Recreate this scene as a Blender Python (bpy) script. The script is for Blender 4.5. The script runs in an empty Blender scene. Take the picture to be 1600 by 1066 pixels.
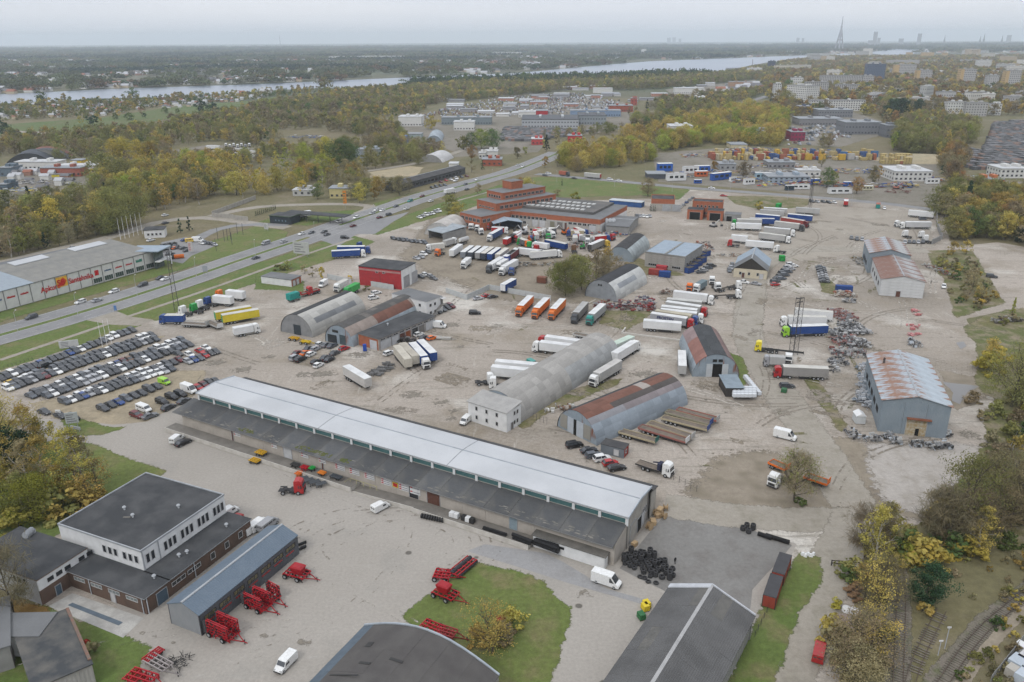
import bpy,math,random
import numpy as np
from mathutils import Vector,Matrix,noise
R=math.radians
rnd=random.Random(7)
sc=bpy.context.scene
COL=sc.collection
CAM_H,F_PX,CX,CY,HORIZON_Y=100.0,1244.0,800.0,533.0,61.0
ROLL=R(.27)
PITCH=math.atan((CY-HORIZON_Y)/F_PX)
_r0=Vector((1,0,0));_u0=Vector((0,math.sin(PITCH),math.cos(PITCH)))
CF=Vector((0,math.cos(PITCH),-math.sin(PITCH)))
CR=math.cos(ROLL)*_r0-math.sin(ROLL)*_u0
CU=math.sin(ROLL)*_r0+math.cos(ROLL)*_u0
cam_data=bpy.data.cameras.new("camera")
cam_data.sensor_width=36.0
cam_data.lens=36.0*F_PX/1600.0
cam_data.clip_start=1.0
cam_data.clip_end=60000.0
cam=bpy.data.objects.new("camera",cam_data)
m3=Matrix((CR,CU,-CF)).transposed()
cam.matrix_world=Matrix.Translation((0,0,CAM_H))@m3.to_4x4()
COL.objects.link(cam)
sc.camera=cam
SUN_EL,SUN_AZ=R(48),R(215)
world=bpy.data.worlds.new("World");sc.world=world
world.use_nodes=True
nt=world.node_tree;nt.nodes.clear()
wo=nt.nodes.new("ShaderNodeOutputWorld")
sky=nt.nodes.new("ShaderNodeTexSky");sky.sky_type='NISHITA';sky.sun_disc=False
sky.sun_elevation=SUN_EL;sky.sun_rotation=SUN_AZ
bg1=nt.nodes.new("ShaderNodeBackground");bg1.inputs[1].default_value=.05
nt.links.new(sky.outputs[0],bg1.inputs[0])
tc=nt.nodes.new("ShaderNodeTexCoord")
sep=nt.nodes.new("ShaderNodeSeparateXYZ");nt.links.new(tc.outputs['Generated'],sep.inputs[0])
mz=nt.nodes.new("ShaderNodeMath");mz.operation='MAXIMUM';mz.inputs[1].default_value=0.0
nt.links.new(sep.outputs[2],mz.inputs[0])
mp=nt.nodes.new("ShaderNodeMapping");mp.inputs['Scale'].default_value=(1.2,1.2,14)
nt.links.new(tc.outputs['Generated'],mp.inputs[0])
nz=nt.nodes.new("ShaderNodeTexNoise");nz.inputs['Scale'].default_value=1.6;nz.inputs['Detail'].default_value=5
nt.links.new(mp.outputs[0],nz.inputs[0])
cr=nt.nodes.new("ShaderNodeMix");cr.data_type='RGBA'
cr.inputs[6].default_value=(.775,.81,.885,1);cr.inputs[7].default_value=(.88,.9,.95,1)
mr=nt.nodes.new("ShaderNodeMapRange");mr.inputs[1].default_value=.35;mr.inputs[2].default_value=.65
nt.links.new(nz.outputs[0],mr.inputs[0]);nt.links.new(mr.outputs[0],cr.inputs[0])
ms=nt.nodes.new("ShaderNodeMath");ms.operation='MULTIPLY_ADD';ms.inputs[1].default_value=.6;ms.inputs[2].default_value=1.0
nt.links.new(mz.outputs[0],ms.inputs[0])
bg2=nt.nodes.new("ShaderNodeBackground")
nt.links.new(cr.outputs[2],bg2.inputs[0]);nt.links.new(ms.outputs[0],bg2.inputs[1])
mx=nt.nodes.new("ShaderNodeMixShader");mx.inputs[0].default_value=.93
nt.links.new(bg1.outputs[0],mx.inputs[1]);nt.links.new(bg2.outputs[0],mx.inputs[2])
nt.links.new(mx.outputs[0],wo.inputs[0])
sun=bpy.data.lights.new("sun",'SUN');sun.energy=1.3;sun.angle=R(12);sun.color=(1,.97,.93)
so=bpy.data.objects.new("sun",sun);COL.objects.link(so)
so.rotation_euler=Vector((math.sin(SUN_AZ)*math.cos(SUN_EL),math.cos(SUN_AZ)*math.cos(SUN_EL),math.sin(SUN_EL))).to_track_quat('Z','Y').to_euler()
vs=sc.view_settings
vs.view_transform='Standard';vs.look='None';vs.gamma=1;vs.exposure=0.0;vs.use_curve_mapping=False
cy=sc.cycles
cy.max_bounces=5;cy.diffuse_bounces=2;cy.glossy_bounces=2;cy.transmission_bounces=2;cy.volume_bounces=2
cy.transparent_max_bounces=10;cy.caustics_reflective=False;cy.caustics_refractive=False
cy.use_denoising=True;cy.denoiser='OPENIMAGEDENOISE';cy.denoising_input_passes='RGB_ALBEDO_NORMAL';cy.denoising_prefilter='FAST'
cy.sample_clamp_indirect=4
HAZE=8.8e-5
def P(x,y,z=0.0):
 d=CF+(x-CX)/F_PX*CR+(CY-y)/F_PX*CU
 t=(z-CAM_H)/d.z
 return Vector((t*d.x,t*d.y,z))
def proj(v):
 w=Vector(v)-Vector((0,0,CAM_H))
 k=w.dot(CF)
 if k<=.1:return(-999,-999)
 return(CX+F_PX*w.dot(CR)/k,CY-F_PX*w.dot(CU)/k)
CROPS={'T':(0,3.9475),'M':(200,3.9475),'L':(440,3.9475),'B':(700,2.9125)}
def q(c,x,y):
 y0,s=CROPS[c[0]]
 return(int(c[1])*400+x/s,y0+y/s)
def G(c,x,y,z=0.0):return P(*q(c,x,y),z)
MATS={}
def srgb(h):
 c=[int(h[i:i+2],16)/255 for i in(0,2,4)]
 return tuple(((v+.055)/1.055)**2.4 if v>.04045 else v/12.92 for v in c)
class NG:
 def __init__(s,name):
  s.m=bpy.data.materials.new(name);s.m.use_nodes=True;s.t=s.m.node_tree
  s.fade=0;s.t.nodes.clear();s.out=s.n("ShaderNodeOutputMaterial")
 def n(s,t,**k):
  x=s.t.nodes.new(t)
  for a,b in k.items():
   if a.startswith('i_'):
    key=a[2:]
    x.inputs[int(key)if key.isdigit()else key.replace('_',' ')].default_value=b
   else:setattr(x,a,b)
  return x
 def l(s,a,b):s.t.links.new(a,b)
 def coord(s,obj=True):
  return s.n("ShaderNodeTexCoord").outputs['Object']if obj else s.n("ShaderNodeNewGeometry").outputs['Position']
 def noise(s,co,scale,detail=4,rough=.55,stretch=None):
  if stretch:
   mp=s.n("ShaderNodeMapping");mp.inputs['Scale'].default_value=stretch;s.l(co,mp.inputs[0]);co=mp.outputs[0]
  x=s.n("ShaderNodeTexNoise");x.inputs['Scale'].default_value=scale;x.inputs['Detail'].default_value=detail
  x.inputs['Roughness'].default_value=rough;s.l(co,x.inputs['Vector']);return x.outputs[0]
 def ramp(s,v,lo,hi):
  x=s.n("ShaderNodeMapRange");x.inputs[1].default_value=lo;x.inputs[2].default_value=hi;s.l(v,x.inputs[0]);return x.outputs[0]
 def mix(s,f,a,b,bt='MIX'):
  x=s.n("ShaderNodeMix");x.data_type='RGBA';x.blend_type=bt
  for v,i in((f,0),(a,6),(b,7)):
   if hasattr(v,'node'):s.l(v,x.inputs[i])
   elif i==0:x.inputs[0].default_value=v
   else:x.inputs[i].default_value=(*v[:3],1)
  return x.outputs[2]
 def done(s,col,rough=.8,metal=0,bump=None,bs=.3,bd=.05,spec=.3):
  p=s.n("ShaderNodeBsdfPrincipled")
  if hasattr(col,'node'):s.l(col,p.inputs['Base Color'])
  else:p.inputs['Base Color'].default_value=(*col[:3],1)
  if hasattr(rough,'node'):s.l(rough,p.inputs['Roughness'])
  else:p.inputs['Roughness'].default_value=rough
  p.inputs['Metallic'].default_value=metal
  p.inputs['Specular IOR Level'].default_value=spec
  if bump is not None:
   b=s.n("ShaderNodeBump");b.inputs['Strength'].default_value=bs;b.inputs['Distance'].default_value=bd
   s.l(bump,b.inputs['Height']);s.l(b.outputs[0],p.inputs['Normal'])
  if s.fade:
   at=s.n("ShaderNodeAttribute",attribute_name='fade');n=s.noise(s.coord(False),s.fade,5,.75)
   k=s.n("ShaderNodeMath",operation='MULTIPLY_ADD');k.inputs[1].default_value=2.2;k.inputs[2].default_value=-1.1;s.l(n,k.inputs[0])
   a=s.n("ShaderNodeMath",operation='ADD');s.l(k.outputs[0],a.inputs[0]);s.l(at.outputs['Fac'],a.inputs[1])
   r=s.ramp(a.outputs[0],.38,.62);g2=s.n("ShaderNodeMath",operation='GREATER_THAN');g2.inputs[1].default_value=.001;s.l(at.outputs['Fac'],g2.inputs[0])
   mm=s.n("ShaderNodeMath",operation='MULTIPLY');s.l(r,mm.inputs[0]);s.l(g2.outputs[0],mm.inputs[1])
   tr=s.n("ShaderNodeBsdfTransparent");mxx=s.n("ShaderNodeMixShader");s.l(mm.outputs[0],mxx.inputs[0]);s.l(p.outputs[0],mxx.inputs[1]);s.l(tr.outputs[0],mxx.inputs[2]);s.l(mxx.outputs[0],s.out.inputs[0]);return s.m
  s.l(p.outputs[0],s.out.inputs[0]);return s.m
def M(name,a,b=None,scale=.5,rough=.8,metal=0,spec=.3,objcol=False,dirt=.25,ribs=None):
 """surface of one colour with blotches, fine grain and grime; ribs=(axis, metres) adds corrugation"""
 if name in MATS:return MATS[name]
 g=NG(name);co=g.coord()
 if isinstance(a,str):a=srgb(a)
 if b is None:b=tuple(v*.8 for v in a)
 elif isinstance(b,str):b=srgb(b)
 n1=g.ramp(g.noise(co,scale),.38,.66)
 col=g.mix(n1,a,b)
 if objcol:
  oi=g.n("ShaderNodeObjectInfo");col=g.mix(1.0,col,oi.outputs['Color'],'MULTIPLY')
 n2=g.ramp(g.noise(co,9,3),.3,.75)
 col=g.mix(dirt,col,g.mix(n2,(.35,.33,.3),(1.25,1.25,1.25)),'MULTIPLY')
 bump=None;bs=.3;bd=.05
 if ribs:
  ax,w=ribs
  mp=g.n("ShaderNodeMapping");g.l(co,mp.inputs[0])
  sx=g.n("ShaderNodeSeparateXYZ");g.l(co,sx.inputs[0])
  mu=g.n("ShaderNodeMath",operation='MULTIPLY');mu.inputs[1].default_value=2*math.pi/w;g.l(sx.outputs['xyz'.index(ax)],mu.inputs[0])
  si=g.n("ShaderNodeMath",operation='SINE');g.l(mu.outputs[0],si.inputs[0]);bump=si.outputs[0];bs=.5;bd=w*.12
 MATS[name]=g.done(col,rough,metal,bump,bs,bd,spec);return MATS[name]
class MB:
 def __init__(s):s.v=[];s.f=[];s.m=[];s.sm=[]
 def add(s,vs,fs,m=0,smooth=False):
  o=len(s.v);s.v+=[tuple(v)for v in vs]
  for f in fs:s.f.append([o+i for i in f]);s.m.append(m);s.sm.append(smooth)
  return s
 def box(s,x0,y0,z0,x1,y1,z1,m=0,top=None):
  s.add([(x0,y0,z0),(x1,y0,z0),(x1,y1,z0),(x0,y1,z0),(x0,y0,z1),(x1,y0,z1),(x1,y1,z1),(x0,y1,z1)],[(0,3,2,1),(0,1,5,4),(1,2,6,5),(2,3,7,6),(3,0,4,7)],m)
  s.f.append([len(s.v)-4+i for i in range(4)]);s.m.append(m if top is None else top);s.sm.append(False);return s
 def frus(s,c,sx,sy,tx,ty,z0,z1,m=0,top=None,ox=0,oy=0):
  """box that tapers from sx*sy at z0 to tx*ty at z1"""
  x,y=c;a=[(x-sx/2,y-sy/2,z0),(x+sx/2,y-sy/2,z0),(x+sx/2,y+sy/2,z0),(x-sx/2,y+sy/2,z0)]
  x+=ox;y+=oy
  b=[(x-tx/2,y-ty/2,z1),(x+tx/2,y-ty/2,z1),(x+tx/2,y+ty/2,z1),(x-tx/2,y+ty/2,z1)]
  s.add(a+b,[(0,3,2,1),(0,1,5,4),(1,2,6,5),(2,3,7,6),(3,0,4,7)],m)
  s.f.append([len(s.v)-4+i for i in range(4)]);s.m.append(m if top is None else top);s.sm.append(False);return s
 def prism(s,prof,a0,a1,axis='x',m=0,cap=None,ins=0):
  """2D profile pushed along an axis; for 'x' prof=(y,z), for 'y' prof=(x,z), for 'z' prof=(x,y)"""
  n=len(prof);k={'x':lambda p,t:(t,p[0],p[1]),'y':lambda p,t:(p[0],t,p[1]),'z':lambda p,t:(p[0],p[1],t)}[axis]
  s.add([k(p,a0)for p in prof]+[k(p,a1)for p in prof],[(i,(i+1)%n,n+(i+1)%n,n+i)for i in range(n)],m)
  o=len(s.v)-2*n;cm=m if cap is None else cap
  s.f+=[[o+i for i in range(n)][::-1],[o+n+i for i in range(n)]];s.m+=[cm,cm];s.sm+=[False,False];return s
 def cyl(s,p0,p1,r0,r1=None,n=8,m=0,cap=True,smooth=True):
  r1=r0 if r1 is None else r1;p0=Vector(p0);p1=Vector(p1);d=(p1-p0).normalized()
  a=d.orthogonal().normalized();b=d.cross(a)
  vs=[p0+r0*(math.cos(t)*a+math.sin(t)*b)for t in[2*math.pi*i/n for i in range(n)]]+[p1+r1*(math.cos(t)*a+math.sin(t)*b)for t in[2*math.pi*i/n for i in range(n)]]
  s.add(vs,[(i,(i+1)%n,n+(i+1)%n,n+i)for i in range(n)],m,smooth)
  if cap:
   o=len(s.v)-2*n;s.f+=[[o+i for i in range(n)],[o+n+i for i in range(n)]];s.m+=[m,m];s.sm+=[False,False]
  return s
 def quad(s,*p,m=0):return s.add(p,[tuple(range(len(p)))],m)
 def mesh(s,name,mats):
  me=bpy.data.meshes.new(name);me.from_pydata(s.v,[],s.f)
  for x in(mats if isinstance(mats,(list,tuple))else[mats]):me.materials.append(x)
  me.polygons.foreach_set('material_index',s.m);me.polygons.foreach_set('use_smooth',s.sm);me.update();return me
THINGS=[]
def ob(name,data,parent=None,loc=(0,0,0),rz=0.0,color=None,rot=None,scale=None):
 o=bpy.data.objects.new(name,data);COL.objects.link(o)
 if parent is not None:o.parent=parent
 o.location=loc;o.rotation_euler=rot if rot else(0,0,rz)
 if scale:o.scale=scale
 if color is not None:o.color=(*color[:3],1)
 return o
def tag(o,label,cat,group=None,auto=False,h=1.0):
 o['label']=label;o['category']=cat
 if group:o['group']=group
 THINGS.append([o,auto,h]);return o
def struct(o,kind='structure'):o['kind']=kind;return o
def joined(name,builder,mats,parent=None,**k):return ob(name,builder.mesh(name,mats),parent,**k)
asphalt_col=(.115,.113,.112)
PAINT={'d':(.052,.056,.063),'k':(.012,.012,.014),'w':(.72,.73,.73),'s':(.33,.34,.36),'g':(.12,.125,.135),'b':(.02,.06,.22),'r':(.38,.018,.02),'R':(.13,.015,.02),'y':(.62,.42,.06),'l':(.28,.55,.04),'n':(.16,.09,.05),'o':(.72,.16,.02),'t':(.02,.25,.22),'G':(.02,.30,.06),'e':(.42,.36,.24),'B':(.01,.045,.19),'Y':(.75,.62,.03),'c':(.78,.74,.62)}
PNAME={'d':'dark grey','k':'black','w':'white','s':'silver','g':'grey','b':'blue','r':'red','R':'dark red','y':'yellow','l':'lime green','n':'brown','o':'orange','t':'teal','G':'green','e':'beige','B':'dark blue','Y':'bright yellow','c':'cream'}
def ground_mat(name,c1,c2,c3,s1=.01,s2=.08,s3=.8,grain=.35,rough=.95,bumps=.4,wet=False,lo3=.48,hi3=.7,fade=None):
 g=NG(name);co=g.coord(False);g.fade=.55 if fade is None else fade
 if isinstance(c1,str):c1,c2,c3=srgb(c1),srgb(c2),srgb(c3)
 a=g.mix(g.ramp(g.noise(co,s1,5),.38,.62),c1,c2)
 a=g.mix(g.ramp(g.noise(co,s2,6,.65),lo3,hi3),a,c3)
 n=g.noise(co,s3,6,.7)
 a=g.mix(grain,a,g.mix(g.ramp(n,.3,.7),(.55,.55,.55),(1.4,1.4,1.4)),'MULTIPLY')
 n2=g.noise(co,6,3,.6)
 a=g.mix(grain*.7,a,g.mix(g.ramp(n2,.3,.7),(.6,.6,.6),(1.35,1.35,1.35)),'MULTIPLY')
 MATS[name]=g.done(a,rough,0,n2,bumps,.06);return MATS[name]
base_mat=ground_mat('scrub_ground',(.12,.115,.055),(.15,.125,.07),(.19,.16,.11),.006,.05,.5,.55,lo3=.5,hi3=.72)
grass_mat=ground_mat('mown_grass',(.085,.125,.03),(.118,.14,.04),(.155,.14,.065),.015,.12,.9,.6,lo3=.5,hi3=.68)
rough_grass=ground_mat('rough_grass',(.095,.108,.035),(.14,.125,.055),(.20,.17,.115),.04,.16,.8,.65,lo3=.46,hi3=.62)
leafy_mat=ground_mat('fallen_leaves',(.18,.105,.03),(.12,.095,.03),(.22,.13,.04),.1,.5,2,.5)
meadow_mat=ground_mat('meadow_grass',(.075,.115,.03),(.10,.12,.04),(.12,.115,.055),.004,.03,.2,.25)
dirt_mat=ground_mat('bare_dirt',(.25,.215,.165),(.205,.175,.135),(.15,.125,.095),.03,.12,.7,.42,lo3=.5,hi3=.75)
brown_dirt=ground_mat('brown_dirt',(.245,.21,.165),(.205,.175,.135),(.16,.138,.10),.05,.2,.8,.45)
asphalt_mat=ground_mat('asphalt',(.205,.205,.208),(.235,.234,.232),(.17,.17,.17),.02,.08,.6,.3,bumps=.15)
path_mat=ground_mat('path_gravel',(.30,.275,.235),(.27,.245,.205),(.22,.2,.16),.03,.2,.9,.35)
ballast_mat=ground_mat('ballast',(.16,.14,.115),(.13,.12,.09),(.095,.1,.05),.1,.4,2,.6)
leaf_bits=None
def yard_material():
 g=NG('yard_concrete');co=g.coord(False)
 a=g.mix(g.ramp(g.noise(co,.010,5),.38,.62),(.345,.306,.264),(.268,.236,.198))
 a=g.mix(g.ramp(g.noise(co,.035,7,.68),.50,.66),a,(.235,.20,.155))
 a=g.mix(g.ramp(g.noise(co,.022,6,.6),.54,.66),a,(.47,.445,.40))
 a=g.mix(g.ramp(g.noise(co,.09,6,.75),.58,.70),a,(.19,.165,.13))
 st=g.noise(co,.5,5,.7,(.12,1,1));a=g.mix(g.ramp(st,.54,.70),a,(.20,.18,.145))
 st=g.noise(co,.42,5,.7,(1,.10,1));a=g.mix(g.ramp(st,.60,.76),a,(.42,.395,.35))
 wv=g.n("ShaderNodeTexBrick");wv.inputs['Scale'].default_value=.165;wv.inputs['Mortar Size'].default_value=.012
 wv.inputs['Color1'].default_value=(1,1,1,1);wv.inputs['Color2'].default_value=(.9,.9,.9,1);wv.inputs['Mortar'].default_value=(.45,.43,.38,1)
 mp=g.n("ShaderNodeMapping");mp.inputs['Rotation'].default_value=(0,0,R(29));g.l(co,mp.inputs[0]);g.l(mp.outputs[0],wv.inputs[0])
 a=g.mix(g.ramp(g.noise(co,.02,4),.50,.62),a,g.mix(.75,a,wv.outputs[0],'MULTIPLY'))
 vo=g.n("ShaderNodeTexVoronoi");vo.inputs['Scale'].default_value=.11;g.l(co,vo.inputs['Vector'])
 dn=g.n("ShaderNodeMath",operation='ADD');g.l(vo.outputs['Distance'],dn.inputs[0])
 nn=g.noise(co,.9,4);ml=g.n("ShaderNodeMath",operation='MULTIPLY');ml.inputs[1].default_value=.35;g.l(nn,ml.inputs[0]);g.l(ml.outputs[0],dn.inputs[1])
 a=g.mix(g.ramp(dn.outputs[0],.245,.20),a,(.13,.115,.095))
 n3=g.noise(co,1.1,6,.75);a=g.mix(.6,a,g.mix(g.ramp(n3,.3,.7),(.6,.6,.6),(1.35,1.35,1.35)),'MULTIPLY')
 n4=g.noise(co,4,3,.6);a=g.mix(.45,a,g.mix(g.ramp(n4,.3,.7),(.6,.6,.6),(1.35,1.35,1.35)),'MULTIPLY')
 return g.done(a,.93,0,n4,.2,.04)
yard_mat=yard_material()
def smooth_yard():
 g=NG('paved_yard');co=g.coord(False)
 a=g.mix(g.ramp(g.noise(co,.02,4),.38,.62),(.325,.302,.270),(.287,.265,.234))
 a=g.mix(g.ramp(g.noise(co,.06,6,.6),.55,.72),a,(.26,.245,.22))
 a=g.mix(g.ramp(g.noise(co,.5,5,.7,(.25,1,1)),.62,.74),a,(.35,.335,.305))
 vo=g.n("ShaderNodeTexVoronoi");vo.inputs['Scale'].default_value=.09;g.l(co,vo.inputs['Vector'])
 a=g.mix(g.ramp(vo.outputs['Distance'],.075,.05),a,(.12,.11,.095))
 n3=g.noise(co,1.6,5,.7);a=g.mix(.38,a,g.mix(g.ramp(n3,.3,.7),(.65,.65,.65),(1.3,1.3,1.3)),'MULTIPLY')
 return g.done(a,.9,0,n3,.15,.03)
paved_mat=smooth_yard()
def water_mat(name='river_water',c1=(.22,.27,.35),c2=(.27,.32,.39),mt=.75):
 g=NG(name);co=g.coord(False)
 n=g.noise(co,.02,6,.7,(1,3,1))
 return g.done(g.mix(g.ramp(g.noise(co,.002,4),.4,.6),c1,c2),.28,mt,n,.02,.3,.5)
def far_ground():
 g=NG('far_country');co=g.coord(False)
 a=g.mix(g.ramp(g.noise(co,.0011,5),.42,.58),(.075,.09,.05),(.12,.11,.07))
 a=g.mix(g.ramp(g.noise(co,.0023,6,.65),.53,.62),a,(.05,.065,.045))
 a=g.mix(g.ramp(g.noise(co,.0031,5),.60,.68),a,(.13,.15,.06))
 a=g.mix(g.ramp(g.noise(co,.02,5,.8),.55,.72),a,(.19,.18,.17))
 return g.done(a,1.0)
water=water_mat();puddle_mat=water_mat('puddle_water',(.16,.155,.15),(.2,.195,.19),.25);far_mat=far_ground()
def wob(p,amp,f=.09):
 n=noise.noise_vector(Vector((p.x*f,p.y*f,3.3)))+.5*noise.noise_vector(Vector((p.x*f*4,p.y*f*4,7.3)))
 return Vector((p.x+n.x*amp,p.y+n.y*amp,0))
EXCL=[]
def inpoly(x,y,poly):
 c=False;j=len(poly)-1
 for i in range(len(poly)):
  xi,yi=poly[i];xj,yj=poly[j]
  if(yi>y)!=(yj>y)and x<(xj-xi)*(y-yi)/(yj-yi)+xi:c=not c
  j=i
 return c
from mathutils.geometry import tessellate_polygon
ZC={}
def zlev(layer):
 ZC[layer]=ZC.get(layer,0)+1;return .012*layer+.0004*ZC[layer]
def sheet(name,pts,mat,layer,amp=.8,step=3.0,excl=True,world=False,kind='structure',label=None,feather=1.6,fin=.02):
 w=[Vector((p[0],p[1],0))for p in pts]if world else[P(*p)for p in pts]
 o=[]
 for i,a in enumerate(w):
  b=w[(i+1)%len(w)];n=max(1,min(60,int((b-a).length/step)))
  for k in range(n):o.append(a.lerp(b,k/n))
 if amp:o=[wob(p,amp)for p in o]
 if excl:EXCL.append([(p.x,p.y)for p in w])
 tris=tessellate_polygon([o])
 z=zlev(layer)
 me=bpy.data.meshes.new(name);me.from_pydata([(p.x,p.y,z)for p in o],[],[t if(o[t[1]]-o[t[0]]).cross(o[t[2]]-o[t[0]]).z>0 else t[::-1]for t in tris]);me.materials.append(mat);me.update()
 if feather and name not in('river','paving','asphalt_apron','car_park','puddle','junction','asphalt_patch','paved_yard'):
  n=len(o);ar=sum(o[i].x*o[(i+1)%n].y-o[(i+1)%n].x*o[i].y for i in range(n));sg=1 if ar>0 else-1;fe_=feather;ou=[]
  for i in range(n):
   d=o[(i+1)%n]-o[i-1];d.normalize();ou.append(o[i]+Vector((d.y,-d.x,0))*sg*fe_)
  m2=bpy.data.meshes.new(name);m2.from_pydata([(p.x,p.y,z)for p in o]+[(p.x,p.y,z)for p in ou],[],[(i,n+i,n+(i+1)%n,(i+1)%n)if sg>0 else(i,(i+1)%n,n+(i+1)%n,n+i)for i in range(n)])
  at=m2.attributes.new('fade','FLOAT','POINT');at.data.foreach_set('value',[fin]*n+[1.0]*n);m2.materials.append(mat);m2.update();x2=ob(name,m2);x2['kind']=kind;x2.location.z=-.0005
 if fin>.02:me.attributes.new('fade','FLOAT','POINT').data.foreach_set('value',[fin]*len(o))
 x=ob(name,me);x['kind']=kind;return x
def strip(name,pts,hw,mat,layer,off=0.0,excl=True,kind='structure',amp=0.0):
 """ribbon of half width hw round a line of photograph points, pushed sideways by off metres"""
 w=[P(*p)for p in pts];o=[]
 for i in range(len(w)-1):
  n=max(1,min(30,int((w[i+1]-w[i]).length/12)))
  for k in range(n):o.append(w[i].lerp(w[i+1],k/n))
 o.append(w[-1])
 for _ in range(2):o=[o[0]]+[(o[i-1]+2*o[i]+o[i+1])/4 for i in range(1,len(o)-1)]+[o[-1]]
 L=[];Rr=[]
 for i,p in enumerate(o):
  d=(o[min(i+1,len(o)-1)]-o[max(i-1,0)]).normalized();n=Vector((-d.y,d.x,0))
  a=p+n*(off+hw);b=p+n*(off-hw)
  if amp:a=wob(a,amp);b=wob(b,amp)
  L.append(a);Rr.append(b)
 z=zlev(layer);n=len(o)
 me=bpy.data.meshes.new(name)
 me.from_pydata([(p.x,p.y,z)for p in L]+[(p.x,p.y,z)for p in Rr],[],[(i,n+i,n+i+1,i+1)for i in range(n-1)])
 me.materials.append(mat);me.update()
 if excl:
  for i in range(0,n-1):EXCL.append([(L[i].x,L[i].y),(L[i+1].x,L[i+1].y),(Rr[i+1].x,Rr[i+1].y),(Rr[i].x,Rr[i].y)])
 x=ob(name,me);x['kind']=kind
 if name in('lane','path','ballast'):
  fw=hw*.45;v=[]
  for i in range(n):
   d=(Rr[i]-L[i]).normalized();v+=[L[i],L[i]-d*fw,Rr[i],Rr[i]+d*fw]
  m2=bpy.data.meshes.new(name);m2.from_pydata([(p.x,p.y,z-.0002)for p in v],[],[f for i in range(n-1)for f in((4*i,4*i+4,4*i+5,4*i+1),(4*i+2,4*i+3,4*i+7,4*i+6))])
  m2.attributes.new('fade','FLOAT','POINT').data.foreach_set('value',[.02,1.0]*(2*n));m2.materials.append(mat);ob(name,m2)['kind']=kind
 return o
def disk(name,r0,r1,mat,z,n=48):
 v=[];f=[]
 for i in range(n):
  t=2*math.pi*i/n;v+=[(r0*math.cos(t),r0*math.sin(t),z),(r1*math.cos(t),r1*math.sin(t),z)]
 for i in range(n):
  j=(i+1)%n;f.append((2*i,2*i+1,2*j+1,2*j))
 me=bpy.data.meshes.new(name);me.from_pydata(v,[],f);me.materials.append(mat);return struct(ob(name,me))
me=bpy.data.meshes.new('ground')
me.from_pydata([(1500*math.cos(2*math.pi*i/48),1500*math.sin(2*math.pi*i/48),0)for i in range(48)],[],[tuple(range(48))])
me.materials.append(base_mat);struct(ob('ground',me))
disk('far_country',1500,24000,far_mat,0)
sheet('river',[(-500,172),(0,162),(60,160),(147,154.5),(198,153),(273,152),(362,146),(430,141),(494,138),(560,138),(587,137),(646,128),(800,122.5),(952,120),(1015,114),(1104,115),(1130,111),(1180,101),(1200,97.5),(1250,94),(1326,87),(1345,85),(1334,83.5),(1200,88.7),(1015,96),(952,101),(800,115),(640,121),(527,126),(400,131.7),(177,139),(0,147.5),(-500,158)],water,4,amp=4,step=40)
sheet('river',[(1352,82.5),(1402,76.5),(1440,75.5),(1460,76.5),(1466,80),(1418,85),(1384,86.5)],water,4,amp=4,step=60)
sheet('yard',[(-60,650),(-60,590),(0,575),(120,535),(215,507),(180,487),(300,452),(405,412),(545,370),(555,363),(600,366),(660,345),(760,318),(830,318),(1000,311),(1062,313),(1078,297),(1200,306),(1340,312),(1440,326),(1475,332),(1470,350),(1482,388),(1560,380),(1640,395),(1640,478),(1575,482),(1500,497),(1508,512),(1530,545),(1532,600),(1550,640),(1548,700),(1500,780),(1420,818),(1350,835),(1330,872),(1318,920),(1320,1000),(1290,1120),(1188,1120),(1205,1010),(1262,905),(1268,875),(1252,865),(1238,878),(1180,985),(1140,1090),(1100,1110),(300,1130),(238,1040),(230,1015),(65,950),(100,800),(252,740),(155,702),(75,690),(60,655)],yard_mat,1,amp=1.2)
sheet('paved_yard',[(-40,690),(60,655),(220,652),(300,625),(360,640),(985,850),(1030,800),(1060,795),(1245,850),(1180,985),(1140,1090),(1000,1110),(250,1120),(200,985),(100,800),(252,738),(155,702),(75,690)],paved_mat,2,amp=.4)
sheet('asphalt_apron',[(1000,850),(1048,793),(1185,832),(1238,852),(1176,922),(1168,985),(1000,905),(968,888)],ground_mat('dark_asphalt',(.20,.195,.185),(.175,.17,.16),(.15,.14,.13),.04,.2,1.2,.3),3,amp=.2)
sheet('asphalt_patch',[q('B1',960,470),q('B1',1040,440),q('B2',150,480),q('B2',230,520),q('B2',430,640),q('B2',640,700),q('B2',620,720),q('B2',200,600)],ground_mat('grey_asphalt',(.25,.25,.25),(.27,.265,.26),(.22,.215,.21),.05,.2,1.5,.25),3,amp=.2)
for pts in([q('L0',230,745),q('L0',600,690),q('L0',1000,560),q('L0',1230,560),q('L0',1230,680),q('L0',900,860),q('L0',700,890),q('L0',400,850),q('L0',230,790)],[q('L0',0,600),q('L0',300,600),q('L0',900,400),q('L0',1000,340),q('L0',600,400),q('L0',0,560)]):
 sheet('sandy_ground',pts,ground_mat('sandy_dirt',(.31,.26,.18),(.27,.23,.165),(.2,.17,.12),.05,.2,.9,.4),2,amp=2)
sheet('muddy_ground',[(1095,770),(1120,725),(1200,712),(1260,725),(1320,770),(1300,798),(1200,805),(1110,797)],brown_dirt,3,amp=3,feather=7)
sheet('muddy_ground',[(1330,690),(1400,735),(1480,720),(1480,770),(1440,800),(1350,805),(1305,720),(1280,690)],dirt_mat,2,amp=2,feather=5)
sheet('muddy_ground',[(690,330),(760,340),(860,390),(1000,430),(940,470),(780,465),(700,430),(640,400)],dirt_mat,2,amp=3,feather=8)
sheet('muddy_ground',[q('L3',1060,560),q('L3',1300,600),q('L3',1320,700),q('L3',1260,760),q('L3',1160,790),q('L3',1140,720)],brown_dirt,3,amp=1.5)
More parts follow.
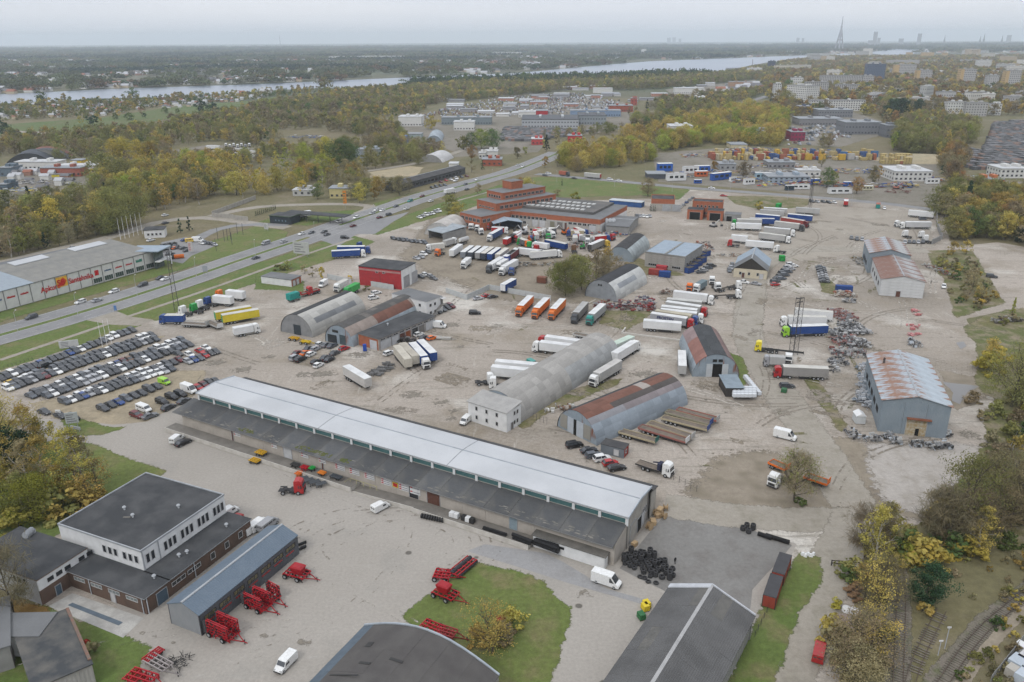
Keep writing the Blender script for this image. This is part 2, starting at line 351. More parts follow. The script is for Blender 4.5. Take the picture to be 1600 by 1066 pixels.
sheet('gravel_yard',[(1150,312),(1440,332),(1460,385),(1340,395),(1230,410),(1200,360),(1070,345)],ground_mat('gravel',(.31,.28,.235),(.28,.25,.21),(.24,.21,.17),.03,.1,1,.3),2,amp=2)
for pts,hw in(([q('L2',1500,60),q('L2',1440,200),q('L2',1470,430),q('L2',1560,560),q('L3',160,800),q('L3',350,1066),q('B3',300,150),q('B3',420,300)],4.5),([(1450,392),(1240,388),(1180,420),(1175,480),(1165,530)],4),([(1040,790),(1130,812),(1240,820),(1340,812)],4),([(1340,812),(1290,880),(1250,980),(1215,1080)],4)):
 strip('lane',pts,hw,path_mat,4,amp=1)
sheet('cracked_concrete',[(1370,700),(1520,700),(1500,760),(1460,798),(1400,790),(1375,740)],ground_mat('pale_concrete',(.36,.335,.305),(.32,.295,.265),(.25,.225,.19),.05,.2,1,.3),3,amp=1,feather=5)
for pts,m,lay in(([(60,690),(100,690),(155,703),(250,737),(238,752),(60,850),(-40,830),(-60,690)],grass_mat,3),([q('B0',-200,690),q('B0',190,725),q('B0',560,868),q('B0',672,920),q('B0',600,1040),q('B0',430,1100),q('B0',0,1300),q('B0',-300,1000)],grass_mat,3),([(738,879),(800,897),(845,915),(889,954),(880,990),(840,1090),(780,1100),(630,965)],grass_mat,4),([(1252,865),(1275,872),(1272,905),(1218,1010),(1195,1090),(1130,1110),(1180,985),(1238,880)],grass_mat,4),([(1451,392),(1517,392),(1537,425),(1567,472),(1494,496),(1480,440),(1462,420)],rough_grass,3),([(1660,478),(1575,485),(1540,495),(1508,512),(1530,545),(1532,600),(1538,615),(1570,628),(1660,632)],rough_grass,3),([(1660,650),(1660,900),(1480,800),(1500,760),(1545,700),(1542,640)],rough_grass,3),([(-60,560),(130,501),(172,508),(217,509),(0,578),(-60,600)],grass_mat,3),([(173,489),(300,449),(405,411),(540,367),(558,371),(583,378),(520,405),(430,432),(330,465),(245,500),(190,494)],grass_mat,3),([(558,362),(620,342),(700,314),(800,284),(800,300),(720,330),(660,345),(590,367)],grass_mat,3),([(-60,503),(0,487),(130,450),(250,410),(290,392),(400,354),(448,362),(440,374),(270,425),(130,464),(-60,520)],grass_mat,3),([(405,347),(440,335),(585,327),(560,338),(480,352)],grass_mat,3),([(585,318),(655,300),(660,303),(590,325)],grass_mat,3),([(833,277),(905,278),(977,287),(1077,297),(1060,311),(1000,305),(845,309)],grass_mat,3),([(1137,307),(1200,307),(1265,312),(1255,323),(1200,329),(1150,319)],rough_grass,3),([(405,427),(470,440),(475,455),(400,452)],grass_mat,3),([(100,648),(170,672),(195,668),(160,680),(115,678)],grass_mat,3),([q('L2',1330,440),q('L2',1400,470),q('L2',1450,590),q('L2',1420,640),q('L2',1350,520)],grass_mat,5),([q('L3',220,600),q('L3',300,610),q('L3',460,880),q('L3',450,920),q('L3',370,800)],rough_grass,5),([q('M3',330,900),q('M3',400,960),q('L3',420,80),q('L3',340,60)],rough_grass,5),([q('L2',560,180),q('L2',860,190),q('L2',700,300),q('L2',560,260)],rough_grass,4),([(640,302),(690,300),(690,312),(585,327)],rough_grass,3),([q('M2',700,900),q('M2',1060,910),q('M2',760,800)],rough_grass,4),([q('L2',20,850),q('L2',60,900),q('L2',300,760),q('L2',620,640),q('L2',660,600),q('L2',300,700)],rough_grass,4)):
 sheet('grass',pts,m,lay,amp=1.2)
for pts,m in(([(0,212),(120,205),(210,195),(300,180),(380,166),(440,152),(400,157),(280,166),(150,185),(0,195),(-100,200),(-100,218)],meadow_mat),([(390,160),(440,158),(452,150),(420,152)],meadow_mat),([(1480,181),(1530,182),(1525,197),(1498,196)],meadow_mat),([(460,110),(640,107),(640,110),(470,113)],meadow_mat),([(0,205),(105,212),(120,209),(20,204)],path_mat)):
 sheet('meadow',pts,m,2,amp=2,step=15)
sheet('fallen_leaves',[q('B0',0,680),q('B0',190,730),q('B0',260,830),q('B0',150,850),q('B0',0,760)],leafy_mat,5,amp=1)
sheet('paving',[q('B0',220,722),q('B0',330,662),q('B0',655,775),q('B0',560,865)],ground_mat('pale_slabs',(.34,.33,.31),(.40,.39,.36),(.26,.25,.23),.2,.5,2,.3),4,amp=0)
me=MB();a=[G('B0',308,717),G('B0',330,706),G('B0',560,795),G('B0',540,810)]
me.quad(*[(p.x,p.y,.09)for p in a]);struct(joined('steel_strip',me,M('steel_plate',(.1,.13,.16),rough=.5)))
MED=[(-60,540),(0,524),(101,497),(192,468),(266,445),(400,398),(483,371),(531,352),(666,306),(800,269),(843,252),(875,238)]
strip('highway',MED,11,asphalt_mat,6,off=0)
strip('median',MED[:7],1.3,grass_mat,7,off=0)
strip('median',MED[7:],1.3,grass_mat,7,off=0)
white_line=ground_mat('road_paint',(.55,.55,.53),(.5,.5,.48),(.3,.3,.3),.3,1,3,.3)
for off in(-1.9,1.9,-10.2,10.2):strip('lane_marking',MED,.09,white_line,8,off=off,excl=False)
def dashes(pts,off,L=3.0,gap=7.0):
 w=[P(*p)for p in pts];b=MB();s=0
 for i in range(len(w)-1):
  d=w[i+1]-w[i];n=d.length;d.normalize();nn=Vector((-d.y,d.x,0))
  while s<n:
   a=w[i]+d*s+nn*off;e=w[i]+d*min(n,s+L)+nn*off
   b.quad(*[(p.x,p.y,.125)for p in(a-nn*.07,e-nn*.07,e+nn*.07,a+nn*.07)]);s+=L+gap
  s-=n
 x=joined('lane_dashes',b,white_line);x['kind']='structure'
dashes(MED,6);dashes(MED,-6)
strip('road',[(838,272),(977,284.5),(1078,294),(1200,303),(1320,312),(1440,324),(1470,330)],4.5,asphalt_mat,5)
strip('road',[(870,240),(1000,210),(1105,188),(1165,160),(1200,150)],7,asphalt_mat,4)
sheet('junction',[(483,371),(531,351),(590,343),(640,331),(585,366),(557,366),(530,385)],asphalt_mat,5,amp=.5)
sheet('junction',[(127,499),(175,483),(200,494),(240,500),(215,510),(165,507)],path_mat,5,amp=.5)
strip('road',[(-60,425),(0,412),(110,385),(200,365),(232,350),(270,338),(330,338),(400,352),(450,356)],4.5,path_mat,4)
strip('road',[(290,385),(330,360),(355,350),(400,348),(450,352)],3.5,asphalt_mat,5)
strip('road',[(330,338),(400,322),(470,320),(520,318),(600,320),(560,334)],4,path_mat,4)
strip('road',[(570,268),(640,258),(700,243),(735,230)],3.5,path_mat,4)
strip('road',[(30,316),(140,290),(135,300),(0,330)],6,path_mat,4)
sheet('car_park',[(252,379),(290,371),(340,383),(300,400),(285,412),(252,405)],asphalt_mat,5,amp=.4)
strip('path',[(0,563),(60,543),(167,507)],.9,path_mat,6)
strip('path',[(200,495),(299,462),(362,440),(420,418),(500,390),(552,373)],.9,path_mat,6)
strip('path',[(700,318),(800,290)],.9,path_mat,6)
sheet('sandy_clearing',[(575,270),(640,260),(660,262),(650,275),(580,278)],ground_mat('sand',(.35,.29,.19),(.3,.26,.17),(.25,.22,.15),.05,.2,1,.2),3,amp=1)
sheet('sandy_clearing',[(1130,200),(1180,196),(1210,205),(1190,212),(1130,210)],dirt_mat,2,amp=1)
works_mat=ground_mat('works_ground',(.20,.18,.15),(.165,.15,.12),(.12,.115,.08),.02,.08,.7,.45,lo3=.5,hi3=.7)
for pts in([(270,235),(330,226),(395,232),(395,248),(330,250),(290,247)],[(0,275),(50,262),(150,268),(150,290),(80,300),(0,330)],[(620,195),(760,187),(780,175),(900,150),(975,160),(990,200),(870,215),(720,240),(640,215)],[(1020,240),(1120,232),(1420,240),(1460,250),(1478,320),(1440,322),(1200,298),(1030,284)],[(1225,185),(1330,175),(1380,190),(1380,210),(1310,230),(1240,225)],[(270,430),(285,400),(330,395)],[(1500,290),(1550,280),(1600,285),(1600,310),(1540,310),(1500,330)],[(700,246),(840,238),(850,225),(800,215),(760,225)],[(1040,140),(1180,125),(1200,145),(1060,155)]):
 sheet('works_yard',pts,works_mat,2,amp=2,step=8)
sheet('puddle',[q('L3',1070,620),q('L3',1160,630),q('L3',1300,645),q('L3',1230,680),q('L3',1190,760),q('L3',1140,740),q('L3',1150,690)],puddle_mat,6,amp=.8,step=1.5)
sheet('puddle',[q('L3',1160,380),q('L3',1200,370),q('L3',1225,400),q('L3',1190,420)],puddle_mat,6,amp=.6,step=1.5)
stain=ground_mat('wet_stain',(.20,.18,.148),(.22,.198,.165),(.17,.15,.125),.5,1,3,.2)
for c,x,y,r in(('B1',220,885,1.6),('B1',40,855,1),('B1',85,855,.6),('B1',335,395,.5),('B0',705,858,.7),('B0',648,843,.6),('B0',790,888,.6),('L2',1415,205,1),('L1',640,450,4),('L1',1210,270,4),('L1',1480,280,4),('L1',1250,400,2),('L1',400,570,5),('L1',300,575,3),('L1',1215,800,2),('L1',1200,845,2),('L1',80,465,2.5),('L3',1250,950,3),('L3',1230,930,2),('L2',820,570,5),('B2',330,665,1.5),('L0',1500,545,4),('L0',1330,500,4),('L1',960,700,4),('L1',1140,745,3)):
 p=G(c,x,y);sheet('stain',[(p.x+r*math.cos(t)*.5,p.y+r*math.sin(t)*.3)for t in[i*math.pi/5 for i in range(10)]],stain,6,amp=0,step=.6,world=True,feather=r*1.0,fin=.42)
tk_dark=ground_mat('track_dark',(.21,.185,.15),(.23,.20,.165),(.18,.155,.125),.05,.3,2,.3,fade=.35);tk_pale=ground_mat('track_pale',(.43,.40,.35),(.40,.37,.325),(.37,.34,.3),.05,.3,2,.3,fade=.35)
YP=[P(*p)for p in[(350,560),(640,400),(760,345),(1040,330),(1100,350),(1440,335),(1450,400),(1490,540),(1540,640),(1480,770),(1340,820),(1030,760),(400,590)]];YPL=[(p.x,p.y)for p in YP]
YP2=[P(*p)for p in[(90,665),(300,640),(960,880),(1000,1066),(800,870),(620,960),(440,1066),(330,1066),(400,900),(480,840),(250,735)]];YPL2=[(p.x,p.y)for p in YP2]
rw=random.Random(21)
def wear(kind,poly,n,mats,seg,wid,pair=0,sm=.4):
 X0,X1,Y0,Y1=min(p[0]for p in poly),max(p[0]for p in poly),min(p[1]for p in poly),max(p[1]for p in poly);bb={}
 k=0
 while k<n:
  x,y=rw.uniform(X0,X1),rw.uniform(Y0,Y1)
  if not inpoly(x,y,poly):continue
  k+=1;m=rw.randrange(len(mats));v,f,a=bb.setdefault(m,([],[],[]));an=rw.choice((R(-29),R(61),rw.uniform(0,3.14)));cur=rw.uniform(-.05,.05);L=rw.randrange(*seg);z=.0135*(6 if pair else 5)+.00012*k;s0=rw.uniform(sm,sm+.22);ww=rw.uniform(*wid)
  for o_ in((-.95,.95)if pair else(0,)):
   xx,yy,aa=x,y,an;b0=len(v)
   for i in range(L+1):
    nx,ny=-math.sin(aa),math.cos(aa)
    for s_ in(-1,1):v.append((xx+nx*(o_+s_*ww),yy+ny*(o_+s_*ww),z));a.append(min(.95,s0+(.45 if i in(0,L)else 0)))
    xx+=math.cos(aa)*2;yy+=math.sin(aa)*2;aa+=cur
   for i in range(L):f.append((b0+2*i,b0+2*i+2,b0+2*i+3,b0+2*i+1))
 for m,(v,f,a)in bb.items():
  me=bpy.data.meshes.new(kind);me.from_pydata(v,[],f);me.attributes.new('fade','FLOAT','POINT').data.foreach_set('value',a);me.materials.append(mats[m]);o=ob(kind,me);o['kind']='structure'
wear('wheel_tracks',YPL,110,[tk_dark,tk_pale,tk_dark],(8,30),(.2,.4),1);wear('wheel_tracks',YPL2,8,[tk_pale,tk_dark],(14,30),(.12,.18),1,.68)
wear('patched_ground',YPL,130,[tk_pale,dirt_mat,tk_dark,brown_dirt],(1,7),(.8,4.5))
WP_=[P(*p)for p in[(1235,400),(1370,400),(1360,690),(1290,600)]];wear('weeds',[(p.x,p.y)for p in WP_],40,[rough_grass],(2,9),(.2,.9));wear('weeds',YPL,50,[rough_grass],(1,6),(.2,.8))
c0=G('B1',600,440)
for i,rr in enumerate((14,15.9,17.5,19.4,11)):
 v=[];f=[];a=[]
 for j in range(41):
  t=-.9+j*.11+i*.1;e=.95 if j in(0,40)else .68
  for s_ in(-1,1):v.append((c0.x+(rr+s_*.2)*math.cos(t)*1.25,c0.y+(rr+s_*.2)*math.sin(t)*.8,.1+i*.001));a.append(e)
 for j in range(40):f.append((2*j,2*j+1,2*j+3,2*j+2))
 me=bpy.data.meshes.new('wheel_tracks');me.from_pydata(v,[],f);me.attributes.new('fade','FLOAT','POINT').data.foreach_set('value',a);me.materials.append(tk_dark);ob('wheel_tracks',me)['kind']='structure'
W_WHITE=M('white_render',(.68,.69,.69),(.58,.59,.59));W_CONC=M('concrete_wall',(.36,.345,.31),(.29,.275,.25));W_GREY=M('grey_wall',(.27,.27,.265),(.22,.22,.215))
W_BRICK=M('orange_brick',(.36,.12,.06),(.29,.10,.055));W_DBRICK=M('brown_brick',(.13,.085,.065),(.10,.07,.055));W_BLUE=M('blue_grey_metal',(.20,.245,.28),(.24,.28,.31),ribs=('x',.5),scale=.2)
W_CREAM=M('cream_wall',(.55,.5,.38),(.48,.43,.33));R_BIT=M('bitumen_roof',(.042,.045,.049),(.075,.077,.08),scale=.22,rough=.85,dirt=.3);R_DARK=M('dark_felt_roof',(.05,.05,.053),(.075,.073,.07),scale=.15)
R_GREY=M('grey_roof',(.16,.165,.17),(.13,.135,.14),scale=.12);R_WHITE=M('white_metal_roof',(.46,.475,.49),(.40,.415,.43),scale=.09,rough=.55,dirt=.1);R_ASB=M('weathered_slate',(.115,.115,.115),(.085,.085,.085),scale=.2,ribs=('y',.35))
R_BLUE=M('light_blue_roof',(.30,.36,.42),(.26,.32,.38),ribs=('y',.6));R_TINT=M('roof_sheet',(1,1,1),(.8,.8,.8),scale=.35,objcol=True,dirt=.35,rough=.8);R_MET=M('metal_trim',(.35,.37,.39),rough=.5)
GLASS=M('window_glass',(.02,.024,.028),(.03,.034,.038),rough=.12,spec=.6,dirt=.1);FRAME=M('window_frame',(.5,.5,.5),(.45,.45,.45));DFRAME=M('dark_frame',(.05,.05,.055));TEAL=M('teal_glazing',(.05,.12,.125),(.075,.15,.15),rough=.3,scale=.4)
DOORM=M('steel_door',(.18,.17,.16),(.14,.13,.12));WDOOR=M('white_door',(.5,.51,.52));BDOOR=M('brown_door',(.12,.055,.04));BLACK=M('dark_opening',(.006,.006,.006),dirt=.0);GWALL=M('green_panel',(.03,.09,.08));TINT=M('painted_surface',(1,1,1),(.88,.88,.88),objcol=True,dirt=.2,rough=.6)
def rust_roof(name,amount,base=(.30,.35,.39),stretch=(1,.12,1),rust=(.22,.085,.045),ribs='y'):
 g=NG(name);co=g.coord()
 n=g.noise(co,.9,6,.75,stretch);n0=g.noise(co,.09,3,.5)
 ad=g.n("ShaderNodeMath",operation='ADD');g.l(n,ad.inputs[0]);g.l(n0,ad.inputs[1])
 f=g.ramp(ad.outputs[0],1.12-amount,1.24-amount)
 c=g.mix(f,g.mix(g.ramp(g.noise(co,.5,4),.35,.65),base,tuple(v*.82 for v in base)),g.mix(g.noise(co,2,4),rust,tuple(v*.7 for v in rust)))
 sx=g.n("ShaderNodeSeparateXYZ");g.l(co,sx.inputs[0]);mu=g.n("ShaderNodeMath",operation='MULTIPLY');mu.inputs[1].default_value=10;g.l(sx.outputs['xyz'.index(ribs)],mu.inputs[0])
 si=g.n("ShaderNodeMath",operation='SINE');g.l(mu.outputs[0],si.inputs[0])
 return g.done(c,.75,0,si.outputs[0],.5,.06)
R_RUST1=rust_roof('rusted_blue_roof',.15,(.38,.43,.47),(.16,1.0,1),rust=(.29,.17,.12));R_RUST2=rust_roof('rusted_roof',.26,(.36,.37,.37),(.12,1,1),rust=(.23,.13,.10));W_RUST=rust_roof('rusted_blue_wall',.04,(.25,.30,.34),(1,1,.1),ribs='x')
class Bld:
 def __init__(s,name,label,cat,A,B,C=None,h=0.0,depth=None,group=None,auto=False,swap=False):
  """A,B: photograph points of the front eave (left, right) at height h; C: any point on the back eave"""
  a=P(*A,h);b=P(*B,h);a.z=b.z=0
  ux=(b-a).normalized();n=Vector((-ux.y,ux.x,0));s.L=(b-a).length
  s.W=depth if depth else(P(*C,h)-a).dot(n)
  s.ang=math.atan2(ux.y,ux.x);s.o=a;s.ux=ux;s.n=n
  s.root=ob(name,None,loc=a,rz=s.ang);s.root.empty_display_size=.5
  tag(s.root,label,cat,group,auto,h or 5)
  EXCL.append([(p.x,p.y)for p in(s.w(-1.5,-1.5),s.w(s.L+1.5,-1.5),s.w(s.L+1.5,s.W+1.5),s.w(-1.5,s.W+1.5))])
  s.cache={}
 def w(s,x,y):return s.o+s.ux*x+s.n*y
 def part(s,name,mb,mats,loc=(0,0,0),rz=0,color=None,parent=None,rot=None):
  data=mb if isinstance(mb,bpy.types.Mesh)else mb.mesh(name,mats)
  return ob(name,data,parent or s.root,loc,rz,color,rot)
 def walls(s,h,mat,x0=0,y0=0,x1=None,y1=None,z0=0,sides='FRBL',mats=None,panel=None,t=.25,color=None):
  x1=s.L if x1 is None else x1;y1=s.W if y1 is None else y1;mats=mats or{}
  for k in sides:
   m=mats.get(k,mat)
   ln=(x1-x0)if k in 'FB' else(y1-y0-2*t)
   n=max(1,round(ln/panel))if(panel and k in 'FR')else 1
   nm='wall_panel' if n>1 else 'wall';g=.05 if n>1 else 0
   key=(k in 'FB',round(ln/n,2),h,z0,m.name)
   if key not in s.cache:
    b=MB();w=ln/n-g
    if k in 'FB':b.box(0,0,z0,w,t,h)
    else:b.box(0,0,z0,t,w,h)
    s.cache[key]=b.mesh(nm,m)
   for i in range(n):
    d=i*ln/n+g/2
    loc={'F':(x0+d,y0,0),'B':(x0+d,y1-t,0),'L':(x0,y0+t+d,0),'R':(x1-t,y0+t+d,0)}[k]
    s.part(nm,s.cache[key],None,loc,color=color)
   if n>1:
    b=MB()
    if k=='F':b.box(x0+.1,y0+.1,z0,x1-.1,y0+t-.03,h-.05)
    else:b.box(x1-t+.03,y0+t+.1,z0,x1-.1,y1-t-.1,h-.05)
    s.part('joint_filler',b,DOORM)
 def flat(s,h,mat=None,x0=0,y0=0,x1=None,y1=None,over=.35,th=.3,edge=None,rise_y=0,name='roof',par=0):
  x1=s.L if x1 is None else x1;y1=s.W if y1 is None else y1;mat=mat or R_BIT
  b=MB();a=[(x0-over,y0-over),(x1+over,y0-over),(x1+over,y1+over),(x0-over,y1+over)]
  zz=[h,h,h+rise_y,h+rise_y]
  b.add([(p[0],p[1],z)for p,z in zip(a,zz)]+[(p[0],p[1],z+th)for p,z in zip(a,zz)],[(0,3,2,1),(0,1,5,4),(1,2,6,5),(2,3,7,6),(3,0,4,7)],1 if edge else 0)
  b.add([(p[0],p[1],z+th)for p,z in zip(a,zz)],[(0,1,2,3)],0)
  r=s.part(name,b,[mat,edge or mat])
  if par:
   e=MB();z=h+th;t=.25
   e.box(x0-over,y0-over,z-.02,x1+over,y0-over+t,z+par).box(x0-over,y1+over-t,z-.02,x1+over,y1+over,z+par)
   e.box(x0-over,y0-over+t,z-.02,x0-over+t,y1+over-t,z+par).box(x1+over-t,y0-over+t,z-.02,x1+over,y1+over-t,z+par)
   s.part('parapet',e,edge or R_MET,parent=r)
  return r
 def gable(s,h,rise,axis='x',mat=None,mat2=None,wall=None,x0=0,y0=0,x1=None,y1=None,over=.5,th=.15,npan=0,tints=None):
  """pitched roof with its ridge along the given local axis"""
  x1=s.L if x1 is None else x1;y1=s.W if y1 is None else y1;mat=mat or R_GREY;mat2=mat2 or mat
  if axis=='x':a0,a1,c0,c1=x0-over,x1+over,y0,y1
  else:a0,a1,c0,c1=y0-over,y1+over,x0,x1
  mid=(c0+c1)/2;sl=rise/(mid-c0);e=over
  for side,m in((0,mat),(1,mat2)):
   pr=[(c0-e,h-e*sl),(mid,h+rise),(mid,h+rise+th),(c0-e,h-e*sl+th)]
   if side:pr=[(c1+e,h-e*sl),(c1+e,h-e*sl+th),(mid,h+rise+th),(mid,h+rise)]
   n=npan or 1
   if n>1:
    key=('gp',side,axis,round((a1-a0)/n,3),h,m.name)
    if key not in s.cache:
     b=MB();b.prism(pr,0,(a1-a0)/n-.04,axis,0);s.cache[key]=b.mesh('roof_panel',m)
    for i in range(n):
     d=a0+i*(a1-a0)/n
     s.part('roof_panel',s.cache[key],None,(d,0,rnd.uniform(0,.02))if axis=='x' else(0,d,rnd.uniform(0,.02)),color=(tints(side,i,n)if tints else(1,1,1)))
   else:s.part('roof_slope',MB().prism(pr,a0,a1,axis,0),m,color=(tints(side,0,1)if tints else None))
  s.part('ridge_cap',MB().prism([(mid-.25,h+rise+th-.04),(mid+.25,h+rise+th-.04),(mid+.18,h+rise+th+.1),(mid-.18,h+rise+th+.1)],a0,a1,axis),R_MET)
  if wall:
   pr=[(c0+.02,h-.02),(c1-.02,h-.02),(mid,h+rise-.04)]
   b=MB()
   if axis=='x':b.prism(pr,x0,x0+.25,'x');b2=MB().prism(pr,x1-.25,x1,'x')
   else:b.prism(pr,y0,y0+.25,'y');b2=MB().prism(pr,y1-.25,y1,'y')
   s.part('gable_wall',b,wall);s.part('gable_wall',b2,wall)
 def face(s,k,u,e=0.0,x0=0,y0=0,x1=None,y1=None):
  x1=s.L if x1 is None else x1;y1=s.W if y1 is None else y1
  return{'F':((x0+u,y0-e,0),0),'R':((x1+e,y0+u,0),R(90)),'B':((x1-u,y1+e,0),R(180)),'L':((x0-e,y1-u,0),R(-90))}[k]
 def windows(s,k,u0,u1,z0,z1,n,w=None,mats=None,name='window',sill=False,**fr):
  mats=mats or[GLASS,FRAME];pitch=(u1-u0)/n;w=w or pitch*.7;hh=z1-z0
  key=('w',round(w,2),round(hh,2),mats[0].name,mats[1].name)
  if key not in s.cache:
   b=MB();t=min(.09,w*.12);b.box(0,-.03,0,w,.02,hh,0)
   p=MB();p.box(-t,-.1,-t,w+t,-.031,0,0).box(-t,-.1,hh,w+t,-.031,hh+t).box(-t,-.1,0,0,-.031,hh).box(w,-.1,0,w+t,-.031,hh)
   if w>1.6:
    for i in range(1,int(w/1.3)+1):
     x=i*w/(int(w/1.3)+1);p.box(x-.04,-.08,0,x+.04,-.031,hh)
   s.cache[key]=(b.mesh('pane',mats[0]),p.mesh(name,mats[1]))
  for i in range(n):
   loc,rz=s.face(k,u0+pitch*(i+.5)-w/2,0,**fr)
   o=s.part(name,s.cache[key][1],None,(loc[0],loc[1],z0),rz)
   ob('pane',s.cache[key][0],o)
 def door(s,k,u,w,h,mat=None,name='door',z0=0,leaves=1,**fr):
  loc,rz=s.face(k,u,0,**fr);b=MB()
  for i in range(leaves):b.box(i*w/leaves+.02,-.07,0,(i+1)*w/leaves-.02,.02,h,0)
  b.box(-.12,-.1,0,0,.02,h+.12,1).box(w,-.1,0,w+.12,.02,h+.12,1).box(0,-.1,h,w,.02,h+.12,1)
  return s.part(name,b,[mat or DOORM,FRAME if mat is None else R_MET],(loc[0],loc[1],z0),rz)
 def box(s,name,x0,y0,z0,x1,y1,z1,mat,color=None,parent=None):
  return s.part(name,MB().box(0,0,0,x1-x0,y1-y0,z1-z0),mat,(x0,y0,z0),color=color,parent=parent)
 def vents(s,pts,z):
  for x,y in pts:
   s.part('roof_vent',MB().cyl((0,0,0),(0,0,.7),.18,n=8).cyl((0,0,.62),(0,0,.85),.42,.3,n=8),R_MET,(x,y,z))
def hangar(name,label,B0,C0,width,height,tint,nstrip=9,seg=6.0,side='R',wallmat=None,doors=None,win=None,group=None,back=True,length=None,stripes=True):
 """barrel-roofed hangar; B0->C0: photograph points on the ground along one long side, front to back"""
 b=P(*B0);c=P(*C0);uy=(c-b).normalized();ux=Vector((uy.y,-uy.x,0));L=length or(c-b).length
 o=b-ux*width if side=='R' else b
 ang=math.atan2(ux.y,ux.x)
 root=ob(name,None,loc=o,rz=ang);tag(root,label,'hangar',group,False,6)
 for k in(0,):
  EXCL.append([(p.x,p.y)for p in(o-ux-uy,o+ux*(width+1)-uy,o+ux*(width+1)+uy*(L+1),o-ux+uy*(L+1))])
 cz=(height**2-(width/2)**2)/(2*height);r=height-cz;a0=math.asin(-cz/r)if cz<=0 else-math.asin(cz/r)
 tot=math.pi-2*a0;nseg=max(2,round(L/seg));sl=L/nseg
 da=tot/nstrip;me=[]
 for kk in(0,1):
  m=MB();sub=3;n=sub
  for i in range(sub):
   t0=-da/2+da*i/sub;t1=-da/2+da*(i+1)/sub
   m.quad(*[(rr*math.cos(t),y,rr*math.sin(t))for rr,t,y in((r,t0,0),(r,t1,0),(r,t1,sl+.06),(r,t0,sl+.06))])
   m.quad(*[(rr*math.cos(t),y,rr*math.sin(t))for rr,t,y in((r-.1,t0,0),(r-.1,t1,0),(r,t1,0),(r,t0,0))])
  m.quad(*[(rr*math.cos(-da/2),y,rr*math.sin(-da/2))for rr,y in((r-.1,0),(r,0),(r,sl+.06),(r-.1,sl+.06))])
  me.append(m.mesh('roof_panel',R_TINT))
 for i in range(nstrip):
  for j in range(nseg):
   t=a0+da*(i+.5);col=tint(i/(nstrip-1),j/max(1,nseg-1))
   v=rnd.uniform(.85,1.12);dz=rnd.uniform(0,.05)
   x=ob('roof_panel',me[0],root,(width/2+dz*math.cos(t),j*sl,cz+dz*math.sin(t)),color=tuple(k*v for k in col));x.rotation_euler=(0,-t,0)
 prof=[(width/2+(r-.12)*math.cos(a0+tot*i/24),cz+(r-.12)*math.sin(a0+tot*i/24))for i in range(25)]
 wm=wallmat or W_RUST
 ob('end_wall',MB().prism(prof,.15,.35,'y').mesh('end_wall',wm),root)
 if back:ob('end_wall',MB().prism(prof,L-.35,L-.15,'y').mesh('end_wall',wm),root)
 for(x,z0,w,h,kind,col)in(doors or[]):
  bb=MB().box(0,0,0,w,.12,h)
  ob(kind,bb.mesh(kind,TINT),root,(x,.03,z0),color=col)
 return root,L
def lerpc(a,b,t):return tuple(x+(y-x)*t for x,y in zip(a,b))
b=Bld('warehouse','long low warehouse with white metal roof and dark lean-to roofs, across the middle of the yard','warehouse',q('L0',1225,690),q('B2',525,312),q('B2',635,185),8.0)
WH=b;L,W=b.L,b.W;AD=6.4
b.walls(7.9,W_CONC,z0=0,sides='RL',y0=0,panel=4.3);b.walls(7.9,W_CONC,sides='B')
n=21;bw=L/n
b.box('wall_band',0,0,5.6,L,.25,6.25,W_CONC);b.box('wall_band',0,0,7.35,L,.25,7.9,W_WHITE)
for i in range(n):
 b.part('clerestory_window',MB().box(0,0,0,bw-.7,.1,1.09)if i==0 else b.cw,TEAL,(i*bw+.35,.08,6.255))if i else setattr(b,'cw',MB().box(0,0,0,bw-.7,.1,1.09).mesh('clerestory_window',TEAL))
b.part('clerestory_window',b.cw,None,(.35,.08,6.255))
pm=MB().box(-.32,-.22,5.8,.32,.0,7.6).mesh('pilaster',W_WHITE)
for i in range(n+1):b.part('pilaster',pm,None,(i*bw,0,0))
XS=[-.5,44.2,83.1,L+.5]
for side in(0,1):
 ys=[(-.5,8.0),(W*.25,8.42),(W*.5,8.7)]if side==0 else[(W*.5,8.7),(W*.75,8.42),(W+.5,8.0)]
 pr=ys+[(y,z+.2)for y,z in ys[::-1]]
 for i in range(3):b.part('roof_panel',MB().prism(pr,XS[i]+.12,XS[i+1]-.12,'x'),R_WHITE)
ys=[(-.45,7.95),(W*.25,8.36),(W*.5,8.64),(W*.75,8.36),(W+.45,7.95)]
b.part('roof_underlay',MB().prism(ys+[(y,z+.15)for y,z in ys[::-1]],-.45,L+.45,'x'),R_MET)
b.part('ridge_seam',MB().prism([(W/2-.2,8.88),(W/2+.2,8.88),(W/2+.12,8.96),(W/2-.12,8.96)],-.5,L+.5,'x'),M('seam_metal',(.30,.33,.36)))
for x in(-.55,L+.35):
 e=[(-.6,7.9),(-.6,8.35),(W*.25,8.75),(W*.5,9.02),(W*.75,8.75),(W+.6,8.35),(W+.6,7.9),(W/2,8.5)]
 b.part('verge_trim',MB().prism(e,x,x+.22,'x'),M('verge_metal',(.42,.46,.50)))
rm=MB();p=[(-AD-1.0,4.75),(0,5.9)]
rm.prism([p[0],p[1],(0,6.1),(-AD-1.0,4.95)],0,bw*3-.06,'x')
rm=MB().prism([p[0],p[1],(0,6.1),(-AD-1.0,4.95)],0,bw-.05,'x').mesh('lean_to_roof',M('lean_to_felt',(.085,.09,.096),(.12,.12,.117),scale=.3,rough=.8,objcol=True,dirt=.5))
b.part('lean_to_roof',MB().prism([p[0],p[1],(0,6.1),(-AD-1.0,4.95)],0,2.4,'x'),MATS['lean_to_felt'],(-2.4,0,0))
for i in range(21):b.part('lean_to_roof',rm,None,(i*bw,0,rnd.uniform(0,.05)),color=(rnd.uniform(.72,1.12),)*3)
